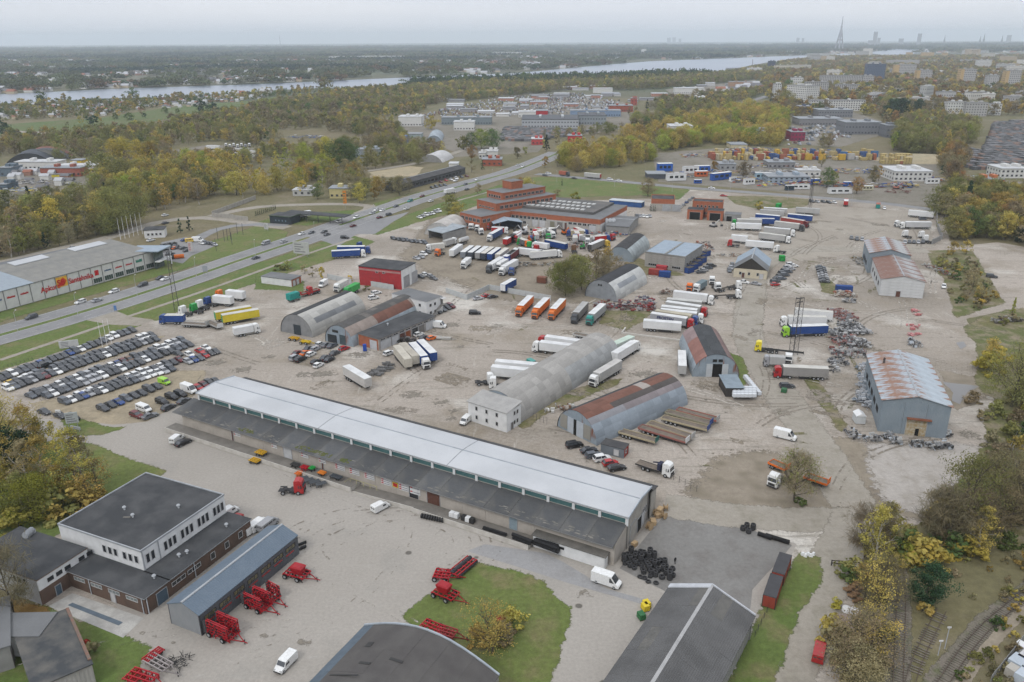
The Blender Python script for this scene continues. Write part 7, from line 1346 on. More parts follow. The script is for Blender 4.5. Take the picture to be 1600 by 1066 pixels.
def signb(c,x,y,w,h,z0,col,label,rz=0,prints=True,name='billboard',posts=2,pc=None):
 a=G(c,x,y);root=ob(name,None,loc=tuple(a),rz=rz);tag(root,label,'sign')
 ob('panel',MB().box(-w/2,-.12,z0,w/2,.12,z0+h).mesh('panel',TINT),root,color=col)
 for k in range(posts):xx=-w*.35+k*w*.7 if posts>1 else 0;ob('post',MB().box(xx-.08,-.08,0,xx+.08,.08,z0).mesh('post',ST_),root)
 if prints:
  m=MB();r=random.Random(int(x))
  for i in range(4):m.box(-w*.4,-.14,z0+h*(.15+i*.2),-w*.4+w*r.uniform(.3,.8),-.125,z0+h*(.22+i*.2))
  ob('lettering',m.mesh('lettering',pc or sdk),root)
signb('L0',430,415,6,2.6,.5,(.5,.51,.5),'pale board on the verge of the car lot',R(20));signb('L0',365,838,1.4,1.8,.5,WT,'small white signboard at the lower lot edge',0);signb('L0',455,905,3.2,3.2,1.6,(.42,.45,.45),'larger pale signboard on the grass below the lot',R(15));signb('L0',470,922,3.4,.8,.6,(.35,.37,.38),'low grey board in front of the larger signboard',R(-20))
signb('M1',283,795,9,6,1.5,(.42,.43,.41),'large roadside billboard with faded picture on the verge',R(-20));signb('M1',552,500,2.2,8,3.5,(.55,.2,.03),'tall orange and green price pylon at the highway verge',0,True,'price_pylon',1,lg_);signb('M1',65,635,3,3.4,1,(.5,.5,.5),'small white and dark sign on the verge near the station',R(-30));signb('M0',1180,775,2.4,5,1,(.5,.48,.47),'pale pylon sign with red mark in the shop car park',0,True,'pylon_sign',1,sred);signb('M0',970,845,7,2.4,1.2,WT,'white board at the entrance corner of the lettered shop',R(-15));signb('L0',715,190,1,2,.8,(.1,.2,.4),'small blue sign at the lot entrance',0,False);signb('M0',1270,912,2.2,2.6,2,(.3,.32,.34),'grey backed road sign on the median',0,False)
a=G('M0',1090,808);root=ob('advert_car',None,loc=(a.x,a.y,.1),rz=R(20));tag(root,'orange and black promotional roller lying by the shop car park','display');ob('drum',MB().cyl((-1,0,1.1),(3.5,0,1.1),1.0,n=12).mesh('drum',TINT),root,color=(.65,.15,.02));ob('drum_base',MB().cyl((-2.2,0,1.1),(-1,0,1.1),1.05,n=12).mesh('drum_base',CHAS),root)
for c,x,y,col,lab in(('L1',672,428,(.02,.07,.35),'blue portable toilet at the corner of the brick lean-to'),):bx('portable_toilet',c,x,y,(1.2,1.2,2.4),.06,col,lab,'toilet',rz=R(20))
bx('small_hut','L3',558,865,(2.6,3.2,2.4),.06,(.5,.52,.52),'white gabled hut at the left corner of the big steel hall','hut',rz=R(-5));o=bpy.data.objects['small_hut'];ob('roof',MB().prism([(-1.4,2.38),(1.4,2.38),(0,3.2)],-1.7,1.7,'y').mesh('roof',W_WHITE),o)
def person(c,x,y,label,rz=0,top=(.015,.015,.018),z=0.06):
 a=G(c,x,y);root=ob('person',None,loc=(a.x,a.y,z),rz=rz);tag(root,label,'person')
 me=bpy.data.meshes.new('body');vs=[(0,0,.95),(0,0,1.2),(0,0,1.42),(0,0,1.52),(0,0,1.66),(-.2,0,1.40),(-.26,.02,1.12),(-.25,.1,.86),(.2,0,1.40),(.26,.02,1.12),(.25,.1,.86),(-.1,0,.88),(-.11,.05,.48),(-.11,0,.08),(-.11,.14,.04),(.1,0,.88),(.11,-.03,.48),(.11,-.08,.08),(.11,.06,.04)]
 me.from_pydata(vs,[(0,1),(1,2),(2,3),(3,4),(2,5),(5,6),(6,7),(2,8),(8,9),(9,10),(0,11),(11,12),(12,13),(13,14),(0,15),(15,16),(16,17),(17,18)],[])
 me.materials.append(TINT);o=ob('body',me,root,color=top);sk=o.modifiers.new('skin','SKIN');rad=[.16,.15,.16,.07,.11,.07,.05,.04,.07,.05,.04,.1,.07,.055,.05,.1,.07,.055,.05]
 if not me.skin_vertices:
  bm_=__import__('bmesh').new();bm_.from_mesh(me);bm_.verts.layers.skin.verify();bm_.to_mesh(me);bm_.free()
 for i,v in enumerate(me.skin_vertices[0].data):v.radius=(rad[i],rad[i]*.8);v.use_root=(i==0)
 o.modifiers.new('sub','SUBSURF').levels=1
person('B2',741,530,'person in black standing at the right edge of the tyre pile',R(200));person('B1',712,225,'person in light top standing at the dark doorway on the dock',R(160),(.35,.33,.3),1.08)
person('M3',1003,965,'person in dark clothes right of the white fronted gabled hall',R(90));person('L1',735,148,'person in dark clothes behind the rusty workshop',R(30))if 0 else None
def heap(c,x,y,w,d,n,cols,label,hmax=1.4,seed=1,name='scrap_pile',size=(.4,2.2),cat='scrap pile',long=False):
 r=random.Random(seed);a=G(c,x,y);groups={}
 root=ob(name,None,loc=(a.x,a.y,.06),rz=R(r.uniform(-8,8)));tag(root,label,cat)
 for i in range(int(n*(1.7 if c=='L3' else 1))):
  col=r.randrange(len(cols));b=groups.setdefault(col,MB());xx,yy=r.uniform(-w/2,w/2),r.uniform(-d/2,d/2);l_=r.uniform(*size);t=r.uniform(.06,.5)if not long else .12
  an=r.uniform(0,3.14)if not long else r.choice((1.45,1.6,.1));z=r.uniform(0,hmax*(1-.5*abs(xx)*2/w));z2=z+r.uniform(-.1,.5)
  c_,s_=math.cos(an)*l_/2,math.sin(an)*l_/2
  if r.random()<.5:b.cyl((xx-c_,yy-s_,z+.1),(xx+c_,yy+s_,z2+.1),t*.35+.04,n=4)
  else:b.box(xx-l_/3,yy-t,z,xx+l_/3,yy+t,z+r.uniform(.1,.8))
 for k,b in groups.items():
  o=ob('scrap',b.mesh('scrap',TINT),root,color=cols[k]);o['kind']='stuff'
GY=[(.26,.27,.28),(.38,.385,.39),(.12,.12,.125),(.06,.06,.06),(.45,.45,.44)];RS=[(.25,.1,.09),(.3,.14,.12),(.18,.09,.08),(.35,.2,.18)]
for i,(x,y,w,d,n,cl_,lab)in enumerate(((470,90,9,4,60,[(.5,.48,.45),(.4,.36,.3),(.3,.12,.08)],'heap of pale rubble and boards below the blue container'),(500,130,6,1.5,20,GY,'dark rack of tubes below the rubble heap'),(460,215,8,12,150,RS+GY[:2],'stack of red-brown steel sections, upper one'),(500,275,8,5,60,GY,'stack of white and grey steel under the red-brown one'),(500,320,15,7,190,GY,'wide heap of galvanised frames in the steel yard'),(470,375,9,9,120,RS+GY,'stack of red-brown steel sections, lower one'),(545,390,8,8,90,GY,'pile of galvanised parts right of the lower red-brown stack'),(500,450,12,8,120,GY+RS[:1],'low sprawl of galvanised scrap'),(440,510,6,5,40,GY,'small pile of pale crates at the bottom of the scrap line'),(410,555,2,4,10,GY,'grey steel racks ending the scrap line'))):
 heap('L3',x,y,w,d,n,cl_,lab,1.8,50+i,long=(len(cl_)>5))
for i,(x,y)in enumerate(((585,545),(590,600),(600,660),(590,700),(570,745),(605,745),(635,780))):heap('L3',x,y,4,3,26,[(.45,.48,.52),(.55,.57,.6),(.2,.25,.3)],f'rack of pale steel goods, {ORD[i]} from the top beside the steel hall',2.2,80+i,'goods_rack',(.8,2.4),'goods',True)
for i,(x,y,w,d,lab)in enumerate(((525,955,3.5,5,'tall stack of white-blue frames by the dirt track'),(640,985,5,2,'low grey steel parts below the steel hall, left'),(740,965,2.5,2,'two grey crates below the steel hall'),(790,1000,3,2.5,'grey steel parts below the crates'),(930,1020,5,1.5,'long steel sections lying below the hall'),(1025,1030,3,2.5,'white crate of steel parts, left of the pair'),(1085,1025,3,3,'white crate of steel parts, right of the pair'),(1100,955,2,2.5,'grey crate at the corner of the steel hall'),(1000,920,7,1.5,'steel sections lying along the hall front'),(790,900,8,1.6,'pale steel beams along the hall front, left'),(910,400,4,4,'open dark crate behind the steel hall'),(885,380,1.6,3,'white slab standing behind the steel hall'))):
 heap('L3',x,y,w,d,26,GY+[(.5,.55,.6)],lab,1.8,110+i,'goods_rack',(.5,2),'goods',True)
PK=(.45,.16,.16)
for i,(x,y,w,d,lab)in enumerate(((905,185,2.5,1.5,'upper pair of pink sheets'),(930,208,2,1.5,'second small pink sheet'),(905,285,5,5,'spread of pink plastic sheets'),(905,330,5,2,'lower pink and red sheets'))):heap('L3',x,y,w,d,8,[PK,(.6,.3,.3)],lab+' on the yard right of the scrap line',.3,140+i,'sheet_pile',(1,2.6),'sheets')
heap('L2',700,165,24,7,190,[(.3,.05,.05),(.12,.06,.06),(.08,.08,.09),(.3,.3,.32),(.2,.05,.04)],'long tangle of red and dark farm implements before the hangar',2.6,160,'scrap_implements',(.6,3));heap('L2',820,140,8,6,60,[(.1,.1,.12),(.25,.05,.05),(.25,.25,.28)],'dark mound of ploughs at the right of the implement tangle',3.4,161,'scrap_implements');heap('L2',960,75,7,4,50,[(.2,.13,.1),(.3,.28,.25),(.15,.1,.08)],'brownish scrap left of the topmost white lorry',1.6,162)
heap('L1',920,372,7,3,90,[(.03,.03,.03),(.08,.07,.07),(.2,.2,.2)],'heap of black scrap before the rusty gates',1.6,163);heap('L1',745,565,4,6,50,[(.12,.12,.12),(.2,.2,.2)],'grey lattice frames lying in the middle yard, left',.5,164,'steel_lattice_stack',(1.5,3),'steel frames',True);heap('L1',805,535,4,6,50,[(.12,.12,.12),(.2,.2,.2)],'grey lattice frames lying in the middle yard, right',.5,165,'steel_lattice_stack',(1.5,3),'steel frames',True);heap('L1',1145,355,7,1.6,10,[(.42,.41,.38)],'pale concrete slabs by the orange car',.4,166,'slab_stack',(3,6),'slabs')
for x,y,col,lab in((235,350,YW,'orange-yellow forklift before the pale-sided hangar'),(305,372,(.6,.42,.02),'yellow loader before the pale-sided hangar')):implement('forklift','L1',x,y,R(-20),3.4,2,1.8,col,lab,seed=int(x),tines=20,cat='forklift')
heap('L2',330,790,6,3,30,[(.2,.12,.08),(.4,.4,.38)],'old rusty trailer body beside the rusty-banded hangar',1.6,167);heap('L2',230,805,2.6,2,8,[(.6,.6,.58)],'white tarp bundle by the green fence',1,168);heap('M2',560,660,30,8,160,[(.3,.3,.3),(.4,.1,.05),(.1,.1,.1),(.5,.5,.48),(.06,.1,.25)],'litter of lorry parts in the breakers yard',1.8,169,'scrap_parts');heap('M2',380,730,30,10,150,[(.3,.3,.3),(.3,.1,.06),(.1,.1,.1),(.5,.5,.48)],'litter of axles and parts below the dark blue trailer',1.4,170,'scrap_parts');heap('M2',150,845,26,6,90,[(.12,.12,.12),(.3,.3,.28),(.2,.15,.1)],'line of scrap axles and frames along the lane',1.0,171,'scrap_parts')
heap('M2',1200,740,6,22,70,[(.12,.1,.1),(.3,.12,.08),(.25,.25,.25)],'scrap lined up right of the concrete plank store',1.4,172);heap('M2',1370,790,16,4,50,[(.3,.2,.15),(.25,.25,.25),(.4,.38,.33)],'stored parts behind the cream barn',1.2,173);heap('M3',1040,880,5,18,60,[(.25,.08,.06),(.4,.4,.38),(.2,.2,.2)],'rusty trailers and frames right of the gabled halls',1.4,174);heap('M3',570,830,5,16,60,[(.2,.2,.2),(.4,.4,.38),(.25,.2,.12)],'assorted scrap left of the gabled halls',1.4,175);heap('M3',800,400,16,6,60,[(.16,.07,.06),(.2,.1,.08)],'rusty steel heap under the pink crane boom',3,176);heap('L3',1470,245,12,4,60,[(.08,.07,.06),(.3,.3,.28)],'brushwood and rubbish heap on the rough grass',1.2,177)
for c,x,y,col,lab in(('M3',790,360,(.5,.2,.15),'pale red crane excavator at the steel heap'),('M3',850,345,(.03,.12,.4),'blue and white concrete mixer by the white hall'),('M2',1240,590,(.5,.5,.5),'white and red loader before the brick station')):lorry('excavator',c,x-15,y,x+20,y+8,[col],lab,cat='machine')
heap('M3',190,355,60,10,150,[(.55,.55,.55),(.03,.08,.35),(.3,.3,.3),(.5,.1,.05),(.6,.5,.1)],'crowded stock of machines and caravans beside the curved-roof hall',3.4,178,'stock_yard',(1,5),'stock');heap('M3',60,280,60,12,120,[(.6,.6,.6),(.35,.35,.35),(.1,.1,.12)],'pale boats and caravans behind the curved-roof hall',3,179,'stock_yard',(2,6),'stock')
heap('M0',250,345,60,14,200,[(.3,.3,.3),(.6,.6,.6),(.1,.1,.1),(.2,.2,.25)],'scrap cars and parts at the far left works yard',2.5,180,'scrap_parts',(1,5));heap('M0',20,390,50,14,120,[(.5,.52,.55),(.3,.35,.4),(.6,.5,.1)],'pale goods at the far left edge yard',2.5,181,'scrap_parts',(2,6));heap('T1',310,850,40,14,90,[(.03,.1,.35),(.6,.6,.6),(.2,.2,.2)],'blue and white goods in the forest clearing',3,182,'stock_yard',(2,6),'stock');heap('M0',20,600,26,40,200,[(.4,.4,.42),(.1,.1,.12),(.6,.6,.6)],'scrap cars among the trees left',1.5,183,'scrap_parts',(1.5,4));heap('M0',150,690,30,20,120,[(.4,.4,.42),(.1,.1,.12),(.6,.6,.6)],'scrap cars among the trees above the lettered shop',1.5,184,'scrap_parts',(1.5,4))
ST3=[(.6,.6,.6),(.4,.42,.44),(.04,.1,.32),(.35,.12,.06),(.12,.13,.14),(.45,.36,.15)]
for i,(x,y,w,d)in enumerate(((1052,276,30,14),(1128,272,26,16),(1165,284,22,10),(1215,262,60,14),(1262,289,40,8),(1330,292,46,10),(1345,270,40,14),(1240,238,70,14),(1175,236,50,12),(1100,245,40,16),(1310,246,60,16),(1400,292,30,10),(1455,282,20,14))):
 p_=(x*3.9475,y*3.9475);heap('T0',p_[0],p_[1],w,d,110,ST3,f'crowded stock of cabins, machines and goods beyond the side road, lot {ORD[i]} of thirteen',3.2,200+i,'stock_yard',(1.5,6),'stock')
a=P(1437,250);m=MB();n=16
m.v+=[(0,0,5)];
for k,(rr,hh)in enumerate(((14,3.5),(26,0))):m.v+=[(rr*1.6*math.cos(2*math.pi*i/n)*rnd.uniform(.85,1.1),rr*math.sin(2*math.pi*i/n),hh)for i in range(n)]
for i in range(n):j=(i+1)%n;m.f+=[[0,1+i,1+j],[1+i,1+n+i,1+n+j,1+j]];m.m+=[0,0];m.sm+=[True,True]
tag(joined('sand_heap',m,MATS['sand'],loc=(a.x,a.y,0)),'wide low heap of pale sand beyond the yellow containers','sand heap')
for i,(x,y,w,h,col)in enumerate(((1150,930,1.6,2,WT),(1135,1000,3,2.6,(.4,.45,.5)),(1105,1035,2,1.6,(.4,.38,.34)),(1160,1060,3,2.2,(.45,.5,.55)),(1175,985,2.5,2.6,(.5,.5,.5)))):bx('cabinet','B3',x,y,(w,h,1.8),.06,col,f'pale metal cabinet behind the corner fence, {ORD[i]} of five','cabinet',rz=R(35))
for A_,B_,nm in((q('B3',1010,1075),q('B3',1165,880),'plank fence in the bottom right corner'),(q('B3',1080,60),q('B3',1130,-50),'plank fence at the right edge above the thicket'),(q('L3',1500,1066),q('L3',1579,900),'plank fence beside the rusty heap at the right edge')):
 b=Bld('plank_fence','weathered '+nm,'fence',A_,B_,depth=.15);n=max(3,int(b.L/.9));pm=MB().box(.02,0,0,b.L/n-.03,.06,1.9).mesh('plank',W_GREY)
 for i in range(min(n,60)):b.part('plank',pm,None,(i*b.L/n,rnd.uniform(-.03,.03),rnd.uniform(-.1,.1)))
def post_fence(c,pts,n,h,label,wire=True):
 root=ob('wire_fence',None,loc=(0,0,0));tag(root,label,'fence');w=[G(c,*p)for p in pts];pm=MB().cyl((0,0,0),(0,0,h),.05,n=5).mesh('post',CHAS);tot=[]
 for i in range(len(w)-1):
  for k in range(n):tot.append(w[i].lerp(w[i+1],k/n))
 tot.append(w[-1])
 for p in tot:ob('post',pm,root,(p.x,p.y,0))
 b=MB()
 for i in range(len(tot)-1):
  for z in(h*.95,h*.5):b.cyl(tot[i]+Vector((0,0,z)),tot[i+1]+Vector((0,0,z)),.015,n=3,cap=False)
 ob('wire',b.mesh('wire',CHAS),root)
post_fence('B2',[(735,145),(840,200)],4,1.8,'short wire fence on grey posts beyond the warehouse end');post_fence('B3',[(100,560),(20,700),(-60,860)],6,1.4,'wire fence along the grass strip by the red containers');post_fence('L2',[(130,850),(215,880)],4,2.0,'green mesh fence between the two long hangars')
post_fence('L0',[(0,545),(200,480)],8,1.0,'low fence along the car lot verge')
def far_block(c,x0,x1,yb,yt,label,col=(.45,.44,.42),d=14,skew=0,name='apartment_block',cat='apartment block',floors=None,roofcol=(.2,.2,.2),group=None,end=None,hscale=1.0):
 a=G(c,x0,yb);b=G(c,x1,yb+skew);L=(b-a).length;pa=proj(a);_,s=CROPS[c[0]]
 dist=(a-Vector((0,0,CAM_H))).length;h=max(2.5,(yb-yt)/s/F_PX*dist*1.0*hscale)
 root=ob(name,None,loc=(a.x,a.y,0),rz=math.atan2(b.y-a.y,b.x-a.x));tag(root,label,cat,group,False,h)
 EXCL.append([(v.x,v.y)for v in(root_pt(a,b,-2,-3),root_pt(a,b,L+2,-3),root_pt(a,b,L+2,d+2),root_pt(a,b,-2,d+2))])
 ob('wall',MB().box(0,0,0,L,d,h-.3).mesh('wall',TINT),root,color=col);ob('roof',MB().box(-.4,-.4,h-.3,L+.4,d+.4,h+.2).mesh('roof',TINT),root,color=roofcol)
 if end:ob('end_panel',MB().box(-.15,.3,0,-.01,d-.3,h-.4).box(-.1,-.14,0,L*.22,-.01,h-.4).mesh('end_panel',TINT),root,color=end)
 if floors:
  m=MB();nx=max(2,int(L/3.4));fh=(h-1)/floors
  for f_ in range(floors):
   for i in range(nx):
    xx=L*(i+.5)/nx;m.box(xx-.8,-.12,.6+f_*fh+.7,xx+.8,-.01,.6+f_*fh+min(2.1,fh*.8))
  ny=max(1,int(d/4))
  for f_ in range(floors):
   for i in range(ny):yy=d*(i+.5)/ny;m.box(L+.01,yy-.7,.6+f_*fh+.7,L+.12,yy+.7,.6+f_*fh+min(2.1,fh*.8)).box(-.17,yy-.7,.6+f_*fh+.7,-.155,yy+.7,.6+f_*fh+min(2.1,fh*.8))
  ob('window_rows',m.mesh('window_rows',M('far_glass',(.06,.065,.075),rough=.3)),root)['kind']='stuff'
  for k in range(2):ob('stair_head',MB().box(L*(.3+.4*k),d*.3,h+.2,L*(.3+.4*k)+3,d*.7,h+2.2).mesh('stair_head',TINT),root,color=col)
 return root
def root_pt(a,b,x,y):
 u=(b-a).normalized();n=Vector((-u.y,u.x,0));return a+u*x+n*y
WH_,TAN,PAN=(.6,.6,.58),(.50,.36,.18),(.42,.41,.40)
FB=[(35,75,612,530,'narrow white tower block end at the left of the estate',WH_,16,0,9),(105,225,645,540,'white nine storey block seen end-on, nearest left of the estate',WH_,30,10,9),(140,210,560,490,'small white block left of the long ribbed ones',WH_,14,0,5),(225,365,600,520,'ribbed nine storey block in the front rank',PAN,14,0,9),(320,580,545,478,'very long ribbed block at the back of the estate',PAN,14,0,9),(420,560,590,532,'grey ribbed block front right of the estate',PAN,14,0,7),(570,645,545,480,'end block right of the very long one',PAN,14,0,7),(600,712,515,415,'dark blue glass-fronted tower',(.09,.12,.19),20,0,12),(770,905,490,415,'tan ended nine storey block behind the glass tower',PAN,14,0,9),(908,1000,527,450,'tan and white tower block, left of three',PAN,16,0,9),(1172,1268,545,450,'tan and white tower block, middle of three',PAN,16,0,9),(1450,1545,555,462,'tan and white tower block, right of three',PAN,16,0,9),(1280,1370,440,385,'white ribbed block far right',WH_,14,0,8),(730,930,412,378,'long low ribbed block at the back',PAN,14,0,4),(940,1020,366,332,'tan block at the back centre',TAN,14,0,5),(1070,1105,366,335,'small tan tower at the back',TAN,14,0,5),(258,595,685,628,'long white five storey block above the workshops',WH_,13,0,5),(650,715,650,598,'pale block seen at an angle above the dark tree',PAN,20,-20,5),(1098,1210,715,645,'white five storey block, left of the front right pair',WH_,13,0,5),(1212,1345,718,650,'grey and white five storey block, middle front right',PAN,13,0,5),(1380,1432,712,655,'small white block front right',WH_,13,0,4),(1492,1579,680,615,'grey block at the right edge',PAN,26,0,4),(1345,1410,560,485,'grey gabled block between the towers',PAN,16,0,7),(1545,1600,640,585,'pale block cut by the right edge',PAN,16,0,5),(40,150,450,410,'cream classical building with colonnade',(.55,.52,.42),20,0,3),(150,262,450,408,'pale long building right of the classical one',(.5,.48,.42),16,0,3),(0,42,435,385,'dark glass building at the far left of the estate',(.05,.07,.12),20,0,6),(1320,1395,370,338,'cream hall far away',(.5,.48,.42),20,0,3),(1095,1135,530,500,'grey block among trees',PAN,14,0,4),(850,890,355,330,'tan tower far at the back',TAN,14,0,5),(1190,1280,400,375,'pale wide hall at the back',PAN,20,0,3),(1065,1135,572,550,'flat white building among the trees',WH_,14,0,2),(770,850,580,555,'pale low building with arches',WH_,14,0,2),(1265,1345,500,475,'white low building right of the middle tower',WH_,14,0,3)]
for x0,x1,yb,yt,lab,col,d,sk_,fl in FB:far_block('T3',x0,x1,yb,yt,lab,col,d,sk_,floors=fl,end=TAN if 'tan and' in lab or 'tan ended' in lab else None)
LB=[('T3',310,520,725,685,'grey flat workshop with dark upper storey',(.2,.21,.23),30),('T3',190,460,775,738,'wide grey-roofed workshop',(.22,.22,.23),30),('T3',470,690,830,765,'grey long hall with dark doors',(.18,.19,.21),30),('T3',725,790,850,785,'grey hall end left of the trees',(.16,.17,.19),20),('T3',980,1175,790,748,'grey hall with white curved roof edge',(.14,.15,.17),30),('T3',190,300,700,662,'dark blue hall among the workshops',(.04,.06,.12),20),('T3',140,225,870,820,'crimson clad building',(.25,.02,.07),20),('T3',1430,1600,1100,1050,'white-roofed hall at the right edge',WH_,20),('M3',775,1005,330,275,'large white tent hall with ribbed roof',WH_,26),('M3',1290,1450,370,325,'grey roofed shed with orange base',(.45,.14,.05),16),('M3',0,165,250,215,'grey hall beside the container yard',(.25,.25,.26),16),('M3',185,320,300,265,'white house with dark roof behind the curved hall',WH_,10),('M3',0,255,345,305,'pale blue curved-roof hall',(.3,.36,.42),20),('M2',835,950,315,285,'dark grey building at the bend of the side road',(.07,.08,.1),14),('M2',1280,1380,260,225,'grey workshop with chimney, left of the long grey hall',(.3,.31,.32),14),('M2',1350,1450,130,105,'cream flat-roofed hall behind the container yard',(.5,.45,.3),20),('T2',60,410,790,740,'big white-grey hall with window band',(.4,.42,.44),60),('T2',410,580,770,718,'glazed right wing of the big white-grey hall',(.25,.28,.3),50),('T2',40,145,725,692,'white building at the left back of the big hall',WH_,20),('T2',145,220,712,685,'red building behind the big hall',(.4,.03,.04),20),('T2',360,670,720,685,'long pale blue hall behind the big one',(.2,.28,.4),20),('T2',970,1110,865,785,'white three storey office among the trees',WH_,24),('T2',1510,1565,880,815,'blue-grey house at the tree edge',(.22,.26,.3),16),('T2',1000,1185,580,548,'long white hall by the distant car park',WH_,20),('T2',1100,1205,645,605,'white hall among the far trees',WH_,20),('T2',500,620,575,548,'white flat building among the far trees',WH_,20),('T2',600,745,690,655,'brick-red building right of the big hall',(.3,.08,.05),20),('T2',735,770,650,610,'red tower-like building',(.35,.07,.05),16),('M2',120,190,105,70,'small white and red service station',(.45,.06,.06),16),('M2',345,430,85,50,'red service station building with pylon',(.45,.04,.04),14),('T1',1145,1450,770,728,'long blue-grey shed with rusty roof',(.18,.22,.24),20),('T1',880,1020,780,725,'white two-part hall beside the yellow tree',WH_,26),('T1',1480,1560,720,705,'white flat hall among trees',WH_,20),('T1',1220,1345,805,755,'white pitched tent hall right of the yellow tree',WH_,16),('T1',1415,1490,975,935,'white stepped building across the highway',WH_,12),('T1',1375,1415,978,945,'small white cabin across the highway',WH_,8),('T1',1395,1515,1025,985,'red brick low building across the highway',(.32,.09,.05),14),('T1',615,770,975,925,'pale blue house behind the roadside trees',(.3,.34,.38),12),('M1',455,610,435,375,'yellow walled house with dark roof among roadside trees',(.5,.44,.22),12),('M1',228,345,420,385,'white outbuilding among roadside trees',(.45,.45,.43),10),('T1',870,930,890,855,'bright blue shed among the trees',(.03,.15,.45),12),('T1',930,1020,850,828,'pale green roofed shed',(.3,.36,.36),14),('T1',1190,1245,1030,1010,'white tent by the small arched hall',WH_,10),('M0',100,360,260,218,'long white roofed workshop far left',WH_,14),('M0',255,500,300,255,'workshop with rust-red roof far left',(.3,.1,.07),12),('M0',360,590,280,240,'second white roofed workshop far left',WH_,12),('M0',440,510,235,205,'small yellow-fronted shed far left',(.6,.42,.05),10),('M0',0,75,300,255,'blue-grey shed at the far left edge',(.12,.16,.2),16),('M0',0,45,390,355,'dark blue shed at the left edge',(.1,.14,.18),14),('M0',300,435,305,290,'yellow canopy by the rust-red workshop',(.6,.5,.05),6),('T1',1460,1579,348,325,'long white factory beyond the river',WH_,40),('T1',450,640,370,352,'white warehouse beyond the river, left',WH_,60),('T1',640,900,372,350,'white warehouse beyond the river, right',WH_,60),('T0',0,40,540,515,'white building at the far left bank',WH_,20),('T0',250,390,510,488,'long white shed on the far bank',WH_,20),('T0',715,780,525,505,'white and red house on the far bank',WH_,20),('T2',0,50,345,325,'white factory end beyond the river',WH_,40),('T2',797,826,335,307,'pale tower block beyond the river',WH_,20),('T2',1320,1400,455,425,'grey blocks on the near river bank',(.35,.37,.38),16),('T2',1450,1540,460,425,'white apartment block on the near river bank',WH_,16),('T2',1340,1480,545,510,'orange-brown long block by the distant car park',(.35,.22,.14),20)]
re_=random.Random(8)
for i in range(120):
 y=335+350*re_.random()**1.2;x=re_.uniform(60,1560);k=re_.random();w_=re_.uniform(40,150)*(y/600);hh=re_.choice((24,34,60))*(y/600)
 if any(f[0]-20<x+w_ and x<f[1]+20 and abs(f[2]-y)<28 for f in FB):continue
 col=re_.choice([(.58,.56,.52),(.4,.4,.39),(.55,.54,.5),(.42,.33,.22)]);far_block('T3',x,x+w_,y,y-hh,'pale apartment block half hidden by trees in the estate',col,13,re_.uniform(-4,4),floors=3 if y>450 else None,roofcol=re_.choice([(.3,.3,.3),(.15,.15,.16),(.45,.45,.45)]),group='blocks half hidden in the estate');THINGS[-1][0]['category']='apartment block'
for i in range(60):
 x,y=(re_.uniform(680,960),re_.uniform(148,184))if i<26 else(re_.uniform(820,1180),re_.uniform(132,165));a=P(x,y)
 if i<48:far_block('T0',x*3.9475,x*3.9475+re_.uniform(40,110),y*3.9475,y*3.9475-re_.uniform(10,18),'low commercial roof among the trees short of the river',re_.choice([(.5,.5,.5),(.3,.3,.32),(.4,.2,.15)]),22,0,name='industrial_building',cat='building',roofcol=re_.choice([(.5,.52,.54),(.2,.21,.22),(.3,.32,.35)]),group='low roofs short of the river')
for c,x0,x1,yb,yt,lab,col,d in LB:far_block(c,x0,x1,yb,yt,lab,col,d,name='industrial_building',cat='building',floors=2 if(yb-yt)>38 and c in('T2','T3','M2','M3')else(1 if yb-yt>30 else None),roofcol=(.06,.065,.075)if 'big white' in lab else((.25,.27,.29)if 'white' not in lab else(.5,.51,.52)))
SKY=[(955,972,258,238),(988,1003,258,236),(1026,1037,258,243)]
for i,(x0,x1,yb,yt)in enumerate(SKY):far_block('T2',x0,x1,266,yt,f'distant grey tower beyond the river, {ORD[i]} of three together',(.3,.32,.35),40,name='tower_block',cat='tower block')
for c,x0,x1,yb,yt,lab in(('T3',640,665,292,215,'distant tall office tower right of the television tower'),('T3',668,686,292,245,'distant dark tower beside the tall office tower'),('T3',612,640,292,258,'distant white wedge building left of the tall office tower'),('T3',912,938,290,225,'distant blocky glass tower in the middle of the skyline'),('T3',1463,1492,278,232,'distant broad tower at the right of the skyline'),('T3',800,830,285,248,'distant domed building on the skyline'),('T3',172,186,272,240,'distant slim tower at the left of the skyline'),('T3',205,215,272,242,'distant slim tower, second at the left of the skyline')):far_block(c,x0,x1,yb,yt,lab,(.32,.34,.37),40,name='tower_block',cat='tower')
for x,yt in((1083,230),(1302,235),(1325,222),(1437,230)):
 a=G('T3',x,280);dist=a.length;h=(280-yt)/3.9475/F_PX*dist;root=ob('church_spire',None,loc=tuple(a));tag(root,'thin distant church spire on the skyline','spire',None,True,h/2);ob('tower',MB().box(-9,-9,0,9,9,h*.5).mesh('tower',TINT),root,color=(.2,.21,.22));ob('spire',MB().cyl((0,0,h*.5),(0,0,h),9,.8,n=6).mesh('spire',TINT),root,color=(.12,.16,.15))
a=G('T3',435,316);d_=a.length;h=(316-140)/3.9475/F_PX*d_;w=25/3.9475/F_PX*d_
root=ob('television_tower',None,loc=tuple(a),rz=R(10));tag(root,'tall three-legged television tower fading into cloud above the river','tower',None,False,h*.5)
tm=M('tower_steel',(.3,.31,.34))
for t in(0,120,240):ob('leg',MB().cyl((w*math.cos(R(t)),w*math.sin(R(t)),0),(4*math.cos(R(t)),4*math.sin(R(t)),h*.62),6,5,n=5).mesh('leg',tm),root)
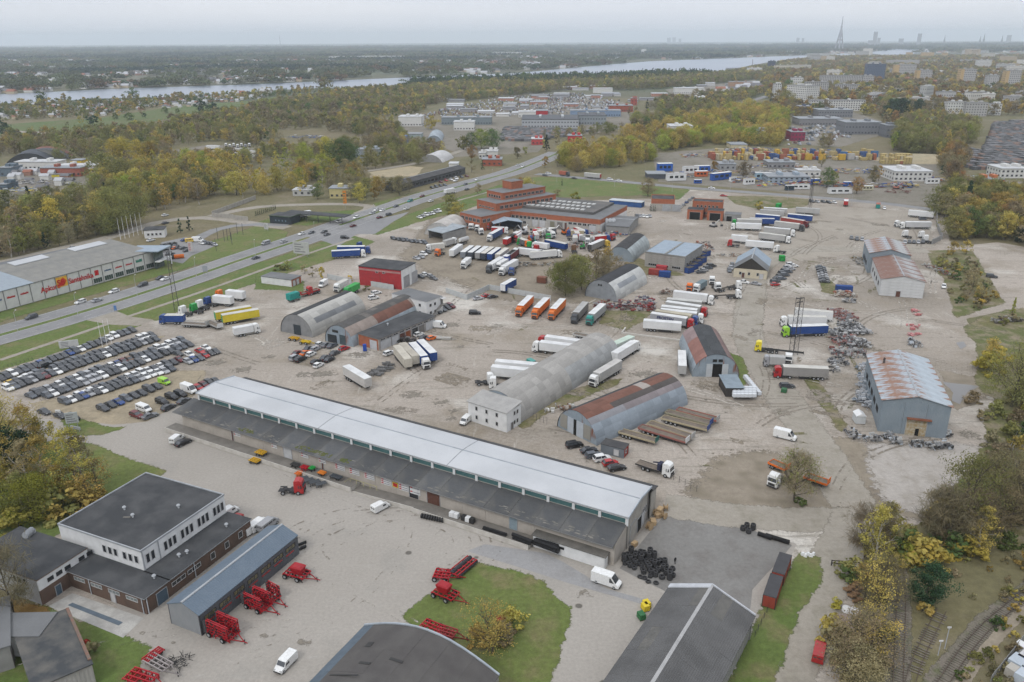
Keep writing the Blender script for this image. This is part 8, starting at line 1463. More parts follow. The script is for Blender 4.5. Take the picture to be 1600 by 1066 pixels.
ob('shaft',MB().cyl((0,0,h*.3),(0,0,h*.72),7,7,n=8).cyl((0,0,h*.72),(0,0,h),5,1.5,n=8).mesh('shaft',tm),root);ob('deck',MB().cyl((0,0,h*.3),(0,0,h*.34),17,17,n=12).mesh('deck',tm),root)
a=G('T1',152,298);d_=a.length;root=ob('radio_mast',None,loc=tuple(a));tag(root,'pale far-off mast on the left horizon','mast');ob('shaft',MB().cyl((0,0,0),(0,0,70/3.9475/F_PX*d_),5,2,n=5).mesh('shaft',tm),root)
a=G('T2',1480,425);d_=a.length;root=ob('chimney',None,loc=tuple(a));tag(root,'thin brown chimney on the near river bank','chimney');ob('shaft',MB().cyl((0,0,0),(0,0,50/3.9475/F_PX*d_),2.2,1.4,n=8).mesh('shaft',tm),root)
def garage_rows(label,poly,ang,seed):
 r=random.Random(seed);w=[P(*p)for p in poly];pl=[(p.x,p.y)for p in w];ca,sa_=math.cos(ang),math.sin(ang)
 us=[p.x*ca+p.y*sa_ for p in w];vs_=[-p.x*sa_+p.y*ca for p in w];root=ob('garage_rows',None,loc=(0,0,0));tag(root,label,'garages');root['kind']='stuff';
 bs=[MB()for _ in range(4)];v=min(vs_);EXCL.append(pl)
 while v<max(vs_):
  u=min(us)
  while u<max(us):
   L=3.3;x,y=(u)*ca-v*sa_,u*sa_+v*ca
   if inpoly(x,y,pl):
    k=r.choice((0,0,0,1,1,2,3));h=r.uniform(2.3,2.8);c4=[(x+a_*ca-b_*sa_,y+a_*sa_+b_*ca)for a_,b_ in((0,0),(L,0),(L,6),(0,6))]
    bs[k].add([(*p,0)for p in c4]+[(*p,h)for p in c4],[(0,1,5,4),(1,2,6,5),(2,3,7,6),(3,0,4,7),(4,5,6,7)])
   u+=L+(.05 if r.random()<.97 else 4)
  v+=6.2 if(int((v-min(vs_))/6.2)%2==0)else 12
 for i,b in enumerate(bs):
  if b.v:ob('garage_roofs',b.mesh('garage_roofs',TINT),root,color=[(.10,.105,.11),(.17,.17,.18),(.07,.07,.075),(.22,.14,.11)][i])['kind']='stuff'
garage_rows('dense rows of grey lock-up garages at the right edge',[(1523,270),(1555,192),(1620,190),(1640,285),(1560,262)],R(4),1);garage_rows('rows of grey lock-up garages in front of the big hall',[(778,222),(785,200),(900,204),(925,207),(890,213),(840,221)],R(-6),2);garage_rows('small block of lock-ups left of the garage field',[(1500,262),(1515,235),(1530,236),(1522,268)],R(4),3)
for poly,n,lab in(([(635,188),(700,168),(800,150),(905,146),(970,158),(960,172),(860,180),(760,182),(680,186)],1200,'sea of parked cars and vans at the far breakers yard'),([(1110,142),(1165,135),(1170,140),(1125,148)],150,'cars in the distant car park'),([(1225,228),(1300,226),(1330,215),(1340,195),(1300,190),(1235,192)],150,'vehicles between the workshops')):
 w=[P(*p)for p in poly];pl=[(p.x,p.y)for p in w];X0,X1,Y0,Y1=min(p[0]for p in pl),max(p[0]for p in pl),min(p[1]for p in pl),max(p[1]for p in pl);bs=[MB()for _ in range(5)];k=0;EXCL.append(pl);r=random.Random(n);t=0
 while k<n and t<n*30:
  t+=1;x,y=r.uniform(X0,X1),round(r.uniform(Y0,Y1)/6)*6+r.uniform(-.5,.5)
  if not inpoly(x,y,pl):continue
  L,W2,H_=r.choice(((4.5,1.8,1.5),(4.5,1.8,1.5),(6,2.1,2.6)));b=bs[r.randrange(5)];b.frus((x,y),W2,L,W2*.9,L*.95,.3,H_*.6).frus((x,y),W2*.9,L*.6,W2*.75,L*.45,H_*.6,H_);k+=1
 root=ob('parked_vehicles',None,loc=(0,0,0));tag(root,lab,'parked cars');root['kind']='stuff'
 for i,b in enumerate(bs):
  if b.v:ob('vehicle_bodies',b.mesh('vehicle_bodies',TINT),root,color=[(.48,.5,.53),(.33,.35,.38),(.06,.07,.08),(.2,.22,.25),(.16,.1,.09)][i])['kind']='stuff'
def leafmat():
 g=NG('foliage');oi=g.n("ShaderNodeObjectInfo");co=g.coord(False)
 n=g.ramp(g.noise(co,.35,4,.7),.33,.67);n2=g.ramp(g.noise(co,2.6,3,.7),.3,.7)
 c=g.mix(n,g.mix(1.0,oi.outputs['Color'],(.66,.72,.62),'MULTIPLY'),g.mix(1.0,oi.outputs['Color'],(1.3,1.22,1.05),'MULTIPLY'))
 c=g.mix(n2,g.mix(1.0,c,(.72,.72,.72),'MULTIPLY'),c)
 hs=g.n("ShaderNodeHueSaturation");ad=g.n("ShaderNodeMapRange");ad.inputs[3].default_value=.488;ad.inputs[4].default_value=.53;g.l(oi.outputs['Random'],ad.inputs[0]);g.l(ad.outputs[0],hs.inputs['Hue'])
 m2=g.n("ShaderNodeMath",operation='FRACT');m1=g.n("ShaderNodeMath",operation='MULTIPLY');m1.inputs[1].default_value=7.13;g.l(oi.outputs['Random'],m1.inputs[0]);g.l(m1.outputs[0],m2.inputs[0])
 av=g.n("ShaderNodeMapRange");av.inputs[3].default_value=.72;av.inputs[4].default_value=1.25;g.l(m2.outputs[0],av.inputs[0]);g.l(av.outputs[0],hs.inputs['Value']);g.l(c,hs.inputs['Color'])
 d=g.n("ShaderNodeBsdfDiffuse");t=g.n("ShaderNodeBsdfTranslucent");g.l(hs.outputs[0],d.inputs[0]);g.l(hs.outputs[0],t.inputs[0])
 x=g.n("ShaderNodeMixShader");x.inputs[0].default_value=.3;g.l(d.outputs[0],x.inputs[1]);g.l(t.outputs[0],x.inputs[2]);g.l(x.outputs[0],g.out.inputs[0]);return g.m
LEAF=leafmat();BARK=M('bark',(.10,.085,.07),(.07,.06,.05));BIRCH=M('birch_bark',(.42,.40,.36),(.25,.23,.2),scale=2)
rng=np.random.default_rng(5)
def leaves(name,H,W,n,size,shape='round',clumps=40,base=.25,flat=.5,thin=False):
 """crown of n leaf-sized quads gathered in clumps through an uneven envelope"""
 u=rng.random(clumps);an=rng.random(clumps)*2*np.pi;rr=np.sqrt(rng.random(clumps))
 z=base+(1-base)*u
 t=(z-base)/(1-base)
 if shape=='round':env=np.sqrt(np.clip(1-(2*t-.95)**2*.92,.05,1))
 elif shape=='tall':env=np.clip(np.sin(np.pi*(t*.82+.16))**.8,.12,1)
 elif shape=='cone':env=np.clip(1.02-t,.04,1)**.9
 else:env=np.sqrt(np.clip(1-t**2,.05,1))
 rad=env*rr*W/2*(.72+.5*rng.random(clumps))
 cx,cy_,cz=rad*np.cos(an),rad*np.sin(an),z*H
 cs=(W/2)*(.16+.24*rng.random(clumps))*(1.25 if shape=='round' else 1)
 if shape=='cone':cs*=.6
 k=rng.integers(0,clumps,n);d=rng.normal(size=(n,3));d/=np.linalg.norm(d,axis=1)[:,None]
 rad2=cs[k]*(.35+.75*rng.random(n)**.6)
 c=np.stack([cx[k],cy_[k],cz[k]],1)+d*rad2[:,None]*np.array([1,1,.75])
 c[:,2]=np.clip(c[:,2],.3,None)
 a=rng.normal(size=(n,3));a-=(a*d).sum(1)[:,None]*d*(.75);a/=np.linalg.norm(a,axis=1)[:,None]
 b=np.cross(d,a);b/=np.linalg.norm(b,axis=1)[:,None]+1e-6
 s=size*(.6+.8*rng.random(n));sa=(s*(2.6 if thin else .6))[:,None];sb=(s*(.10 if thin else .45))[:,None]
 if thin:a=a*np.array([.6,.6,1])+d*.8
 v=np.concatenate([c-a*sa,c+b*sb,c+a*sa,c-b*sb],1).reshape(-1,3)
 me=bpy.data.meshes.new(name);me.vertices.add(4*n);me.vertices.foreach_set('co',v.astype(np.float32).ravel())
 me.loops.add(4*n);me.loops.foreach_set('vertex_index',np.arange(4*n,dtype=np.int32));me.polygons.add(n)
 me.polygons.foreach_set('loop_start',np.arange(0,4*n,4,dtype=np.int32));me.materials.append(LEAF);me.update(calc_edges=True);return me
def trunk(name,H,r,mat,limbs=7,spread=.35,seed=1,low=.25,twigs=0):
 q_=random.Random(seed);m=MB();pts=[Vector((0,0,0))]
 for i in range(4):p=pts[-1];pts.append(p+Vector((q_.uniform(-.03,.03)*H,q_.uniform(-.03,.03)*H,H*.2)))
 for i in range(4):m.cyl(pts[i],pts[i+1],r*(1-i*.22),r*(1-(i+1)*.22),n=6,cap=False)
 def limb(p,d,L,rr,depth):
  e=p+d*L;m.cyl(p,e,rr,rr*.45,n=4,cap=False)
  if depth>0:
   for k in range(3 if depth>1 else 2):
    nd=(d+Vector((q_.uniform(-.7,.7),q_.uniform(-.7,.7),q_.uniform(-.1,.6)))).normalized();limb(p+d*L*q_.uniform(.45,1),nd,L*q_.uniform(.45,.7),rr*.45,depth-1)
 for i in range(limbs):
  t=low+(1-low)*i/limbs;k=min(3,int(t*4));p=pts[k].lerp(pts[k+1],t*4-k if t<1 else 1);an=i*2.4+q_.uniform(-.4,.4)
  limb(p,Vector((math.cos(an)*(1-t*.5),math.sin(an)*(1-t*.5),.55+t*.5)).normalized(),H*spread*(1-t*.45),r*.42*(1-t*.4),twigs)
 return m.mesh(name,mat)
KIND={}
def mk(kind,H,W,shape,n3,s3,bark,limbs,spread,cl=40,base=.25,thin=False,low=.25,twigs=1,variants=2):
 KIND[kind]=(H,[[(leaves('crown',H,W,n3[l],s3[l],shape,cl if l<2 else cl//3,base,thin=thin),trunk('trunk',H,.02*H if l<2 else .025*H,bark,(limbs if l<2 else 3),spread,v*7+l,low,twigs if l==0 else 0))for v in range(variants)]for l in range(3)])
mk('birch_tree',15,6.5,'tall',(2800,1100,240),(.24,.42,1.0),BIRCH,9,.26,60,.18,low=.2)
mk('broadleaf_tree',13,10.5,'round',(5600,1700,330),(.28,.5,1.25),BARK,9,.34,62,.20,low=.18)
mk('willow_tree',15,15,'round',(11000,3000,420),(.28,.52,1.4),BARK,11,.38,90,.14,low=.12)
mk('thin_willow',14,13,'round',(5200,1900,380),(.22,.42,1.2),BARK,13,.40,80,.16,low=.12,twigs=2)
mk('bare_tree',12,9.5,'round',(3000,1100,260),(.30,.42,.8),BARK,13,.40,60,.22,thin=True,low=.15,twigs=2)
mk('sparse_tree',12,9.5,'round',(1500,800,240),(.24,.42,.9),BARK,13,.40,45,.24,low=.15,twigs=2)
mk('pine_tree',13,6.5,'cone',(5200,1500,260),(.30,.55,1.1),BARK,8,.22,60,.12)
mk('round_pine',9,8.0,'round',(6500,1800,260),(.26,.5,1.0),BARK,6,.22,50,.05)
mk('bush',3.2,4.6,'dome',(2600,700,130),(.20,.36,.7),BARK,6,.4,26,.02)
LC0={'gold':(.20,.155,.055),'yellow':(.20,.155,.042),'olive':(.125,.122,.052),'green':(.065,.088,.036),'brown':(.142,.118,.08),'orange':(.165,.10,.045),'dark':(.022,.042,.026),'grey':(.135,.115,.085),'lime':(.15,.16,.035),'red':(.2,.03,.025)}
LC={k:tuple(x*(2.35 if k in('gold','yellow','lime')else 2.05)for x in v)for k,v in LC0.items()}
LN={'gold':'golden','yellow':'bright yellow','olive':'olive green','green':'green','brown':'brown','orange':'orange','dark':'dark green','grey':'grey-brown','lime':'yellow-green','red':'red'}
TN={'birch_tree':'birch','broadleaf_tree':'broadleaf tree','willow_tree':'willow','thin_willow':'half bare willow','bare_tree':'nearly bare tree','sparse_tree':'thinly leaved tree','pine_tree':'conifer','round_pine':'round pine','bush':'bush'}
def tree(kind,p,H,colk,label=None,wf=1.0,group=None,auto=True,lod=None):
 H0,lods=KIND[kind];d=(Vector(p)-Vector((0,0,CAM_H))).length;px=H/d*F_PX
 l=lod if lod is not None else(0 if px>55 else(1 if px>22 else 2));cr_,tr_=rnd.choice(lods[l]);s=H/H0
 root=ob(kind,None,loc=(p[0],p[1],0),rz=rnd.uniform(0,6.28),scale=(s*wf,s*wf,s));tag(root,label or f'{LN[colk]} {TN[kind]}','bush' if kind=='bush' else 'tree',group or('bushes' if kind=='bush' else 'trees'),auto,H*.4)
 v=rnd.uniform(.85,1.15);ob('crown',cr_,root,color=tuple(c*v for c in LC[colk]));ob('trunk',tr_,root);return root
def T_(c,x,y,kind,H,colk,wf=1.0,label=None):tree(kind,G(c,x,y),H,colk,label,wf)
for a in(('L0',60,1130,'thin_willow',17,'gold'),('L0',190,1060,'birch_tree',14,'gold',1.3),('L0',90,1190,'round_pine',12,'dark',1.1),('B0',30,190,'birch_tree',15,'gold',1.2),('B0',150,270,'birch_tree',17,'brown',1.25),('B0',215,250,'birch_tree',17,'gold',1.2),('B0',350,230,'birch_tree',18,'gold',1.3),('B0',395,215,'birch_tree',16,'brown',1.2),('B0',290,260,'sparse_tree',9,'gold',1.1),('B0',400,270,'sparse_tree',8,'gold',1.2),('B0',450,215,'sparse_tree',10,'gold',1.1),('B0',120,330,'birch_tree',12,'olive',1.3),('B0',30,330,'broadleaf_tree',9,'olive'),('B0',85,365,'bush',5,'gold',1.3),('B0',340,280,'bush',6,'gold',1.4),('B0',430,265,'bush',4,'orange',1.5),('B0',230,300,'bush',6,'olive',1.5),('L0',-40,1010,'thin_willow',15,'gold'),('L0',250,1010,'broadleaf_tree',8,'olive'),('B0',62,765,'bare_tree',15,'grey',.9),('B0',375,935,'bush',2.4,'red',.9),('B0',400,950,'bush',2.6,'brown',1.0),('B1',1060,925,'sparse_tree',10,'gold',1.1),('B1',1075,935,'sparse_tree',7,'gold',1.4),('B1',1010,880,'bush',3,'gold',1.2),('B1',1130,870,'bush',3,'brown',1.3),('B2',0,800,'bush',3.2,'gold',1.2),('B3',118,242,'sparse_tree',13,'olive',1.0),('B3',118,243,'bare_tree',12.5,'grey',.9),('B3',135,255,'bush',2,'green',1.3),('B3',470,560,'birch_tree',15,'gold',1.15),('B3',500,520,'birch_tree',14,'brown',1.1),('B3',440,500,'bare_tree',12,'grey'),('B3',540,460,'birch_tree',11,'gold',1.1),('B3',400,590,'bush',4,'olive',1.2),('B3',350,610,'bush',3,'green',1.4),('B3',480,780,'sparse_tree',13,'gold',.8),('B3',510,740,'bare_tree',11,'brown'),('B3',440,700,'sparse_tree',8,'gold',1.2),('B3',400,1010,'thin_willow',12,'brown',1.0),('B3',330,1060,'sparse_tree',9,'brown',1.3),('B3',460,960,'sparse_tree',10,'gold',1.1),('B3',330,920,'bush',5,'brown',1.2),('B3',290,860,'bush',4,'gold',1.2),('B3',480,900,'bush',5,'brown',1.4),('B3',380,1100,'broadleaf_tree',9,'brown',1.2),('B3',320,730,'bush',2,'yellow',1.2),('B3',710,700,'round_pine',8.5,'dark',1.0),('B3',700,745,'bush',2.2,'gold',1.3),('B3',880,390,'thin_willow',18,'olive',.95),('B3',1000,300,'thin_willow',15,'brown',.9),('B3',810,430,'bare_tree',13,'grey',1.1),('B3',930,430,'bare_tree',12,'grey',1.1),('B3',760,400,'bare_tree',11,'grey',1.1),('B3',1050,380,'thin_willow',11,'brown',1.1),('B3',1120,330,'thin_willow',12,'brown',1.1),('B3',1100,250,'bare_tree',13,'brown',1.2),('B3',960,480,'birch_tree',11,'gold',1.3),('B3',920,500,'bush',4,'yellow',1.3),('B3',680,520,'bush',5.5,'gold',1.4),('B3',730,540,'bush',5,'yellow',1.3),('B3',620,480,'bush',5,'green',1.3),('B3',640,520,'bush',4,'lime',1.3),('B3',850,470,'bush',4,'green',1.5),('B3',590,420,'bush',5,'olive',1.2),('L3',1500,770,'thin_willow',19,'olive',.95),('L3',1370,520,'broadleaf_tree',9,'gold',.9),('L3',1350,560,'bush',6,'yellow',1.2),('L3',1420,480,'bush',5,'yellow',1.2),('L3',1560,760,'bare_tree',14,'olive'),('L3',1300,150,'bush',3,'yellow',1.2),('L3',1505,210,'pine_tree',7,'lime',.7),('L3',1420,640,'sparse_tree',8,'olive'),('M3',1260,960,'sparse_tree',7,'brown',1.2),('M3',1140,780,'broadleaf_tree',6,'gold'),('M3',1220,780,'broadleaf_tree',6.5,'gold'),('M3',1070,860,'bush',4,'olive',1.3),('M3',1310,1040,'bush',4,'gold',1.3),('M3',1150,880,'bush',3,'olive',1.3),('M2',330,1040,'willow_tree',15,'olive',.95),('M2',430,1000,'willow_tree',14,'olive',.85),('M2',520,930,'broadleaf_tree',13,'brown',1.1),('M2',590,900,'broadleaf_tree',12,'orange',.8),('M2',560,960,'bare_tree',12,'grey',1.1),('M2',650,930,'bare_tree',10,'grey',1.1),('M2',290,1000,'broadleaf_tree',11,'lime',1.0),('M2',380,940,'broadleaf_tree',11,'olive',1.1),('M2',700,880,'bush',4,'brown',1.4),('M1',1210,560,'broadleaf_tree',14,'olive',1.2),('M1',1240,575,'broadleaf_tree',11,'gold',1.0),('M2',95,430,'broadleaf_tree',13,'gold',1.0),('M2',55,400,'broadleaf_tree',10,'orange',.8),('M2',130,425,'sparse_tree',9,'brown'),('M2',838,425,'broadleaf_tree',12,'brown',1.15),('M2',285,430,'sparse_tree',6,'brown',1.2),('M2',400,440,'bush',5,'lime',1.2),('M2',308,358,'pine_tree',5,'dark',.6),('M1',1370,410,'sparse_tree',8,'brown'),('M3',1050,530,'willow_tree',16,'olive',1.0),('M3',1015,560,'sparse_tree',10,'olive'),('M3',360,370,'broadleaf_tree',14,'green',.9),('M3',400,360,'broadleaf_tree',10,'olive',.9),('M3',545,405,'broadleaf_tree',11,'orange',1.1),('M3',640,350,'broadleaf_tree',13,'brown',.9),('M3',680,330,'sparse_tree',11,'orange'),('M3',330,240,'sparse_tree',12,'brown',1.0),('M2',1425,310,'broadleaf_tree',12,'brown',1.2),('M2',1250,270,'broadleaf_tree',8,'orange',1.1),('M3',30,470,'bush',4,'gold')if 0 else('M2',1530,500,'bush',5,'gold',1.4),('M0',1115,650,'pine_tree',8,'dark',1.0),('M0',1168,635,'pine_tree',8,'dark',1.0),('M0',540,468,'pine_tree',7,'dark',1.1),('M0',35,470,'pine_tree',8,'dark',1.2),('M0',185,475,'pine_tree',12,'dark',1.1),('M2',213,145,'pine_tree',15,'dark',1.0),('T2',928,860,'pine_tree',16,'dark',.9),('T1',1080,800,'willow_tree',16,'gold',1.0),('M2',203,245,'broadleaf_tree',9,'orange',.9),('M2',35,190,'broadleaf_tree',10,'brown',1.0),('M2',80,165,'broadleaf_tree',7,'olive',1.1),('M1',1330,200,'broadleaf_tree',13,'orange',.9),('M1',1395,260,'pine_tree',8,'green'),('M1',1330,275,'sparse_tree',9,'brown'),('M0',660,370,'willow_tree',24,'olive',1.0),('M0',760,380,'willow_tree',20,'olive',1.0),('M0',820,600,'willow_tree',24,'olive',.9),('M0',720,640,'willow_tree',24,'olive',.95),('M0',640,620,'willow_tree',20,'gold',.9),('M0',710,195,'willow_tree',17,'yellow',1.0),('M0',760,190,'willow_tree',18,'yellow',1.0),('M0',860,200,'willow_tree',17,'yellow',1.0),('M0',930,195,'willow_tree',15,'yellow',.9),('M0',330,640,'broadleaf_tree',18,'yellow',.95),('M0',130,690,'birch_tree',18,'brown',1.4),('M0',200,680,'birch_tree',17,'gold',1.3),('M0',970,480,'birch_tree',14,'yellow',1.3),('M0',1020,500,'birch_tree',16,'gold',1.3),('M1',290,415,'broadleaf_tree',10,'yellow',.9),('M1',640,465,'broadleaf_tree',13,'gold',1.0),('M1',730,445,'broadleaf_tree',9,'orange',.9),('M1',380,440,'broadleaf_tree',10,'green',1.1),('M1',840,400,'broadleaf_tree',10,'brown',1.2),('M1',520,240,'willow_tree',22,'green',1.15),('M1',570,235,'willow_tree',20,'green',1.0),('M1',300,230,'willow_tree',18,'lime',1.0),('M1',190,260,'birch_tree',18,'lime',1.5),('M1',430,180,'willow_tree',17,'yellow'),('M1',1390,130,'willow_tree',18,'lime',1.1),('M1',1460,130,'willow_tree',18,'green',1.1),('M1',1280,135,'willow_tree',14,'olive',1.0),('M1',1330,130,'willow_tree',15,'green',1.0),('M1',410,935,'broadleaf_tree',5.5,'yellow',.7),('M1',300,900,'sparse_tree',4.5,'brown',1.3),('M1',350,920,'sparse_tree',4.5,'brown',1.3),('M1',180,870,'bush',3.5,'olive',1.6),('M1',130,880,'bush',3,'olive',1.6),('M1',570,945,'bush',2.4,'gold',1.3),('M1',690,1000,'bush',2,'olive',1.4),('T3',760,730,'round_pine',24,'dark',1.1),('T3',820,745,'round_pine',26,'dark',1.1),('T3',920,720,'round_pine',22,'dark',.9),('T3',110,680,'willow_tree',26,'olive',1.0),('T3',120,560,'broadleaf_tree',20,'green',1.3),('M3',1215,540,'pine_tree',20,'dark',.9),('T0',252,640,'willow_tree',20,'green',1.1),('T0',398,630,'broadleaf_tree',14,'orange',.9),('T0',20,830,'round_pine',16,'dark',1.1),('T0',575,780,'round_pine',13,'dark',1.3),('T0',825,605,'willow_tree',18,'green',1.2),('T0',1020,700,'round_pine',10,'green',1.2),('T0',718,735,'round_pine',9,'green',1.2),('T0',800,740,'round_pine',10,'green',1.6),('T0',1240,690,'round_pine',18,'dark',1.3),('T0',1315,695,'round_pine',15,'dark',1.3),('T1',430,555,'willow_tree',26,'olive',1.3),('T1',910,560,'willow_tree',22,'green',1.6),('T1',300,560,'pine_tree',14,'dark')):
 T_(*a)
for i in range(11):x=0+i*12;tree('pine_tree',G('M1',x,545-i*4),3.2,'dark',f'small dark hedge conifer, {ORD[i]} from left near the dark-clad station',.9)
for i in range(6):tree('pine_tree',G('M2',852+i*6,510+(i%2)*8),4,'dark','slim dark conifer beside the orange brick garage',.6)
for e in([(-60,250),(165,255),(160,292),(110,312),(0,335),(-60,345)],[(262,232),(335,222),(402,230),(402,252),(330,256),(280,252)],[(430,205),(510,200),(520,216),(440,226)]):EXCL.append([(P(*p).x,P(*p).y)for p in e])
MIX={'autumn':[('birch_tree','gold',4),('birch_tree','brown',3),('broadleaf_tree','olive',4),('broadleaf_tree','brown',4),('willow_tree','olive',2),('bare_tree','grey',3),('broadleaf_tree','gold',3),('birch_tree','lime',2),('broadleaf_tree','green',1),('pine_tree','dark',.25)],'town':[('broadleaf_tree','orange',5),('broadleaf_tree','brown',5),('broadleaf_tree','gold',3),('willow_tree','olive',1.5),('broadleaf_tree','green',2),('round_pine','dark',.8)],'garden':[('broadleaf_tree','olive',3),('round_pine','green',3),('broadleaf_tree','gold',1),('bush','green',3),('bush','olive',3),('broadleaf_tree','brown',2),('round_pine','dark',.8)],'pine':[('pine_tree','dark',6),('round_pine','dark',4),('broadleaf_tree','green',1.5)],'scrub':[('bush','olive',4),('bush','brown',4),('bush','gold',2),('bush','green',2),('sparse_tree','brown',.8),('bush','grey',2)],'gold':[('birch_tree','gold',4),('birch_tree','yellow',3),('willow_tree','gold',2),('willow_tree','lime',2),('bare_tree','grey',1),('birch_tree','brown',2)]}
SEED=[]
grid={}
def excluded(x,y):
 key=(int(x//40),int(y//40))
 if key not in grid:
  cx0,cy0=key[0]*40,key[1]*40
  grid[key]=[e for e in EXB if e[0]<cx0+42 and e[1]>cx0-2 and e[2]<cy0+42 and e[3]>cy0-2]
 return any(e[0]<=x<=e[1]and e[2]<=y<=e[3]and inpoly(x,y,e[4])for e in grid[key])
EXB=[(min(p[0]for p in e),max(p[0]for p in e),min(p[1]for p in e),max(p[1]for p in e),e)for e in EXCL]
placed={}
def seed(poly,mix,spacing,hs=1.0,thin=1.0,patchy=0.0,seed_=1,ex=True,maxn=9000):
 r=random.Random(seed_);w=[P(*p)for p in poly];pl=[(p.x,p.y)for p in w];X0,X1=min(p[0]for p in pl),max(p[0]for p in pl);Y0,Y1=min(p[1]for p in pl),max(p[1]for p in pl)
 y=Y0;items=MIX[mix];tot=sum(i[2]for i in items);n=0
 while y<Y1 and n<maxn:
  x=X0
  while x<X1:
   xx,yy=x+r.uniform(-.45,.45)*spacing,y+r.uniform(-.45,.45)*spacing;x+=spacing
   if r.random()>thin or not inpoly(xx,yy,pl):continue
   if patchy and noise.noise(Vector((xx*.008,yy*.008,seed_)))<patchy-.5:continue
   px,py=proj((xx,yy,0))
   if px<-40 or px>1640:continue
   if ex and excluded(xx,yy):continue
   t=(r.random()*.45+.55*(.5+.5*noise.noise(Vector((xx*.017,yy*.017,5.5+seed_)))*1.6));t=min(.999,max(0,t))*tot;acc=0
   if r.random()<.35:t=r.random()*tot
   for k,c,wgt in items:
    acc+=wgt
    if t<=acc:break
   H=KIND[k][0]*hs*r.uniform(.7,1.2)*(1 if k!='bush' else 1.2);SEED.append((H/math.hypot(xx,yy),k,c,xx,yy,H));n+=1
  y+=spacing
seed([(-60,408),(-60,222),(120,212),(230,200),(330,182),(440,160),(520,150),(640,150),(690,160),(640,185),(615,200),(640,225),(720,240),(640,262),(560,268),(570,285),(655,300),(600,318),(520,312),(420,315),(330,332),(240,340),(232,352),(110,382),(0,408)],'autumn',10.5,.86,.88,.26,1)
seed([(100,300),(200,262),(330,258),(480,262),(560,275),(450,300),(330,318),(235,330),(180,310)],'gold',10,.95,.75,.1,2);seed([(500,150),(640,140),(800,128),(960,126),(1130,118),(1180,108),(1300,97),(1300,103),(1190,125),(1100,135),(980,142),(900,140),(760,155),(650,165)],'autumn',10,1.0,.9,0,3)
seed([(640,137),(640,131),(800,125),(952,122),(1020,117),(1110,118),(1125,122),(960,130),(800,134)],'pine',9,1.3,1,0,4,ex=False);seed([(-80,193),(-80,170),(60,163),(150,158),(300,152),(440,143),(510,140),(480,148),(400,156),(280,164),(150,183)],'garden',11,.8,.85,0,5)
seed([(870,262),(895,232),(1010,212),(1180,168),(1235,185),(1215,230),(1110,226),(1050,238),(1015,255),(960,262),(900,270)],'gold',7.5,.95,.85,.1,6);seed([(975,200),(990,175),(1060,158),(1190,130),(1200,145),(1165,158),(1105,185),(1000,205)],'autumn',9,1,.8,.1,7)
seed([(700,200),(760,190),(860,185),(1000,170),(990,200),(860,232),(770,235),(690,225)],'autumn',11,.8,.35,.1,8)
seed([(1185,140),(1215,100),(1330,88),(1620,82),(1620,183),(1480,180),(1380,186),(1225,186)],'town',17,1.15,.85,.1,9,maxn=7000);seed([(1230,200),(1240,175),(1500,175),(1400,195),(1330,215),(1300,240)],'town',14,.9,.45,0,10)
seed([(1395,238),(1400,205),(1425,190),(1500,192),(1522,205),(1512,232),(1480,245)],'autumn',8,1.1,.95,0,11);seed([(1468,262),(1492,240),(1515,250),(1505,275),(1480,290)],'town',8,1,.8,0,12,ex=False);seed([(1468,322),(1490,300),(1560,312),(1630,312),(1640,392),(1560,378),(1490,378),(1478,350)],'town',6.5,.95,.95,0,13,ex=False)
seed([(1500,620),(1560,625),(1640,640),(1640,900),(1480,850),(1440,815),(1500,785),(1550,700)],'scrub',4.5,1.0,.6,.3,14,ex=False);seed([(1355,840),(1480,800),(1640,860),(1640,920),(1400,1066),(1400,900)],'scrub',3.0,.4,.4,.2,15,ex=False)
seed([(1460,400),(1510,395),(1560,470),(1500,490)],'scrub',3.5,.7,.5,.3,16,ex=False);seed([(1515,510),(1640,490),(1640,630),(1570,625),(1540,600)],'scrub',4,.7,.4,.3,17,ex=False);seed([(0,385),(40,330),(140,350),(200,362),(100,385),(0,405)],'autumn',6,.8,.8,0,18,ex=False)
seed([(1580,900),(1640,880),(1640,1100),(1460,1110),(1530,1000)],'scrub',2.6,.45,.6,0,19,ex=False);seed([(70,180),(300,170),(380,165),(120,200),(0,205)],'garden',30,.9,.35,.2,20,ex=False)
seed([(0,700),(100,690),(110,720),(60,830),(-60,850),(-60,640)],'gold',6,.6,.4,0,21,ex=False)
SEED.sort(key=lambda t:-t[0])
NBIG=230
for s_,k,c,x,y,H in SEED[:NBIG]:tree(k,(x,y,0),H,c,None,rnd.uniform(.9,1.15))
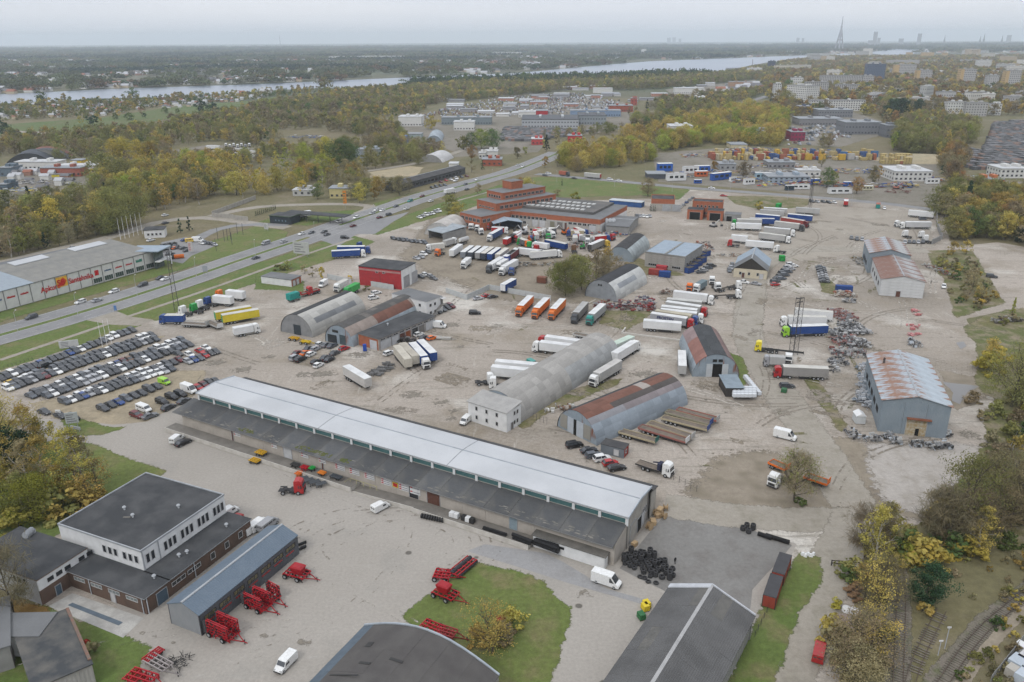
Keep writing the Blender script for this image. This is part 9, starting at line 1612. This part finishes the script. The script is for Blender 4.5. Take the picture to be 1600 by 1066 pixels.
def scatter(name,data,pts,col,label):
 """pts: (x, y, scale)"""
 src=bpy.data.objects.new(name+'_source',data);src.color=(*col,1)
 me=bpy.data.meshes.new(name);me.from_pydata([(p[0],p[1],0)for p in pts],[],[]);a=me.attributes.new('sc','FLOAT','POINT');a.data.foreach_set('value',[p[2]for p in pts]);b=me.attributes.new('rz','FLOAT_VECTOR','POINT');b.data.foreach_set('vector',[v for p in pts for v in(0,0,rnd.uniform(0,6.28))])
 o=ob(name,me,color=col);ng=bpy.data.node_groups.new(name,'GeometryNodeTree');ng.interface.new_socket('Geometry',in_out='INPUT',socket_type='NodeSocketGeometry');ng.interface.new_socket('Geometry',in_out='OUTPUT',socket_type='NodeSocketGeometry')
 i_,o_=ng.nodes.new('NodeGroupInput'),ng.nodes.new('NodeGroupOutput');ip=ng.nodes.new('GeometryNodeInstanceOnPoints');oi=ng.nodes.new('GeometryNodeObjectInfo');oi.inputs['Object'].default_value=src
 n1=ng.nodes.new('GeometryNodeInputNamedAttribute');n1.data_type='FLOAT';n1.inputs[0].default_value='sc';n2=ng.nodes.new('GeometryNodeInputNamedAttribute');n2.data_type='FLOAT_VECTOR';n2.inputs[0].default_value='rz'
 ng.links.new(i_.outputs[0],ip.inputs['Points']);ng.links.new(oi.outputs['Geometry'],ip.inputs['Instance']);ng.links.new(n1.outputs[0],ip.inputs['Scale']);ng.links.new(n2.outputs[0],ip.inputs['Rotation']);ng.links.new(ip.outputs[0],o_.inputs[0])
 md=o.modifiers.new('scatter','NODES');md.node_group=ng;tag(o,label,'woodland');o['kind']='stuff';return o
WN={'birch_tree':'birches','broadleaf_tree':'broadleaf trees','willow_tree':'large rounded trees','thin_willow':'half bare willows','bare_tree':'leafless trees','sparse_tree':'thin trees','pine_tree':'conifers','round_pine':'rounded pines','bush':'scrub bushes'}
bk={}
for s_,k,c,x,y,H in SEED[NBIG:]:bk.setdefault((k,c,1 if s_*F_PX>16 else 2),[]).append((x,y,H/KIND[k][0]))
def with_trunk(kind,l):return KIND[kind][1][l][0][0]
for(k,c,l),pts in bk.items():
 if len(pts)<1:continue
 scatter('woodland' if k!='bush' else 'scrub',KIND[k][1][l][0][0],pts,LC[c],f'{LN[c]} {WN[k]} massed in the '+('nearer' if l==1 else 'farther')+' woodland')
tk_=[(x,y,H/13)for s_,k,c,x,y,H in SEED[NBIG:]if k!='bush' and s_*F_PX>14]
if tk_:scatter('woodland_trunks',trunk('trunks',11,.22,BARK,4,.3,3,.3,0),tk_,(.1,.08,.06),'dark trunks and limbs inside the woodland')
def clump(n,R_,H,leafn,size):
 r=random.Random(n);vs=[]
 a=[]
 for i in range(n):
  x,y=r.uniform(-R_,R_),r.uniform(-R_,R_);h=H*r.uniform(.6,1.15);w=r.uniform(3.5,6)
  for j in range(leafn):
   th,ph=r.uniform(0,6.28),r.uniform(-.2,1.4);c=Vector((x+w*math.cos(th)*math.cos(ph),y+w*math.sin(th)*math.cos(ph),h*.45+h*.5*math.sin(ph)))
   u=Vector((r.gauss(0,1),r.gauss(0,1),r.gauss(0,.5))).normalized()*size*r.uniform(.6,1.3);v=u.cross(Vector((math.cos(th)*.6,math.sin(th)*.6,.8)));a+=[c-u,c+v,c+u,c-v]
 me=bpy.data.meshes.new('canopy');me.from_pydata([tuple(p)for p in a],[],[(4*i,4*i+1,4*i+2,4*i+3)for i in range(len(a)//4)]);me.materials.append(LEAF);return me
CL=[clump(14,22,13,26,2.0),clump(18,22,15,24,2.2)]
r=random.Random(99);fp={};riv=[P(*p)for p in[(-500,172),(0,162),(147,154.5),(273,152),(430,141),(560,138),(587,137),(646,128),(800,122.5),(952,120),(1015,114),(1130,111),(1200,97.5),(1326,86),(1402,78),(1466,80),(1382,87),(1334,84),(1200,88.7),(1015,96),(952,101),(800,115),(640,121),(527,126),(400,131.7),(177,139),(0,147.5),(-500,158)]];rvp=[(p.x,p.y)for p in riv]
far=[P(*p)for p in[(-120,150),(0,148),(400,132.5),(640,122),(800,116),(952,102),(1015,97),(1200,89.5),(1334,84.5),(1620,82),(1680,68.5),(-120,75)]];fpl=[(p.x,p.y)for p in far];houses=[];Ymax=11500
y=1500.0
while y<Ymax:
 st=42+(y-1500)*.007;x=-y*.72
 while x<y*.72:
  xx,yy=x+r.uniform(-.4,.4)*st,y+r.uniform(-.4,.4)*st;x+=st
  if not inpoly(xx,yy,fpl)or inpoly(xx,yy,rvp):continue
  nz_=noise.noise(Vector((xx*.0011,yy*.0022,1.7)))+.45*noise.noise(Vector((xx*.005,yy*.008,3)))
  if nz_>.24:c='dark'
  elif nz_>.06:c=r.choice(('olive','brown','green'))
  elif nz_>-.16:
   c=r.choice(('brown','brown','olive','green','orange'));
   if r.random()<.75:
    for _ in range(5):houses.append((xx+r.uniform(-20,20),yy+r.uniform(-20,20)))
   if r.random()<.5:continue
  else:
   if r.random()<.75:continue
   c='olive'
  fp.setdefault(c,[]).append((xx,yy,r.uniform(.8,1.3)*(1+(y-1500)*.00009)))
 y+=st
for i,(c,pts)in enumerate(fp.items()):scatter('distant_woodland',CL[i%2],pts,tuple(v*k for v,k in zip(LC[c],(.5,.58,.75))),f'{LN[c]} tree canopy massed in the country beyond the river')  # blue tone of far haze is painted into the darkened canopy colour
for poly,n in(([(-60,190),(-60,172),(150,160),(430,146),(400,156),(150,182)],220),([(1200,110),(1340,92),(1620,86),(1620,160),(1420,150),(1220,150)],500),([(1100,148),(1190,132),(1190,145),(1110,165)],40),([(0,275),(60,262),(150,272),(140,292),(60,300)],20)):
 w=[P(*p)for p in poly];pl=[(p.x,p.y)for p in w];k=0
 while k<n:
  x,y=r.uniform(min(p[0]for p in pl),max(p[0]for p in pl)),r.uniform(min(p[1]for p in pl),max(p[1]for p in pl))
  if inpoly(x,y,pl):houses.append((x,y));k+=1
hb=[MB()for _ in range(3)];rb=[MB()for _ in range(3)]
for x,y in houses:
 if inpoly(x,y,rvp):continue
 w,d,h=r.uniform(7,14),r.uniform(7,11),r.uniform(3,6.5);near=y<1600
 if near:w*=.55;d*=.55;h*=.6
 else:w*=1.6;d*=1.3;h*=1.3
 k=r.choice((0,0,0,1,2));hb[k].box(x-w/2,y-d/2,0,x+w/2,y+d/2,h);k2=r.choice((0,0,1,2,2));rb[k2].prism([(y-d/2-.3,h),(y+d/2+.3,h),(y,h+d*.35)],x-w/2-.3,x+w/2+.3,'x')
for nm,bs,cols in(('distant_house_walls',hb,[(.62,.62,.60),(.5,.42,.3),(.35,.2,.15)]),('distant_house_roofs',rb,[(.14,.14,.15),(.28,.11,.07),(.42,.43,.45)])):
 for i,b in enumerate(bs):
  o=joined(nm,b,TINT);o.color=(*cols[i],1);tag(o,('pale','tan','red-brown')[i]+(' walls' if 'wall' in nm else ' pitched roofs')+' of tiny houses among distant trees','distant houses')if 'wall' in nm else tag(o,('dark','red','light grey')[i]+' pitched roofs of tiny houses among distant trees','distant roofs');o['kind']='stuff'
hm=bpy.data.materials.new('haze');hm.use_nodes=True;t=hm.node_tree;t.nodes.clear();oo=t.nodes.new('ShaderNodeOutputMaterial');pv=t.nodes.new('ShaderNodeVolumePrincipled')
pv.inputs['Color'].default_value=(.83,.92,1.0,1);pv.inputs['Density'].default_value=HAZE;pv.inputs['Anisotropy'].default_value=.3;t.links.new(pv.outputs[0],oo.inputs['Volume'])
hz=joined('haze',MB().box(-25500,-25500,-1.0,25500,25500,262),hm);hz['kind']='stuff';hz['label']='pale autumn haze over the whole plain'
LM=[('the long warehouse',q('B1',600,60)),('the white office block',(220,800)),('the vaulted hall',(620,1000)),('the slate barn',(1070,980)),('the car lot',(160,570)),('the lettered shop',(130,430)),('the pale-sided hangar',(510,495)),('the red hall',(605,425)),('the white office',(655,460)),('the long grey hangar',(870,590)),('the rusty-banded hangar',(975,640)),('the short hangar',(1110,565)),('the steel hall',(1425,610)),('the gabled halls',(1400,420)),('the brick factory',(880,330)),('the brick office',(780,320)),('the concrete plank store',(1050,395)),('the cream barn',(1180,405)),('the green field',(950,292)),('the brick station',(1110,325)),('the dark shed',(675,280)),('the dark-clad station',(440,335)),('the big white-grey hall',(875,188)),('the container yard',(1240,248)),('the white tent hall',(1425,275)),('the garage field',(1565,230)),('the meadow',(180,190)),('the far left workshops',(90,260)),('the yellow willows',(205,235)),('the far lorry park',(350,235)),('the railway tracks',(1400,960)),('the red containers',(1212,905)),('the puddle',(1500,615)),('the lane wall',(1465,365)),('the estate',(1300,140)),('the glass tower',(1366,118)),('the tan towers',(1440,125)),('the river',(700,128)),('the trailer park',(1230,345)),('the breakers yard',(850,380)),('the tree by the puddle',(1575,600)),('the forest clearing',(480,215)),('the highway bend',(560,340)),('the white tent halls',(660,195)),('the crimson building',(1243,212)),('the road junction',(1170,290))]
def relabel():
 groups={}
 for o,h in[(t[0],t[2])for t in THINGS if t[3-0-0]is not None]if 0 else[(t[0],t[2])for t in THINGS]:
  groups.setdefault(o['label'],[]).append((o,h))
 final={}
 for lab,items in groups.items():
  if len(items)==1 and len(lab.split())>=4:final.setdefault(lab,[]).append((items[0][0],None));continue
  if lab.startswith(('black tyre','white wrapped','single black tyre','upright black')):
   for o,h in items:o['_keep']=1
   continue
  for o,h in items:
   w=o.matrix_world.translation if o.parent is None else o.location;p=proj((o.location.x,o.location.y,h));l=lab
   name,lp=min(LM,key=lambda m:(m[1][0]-p[0])**2+((m[1][1]-p[1])*1.8)**2);dx,dy=p[0]-lp[0],(p[1]-lp[1])*1.8
   rel=('right of ' if dx>0 else 'left of ')if abs(dx)>abs(dy)else('below ' if dy>0 else 'above ')
   if name.split(' ',1)[1].split()[-1]in lab and len(lab.split())>=6:l=lab
   else:l=f'{lab} {rel}{name}'
   if len(l.split())>12:l=lab
   final.setdefault(l,[]).append((o,p))
 def size_word(i,n):
  return ORD[i]if i<len(ORD)else None
 for l,items in final.items():
  if len(items)==1:items[0][0]['label']=l;continue
  items=[(o,p or proj(o.location))for o,p in items]
  if len(items)<=30:
   items.sort(key=lambda t:t[1][0])
   for i,(o,p)in enumerate(items):
    o['label']=f'{l}, '+(('left one' if i==0 else 'right one')if len(items)==2 else f'{ORD[i]} from left')
    if 'group' not in o:o['group']=l[:60]
  else:
   items.sort(key=lambda t:-t[1][1]);k=math.ceil(len(items)/30);band=['nearest','second','third','fourth','farthest','sixth','seventh','eighth']
   per=math.ceil(len(items)/k)
   for b_ in range(k):
    sub_=sorted(items[b_*per:(b_+1)*per],key=lambda t:t[1][0])
    for i,(o,p)in enumerate(sub_):o['label']=f'{l}, {band[b_]} rank, {ORD[i]} from left'
 for t in THINGS:
  if '_keep' in t[0]:del t[0]['_keep']
relabel()
seen={}
for t in THINGS:
 o=t[0];l=o['label'];wds=l.split()
 if len(wds)>16:l=' '.join(wds[:16]);o['label']=l
print('things',len(THINGS),'objects',len(sc.objects),'seed',len(SEED))
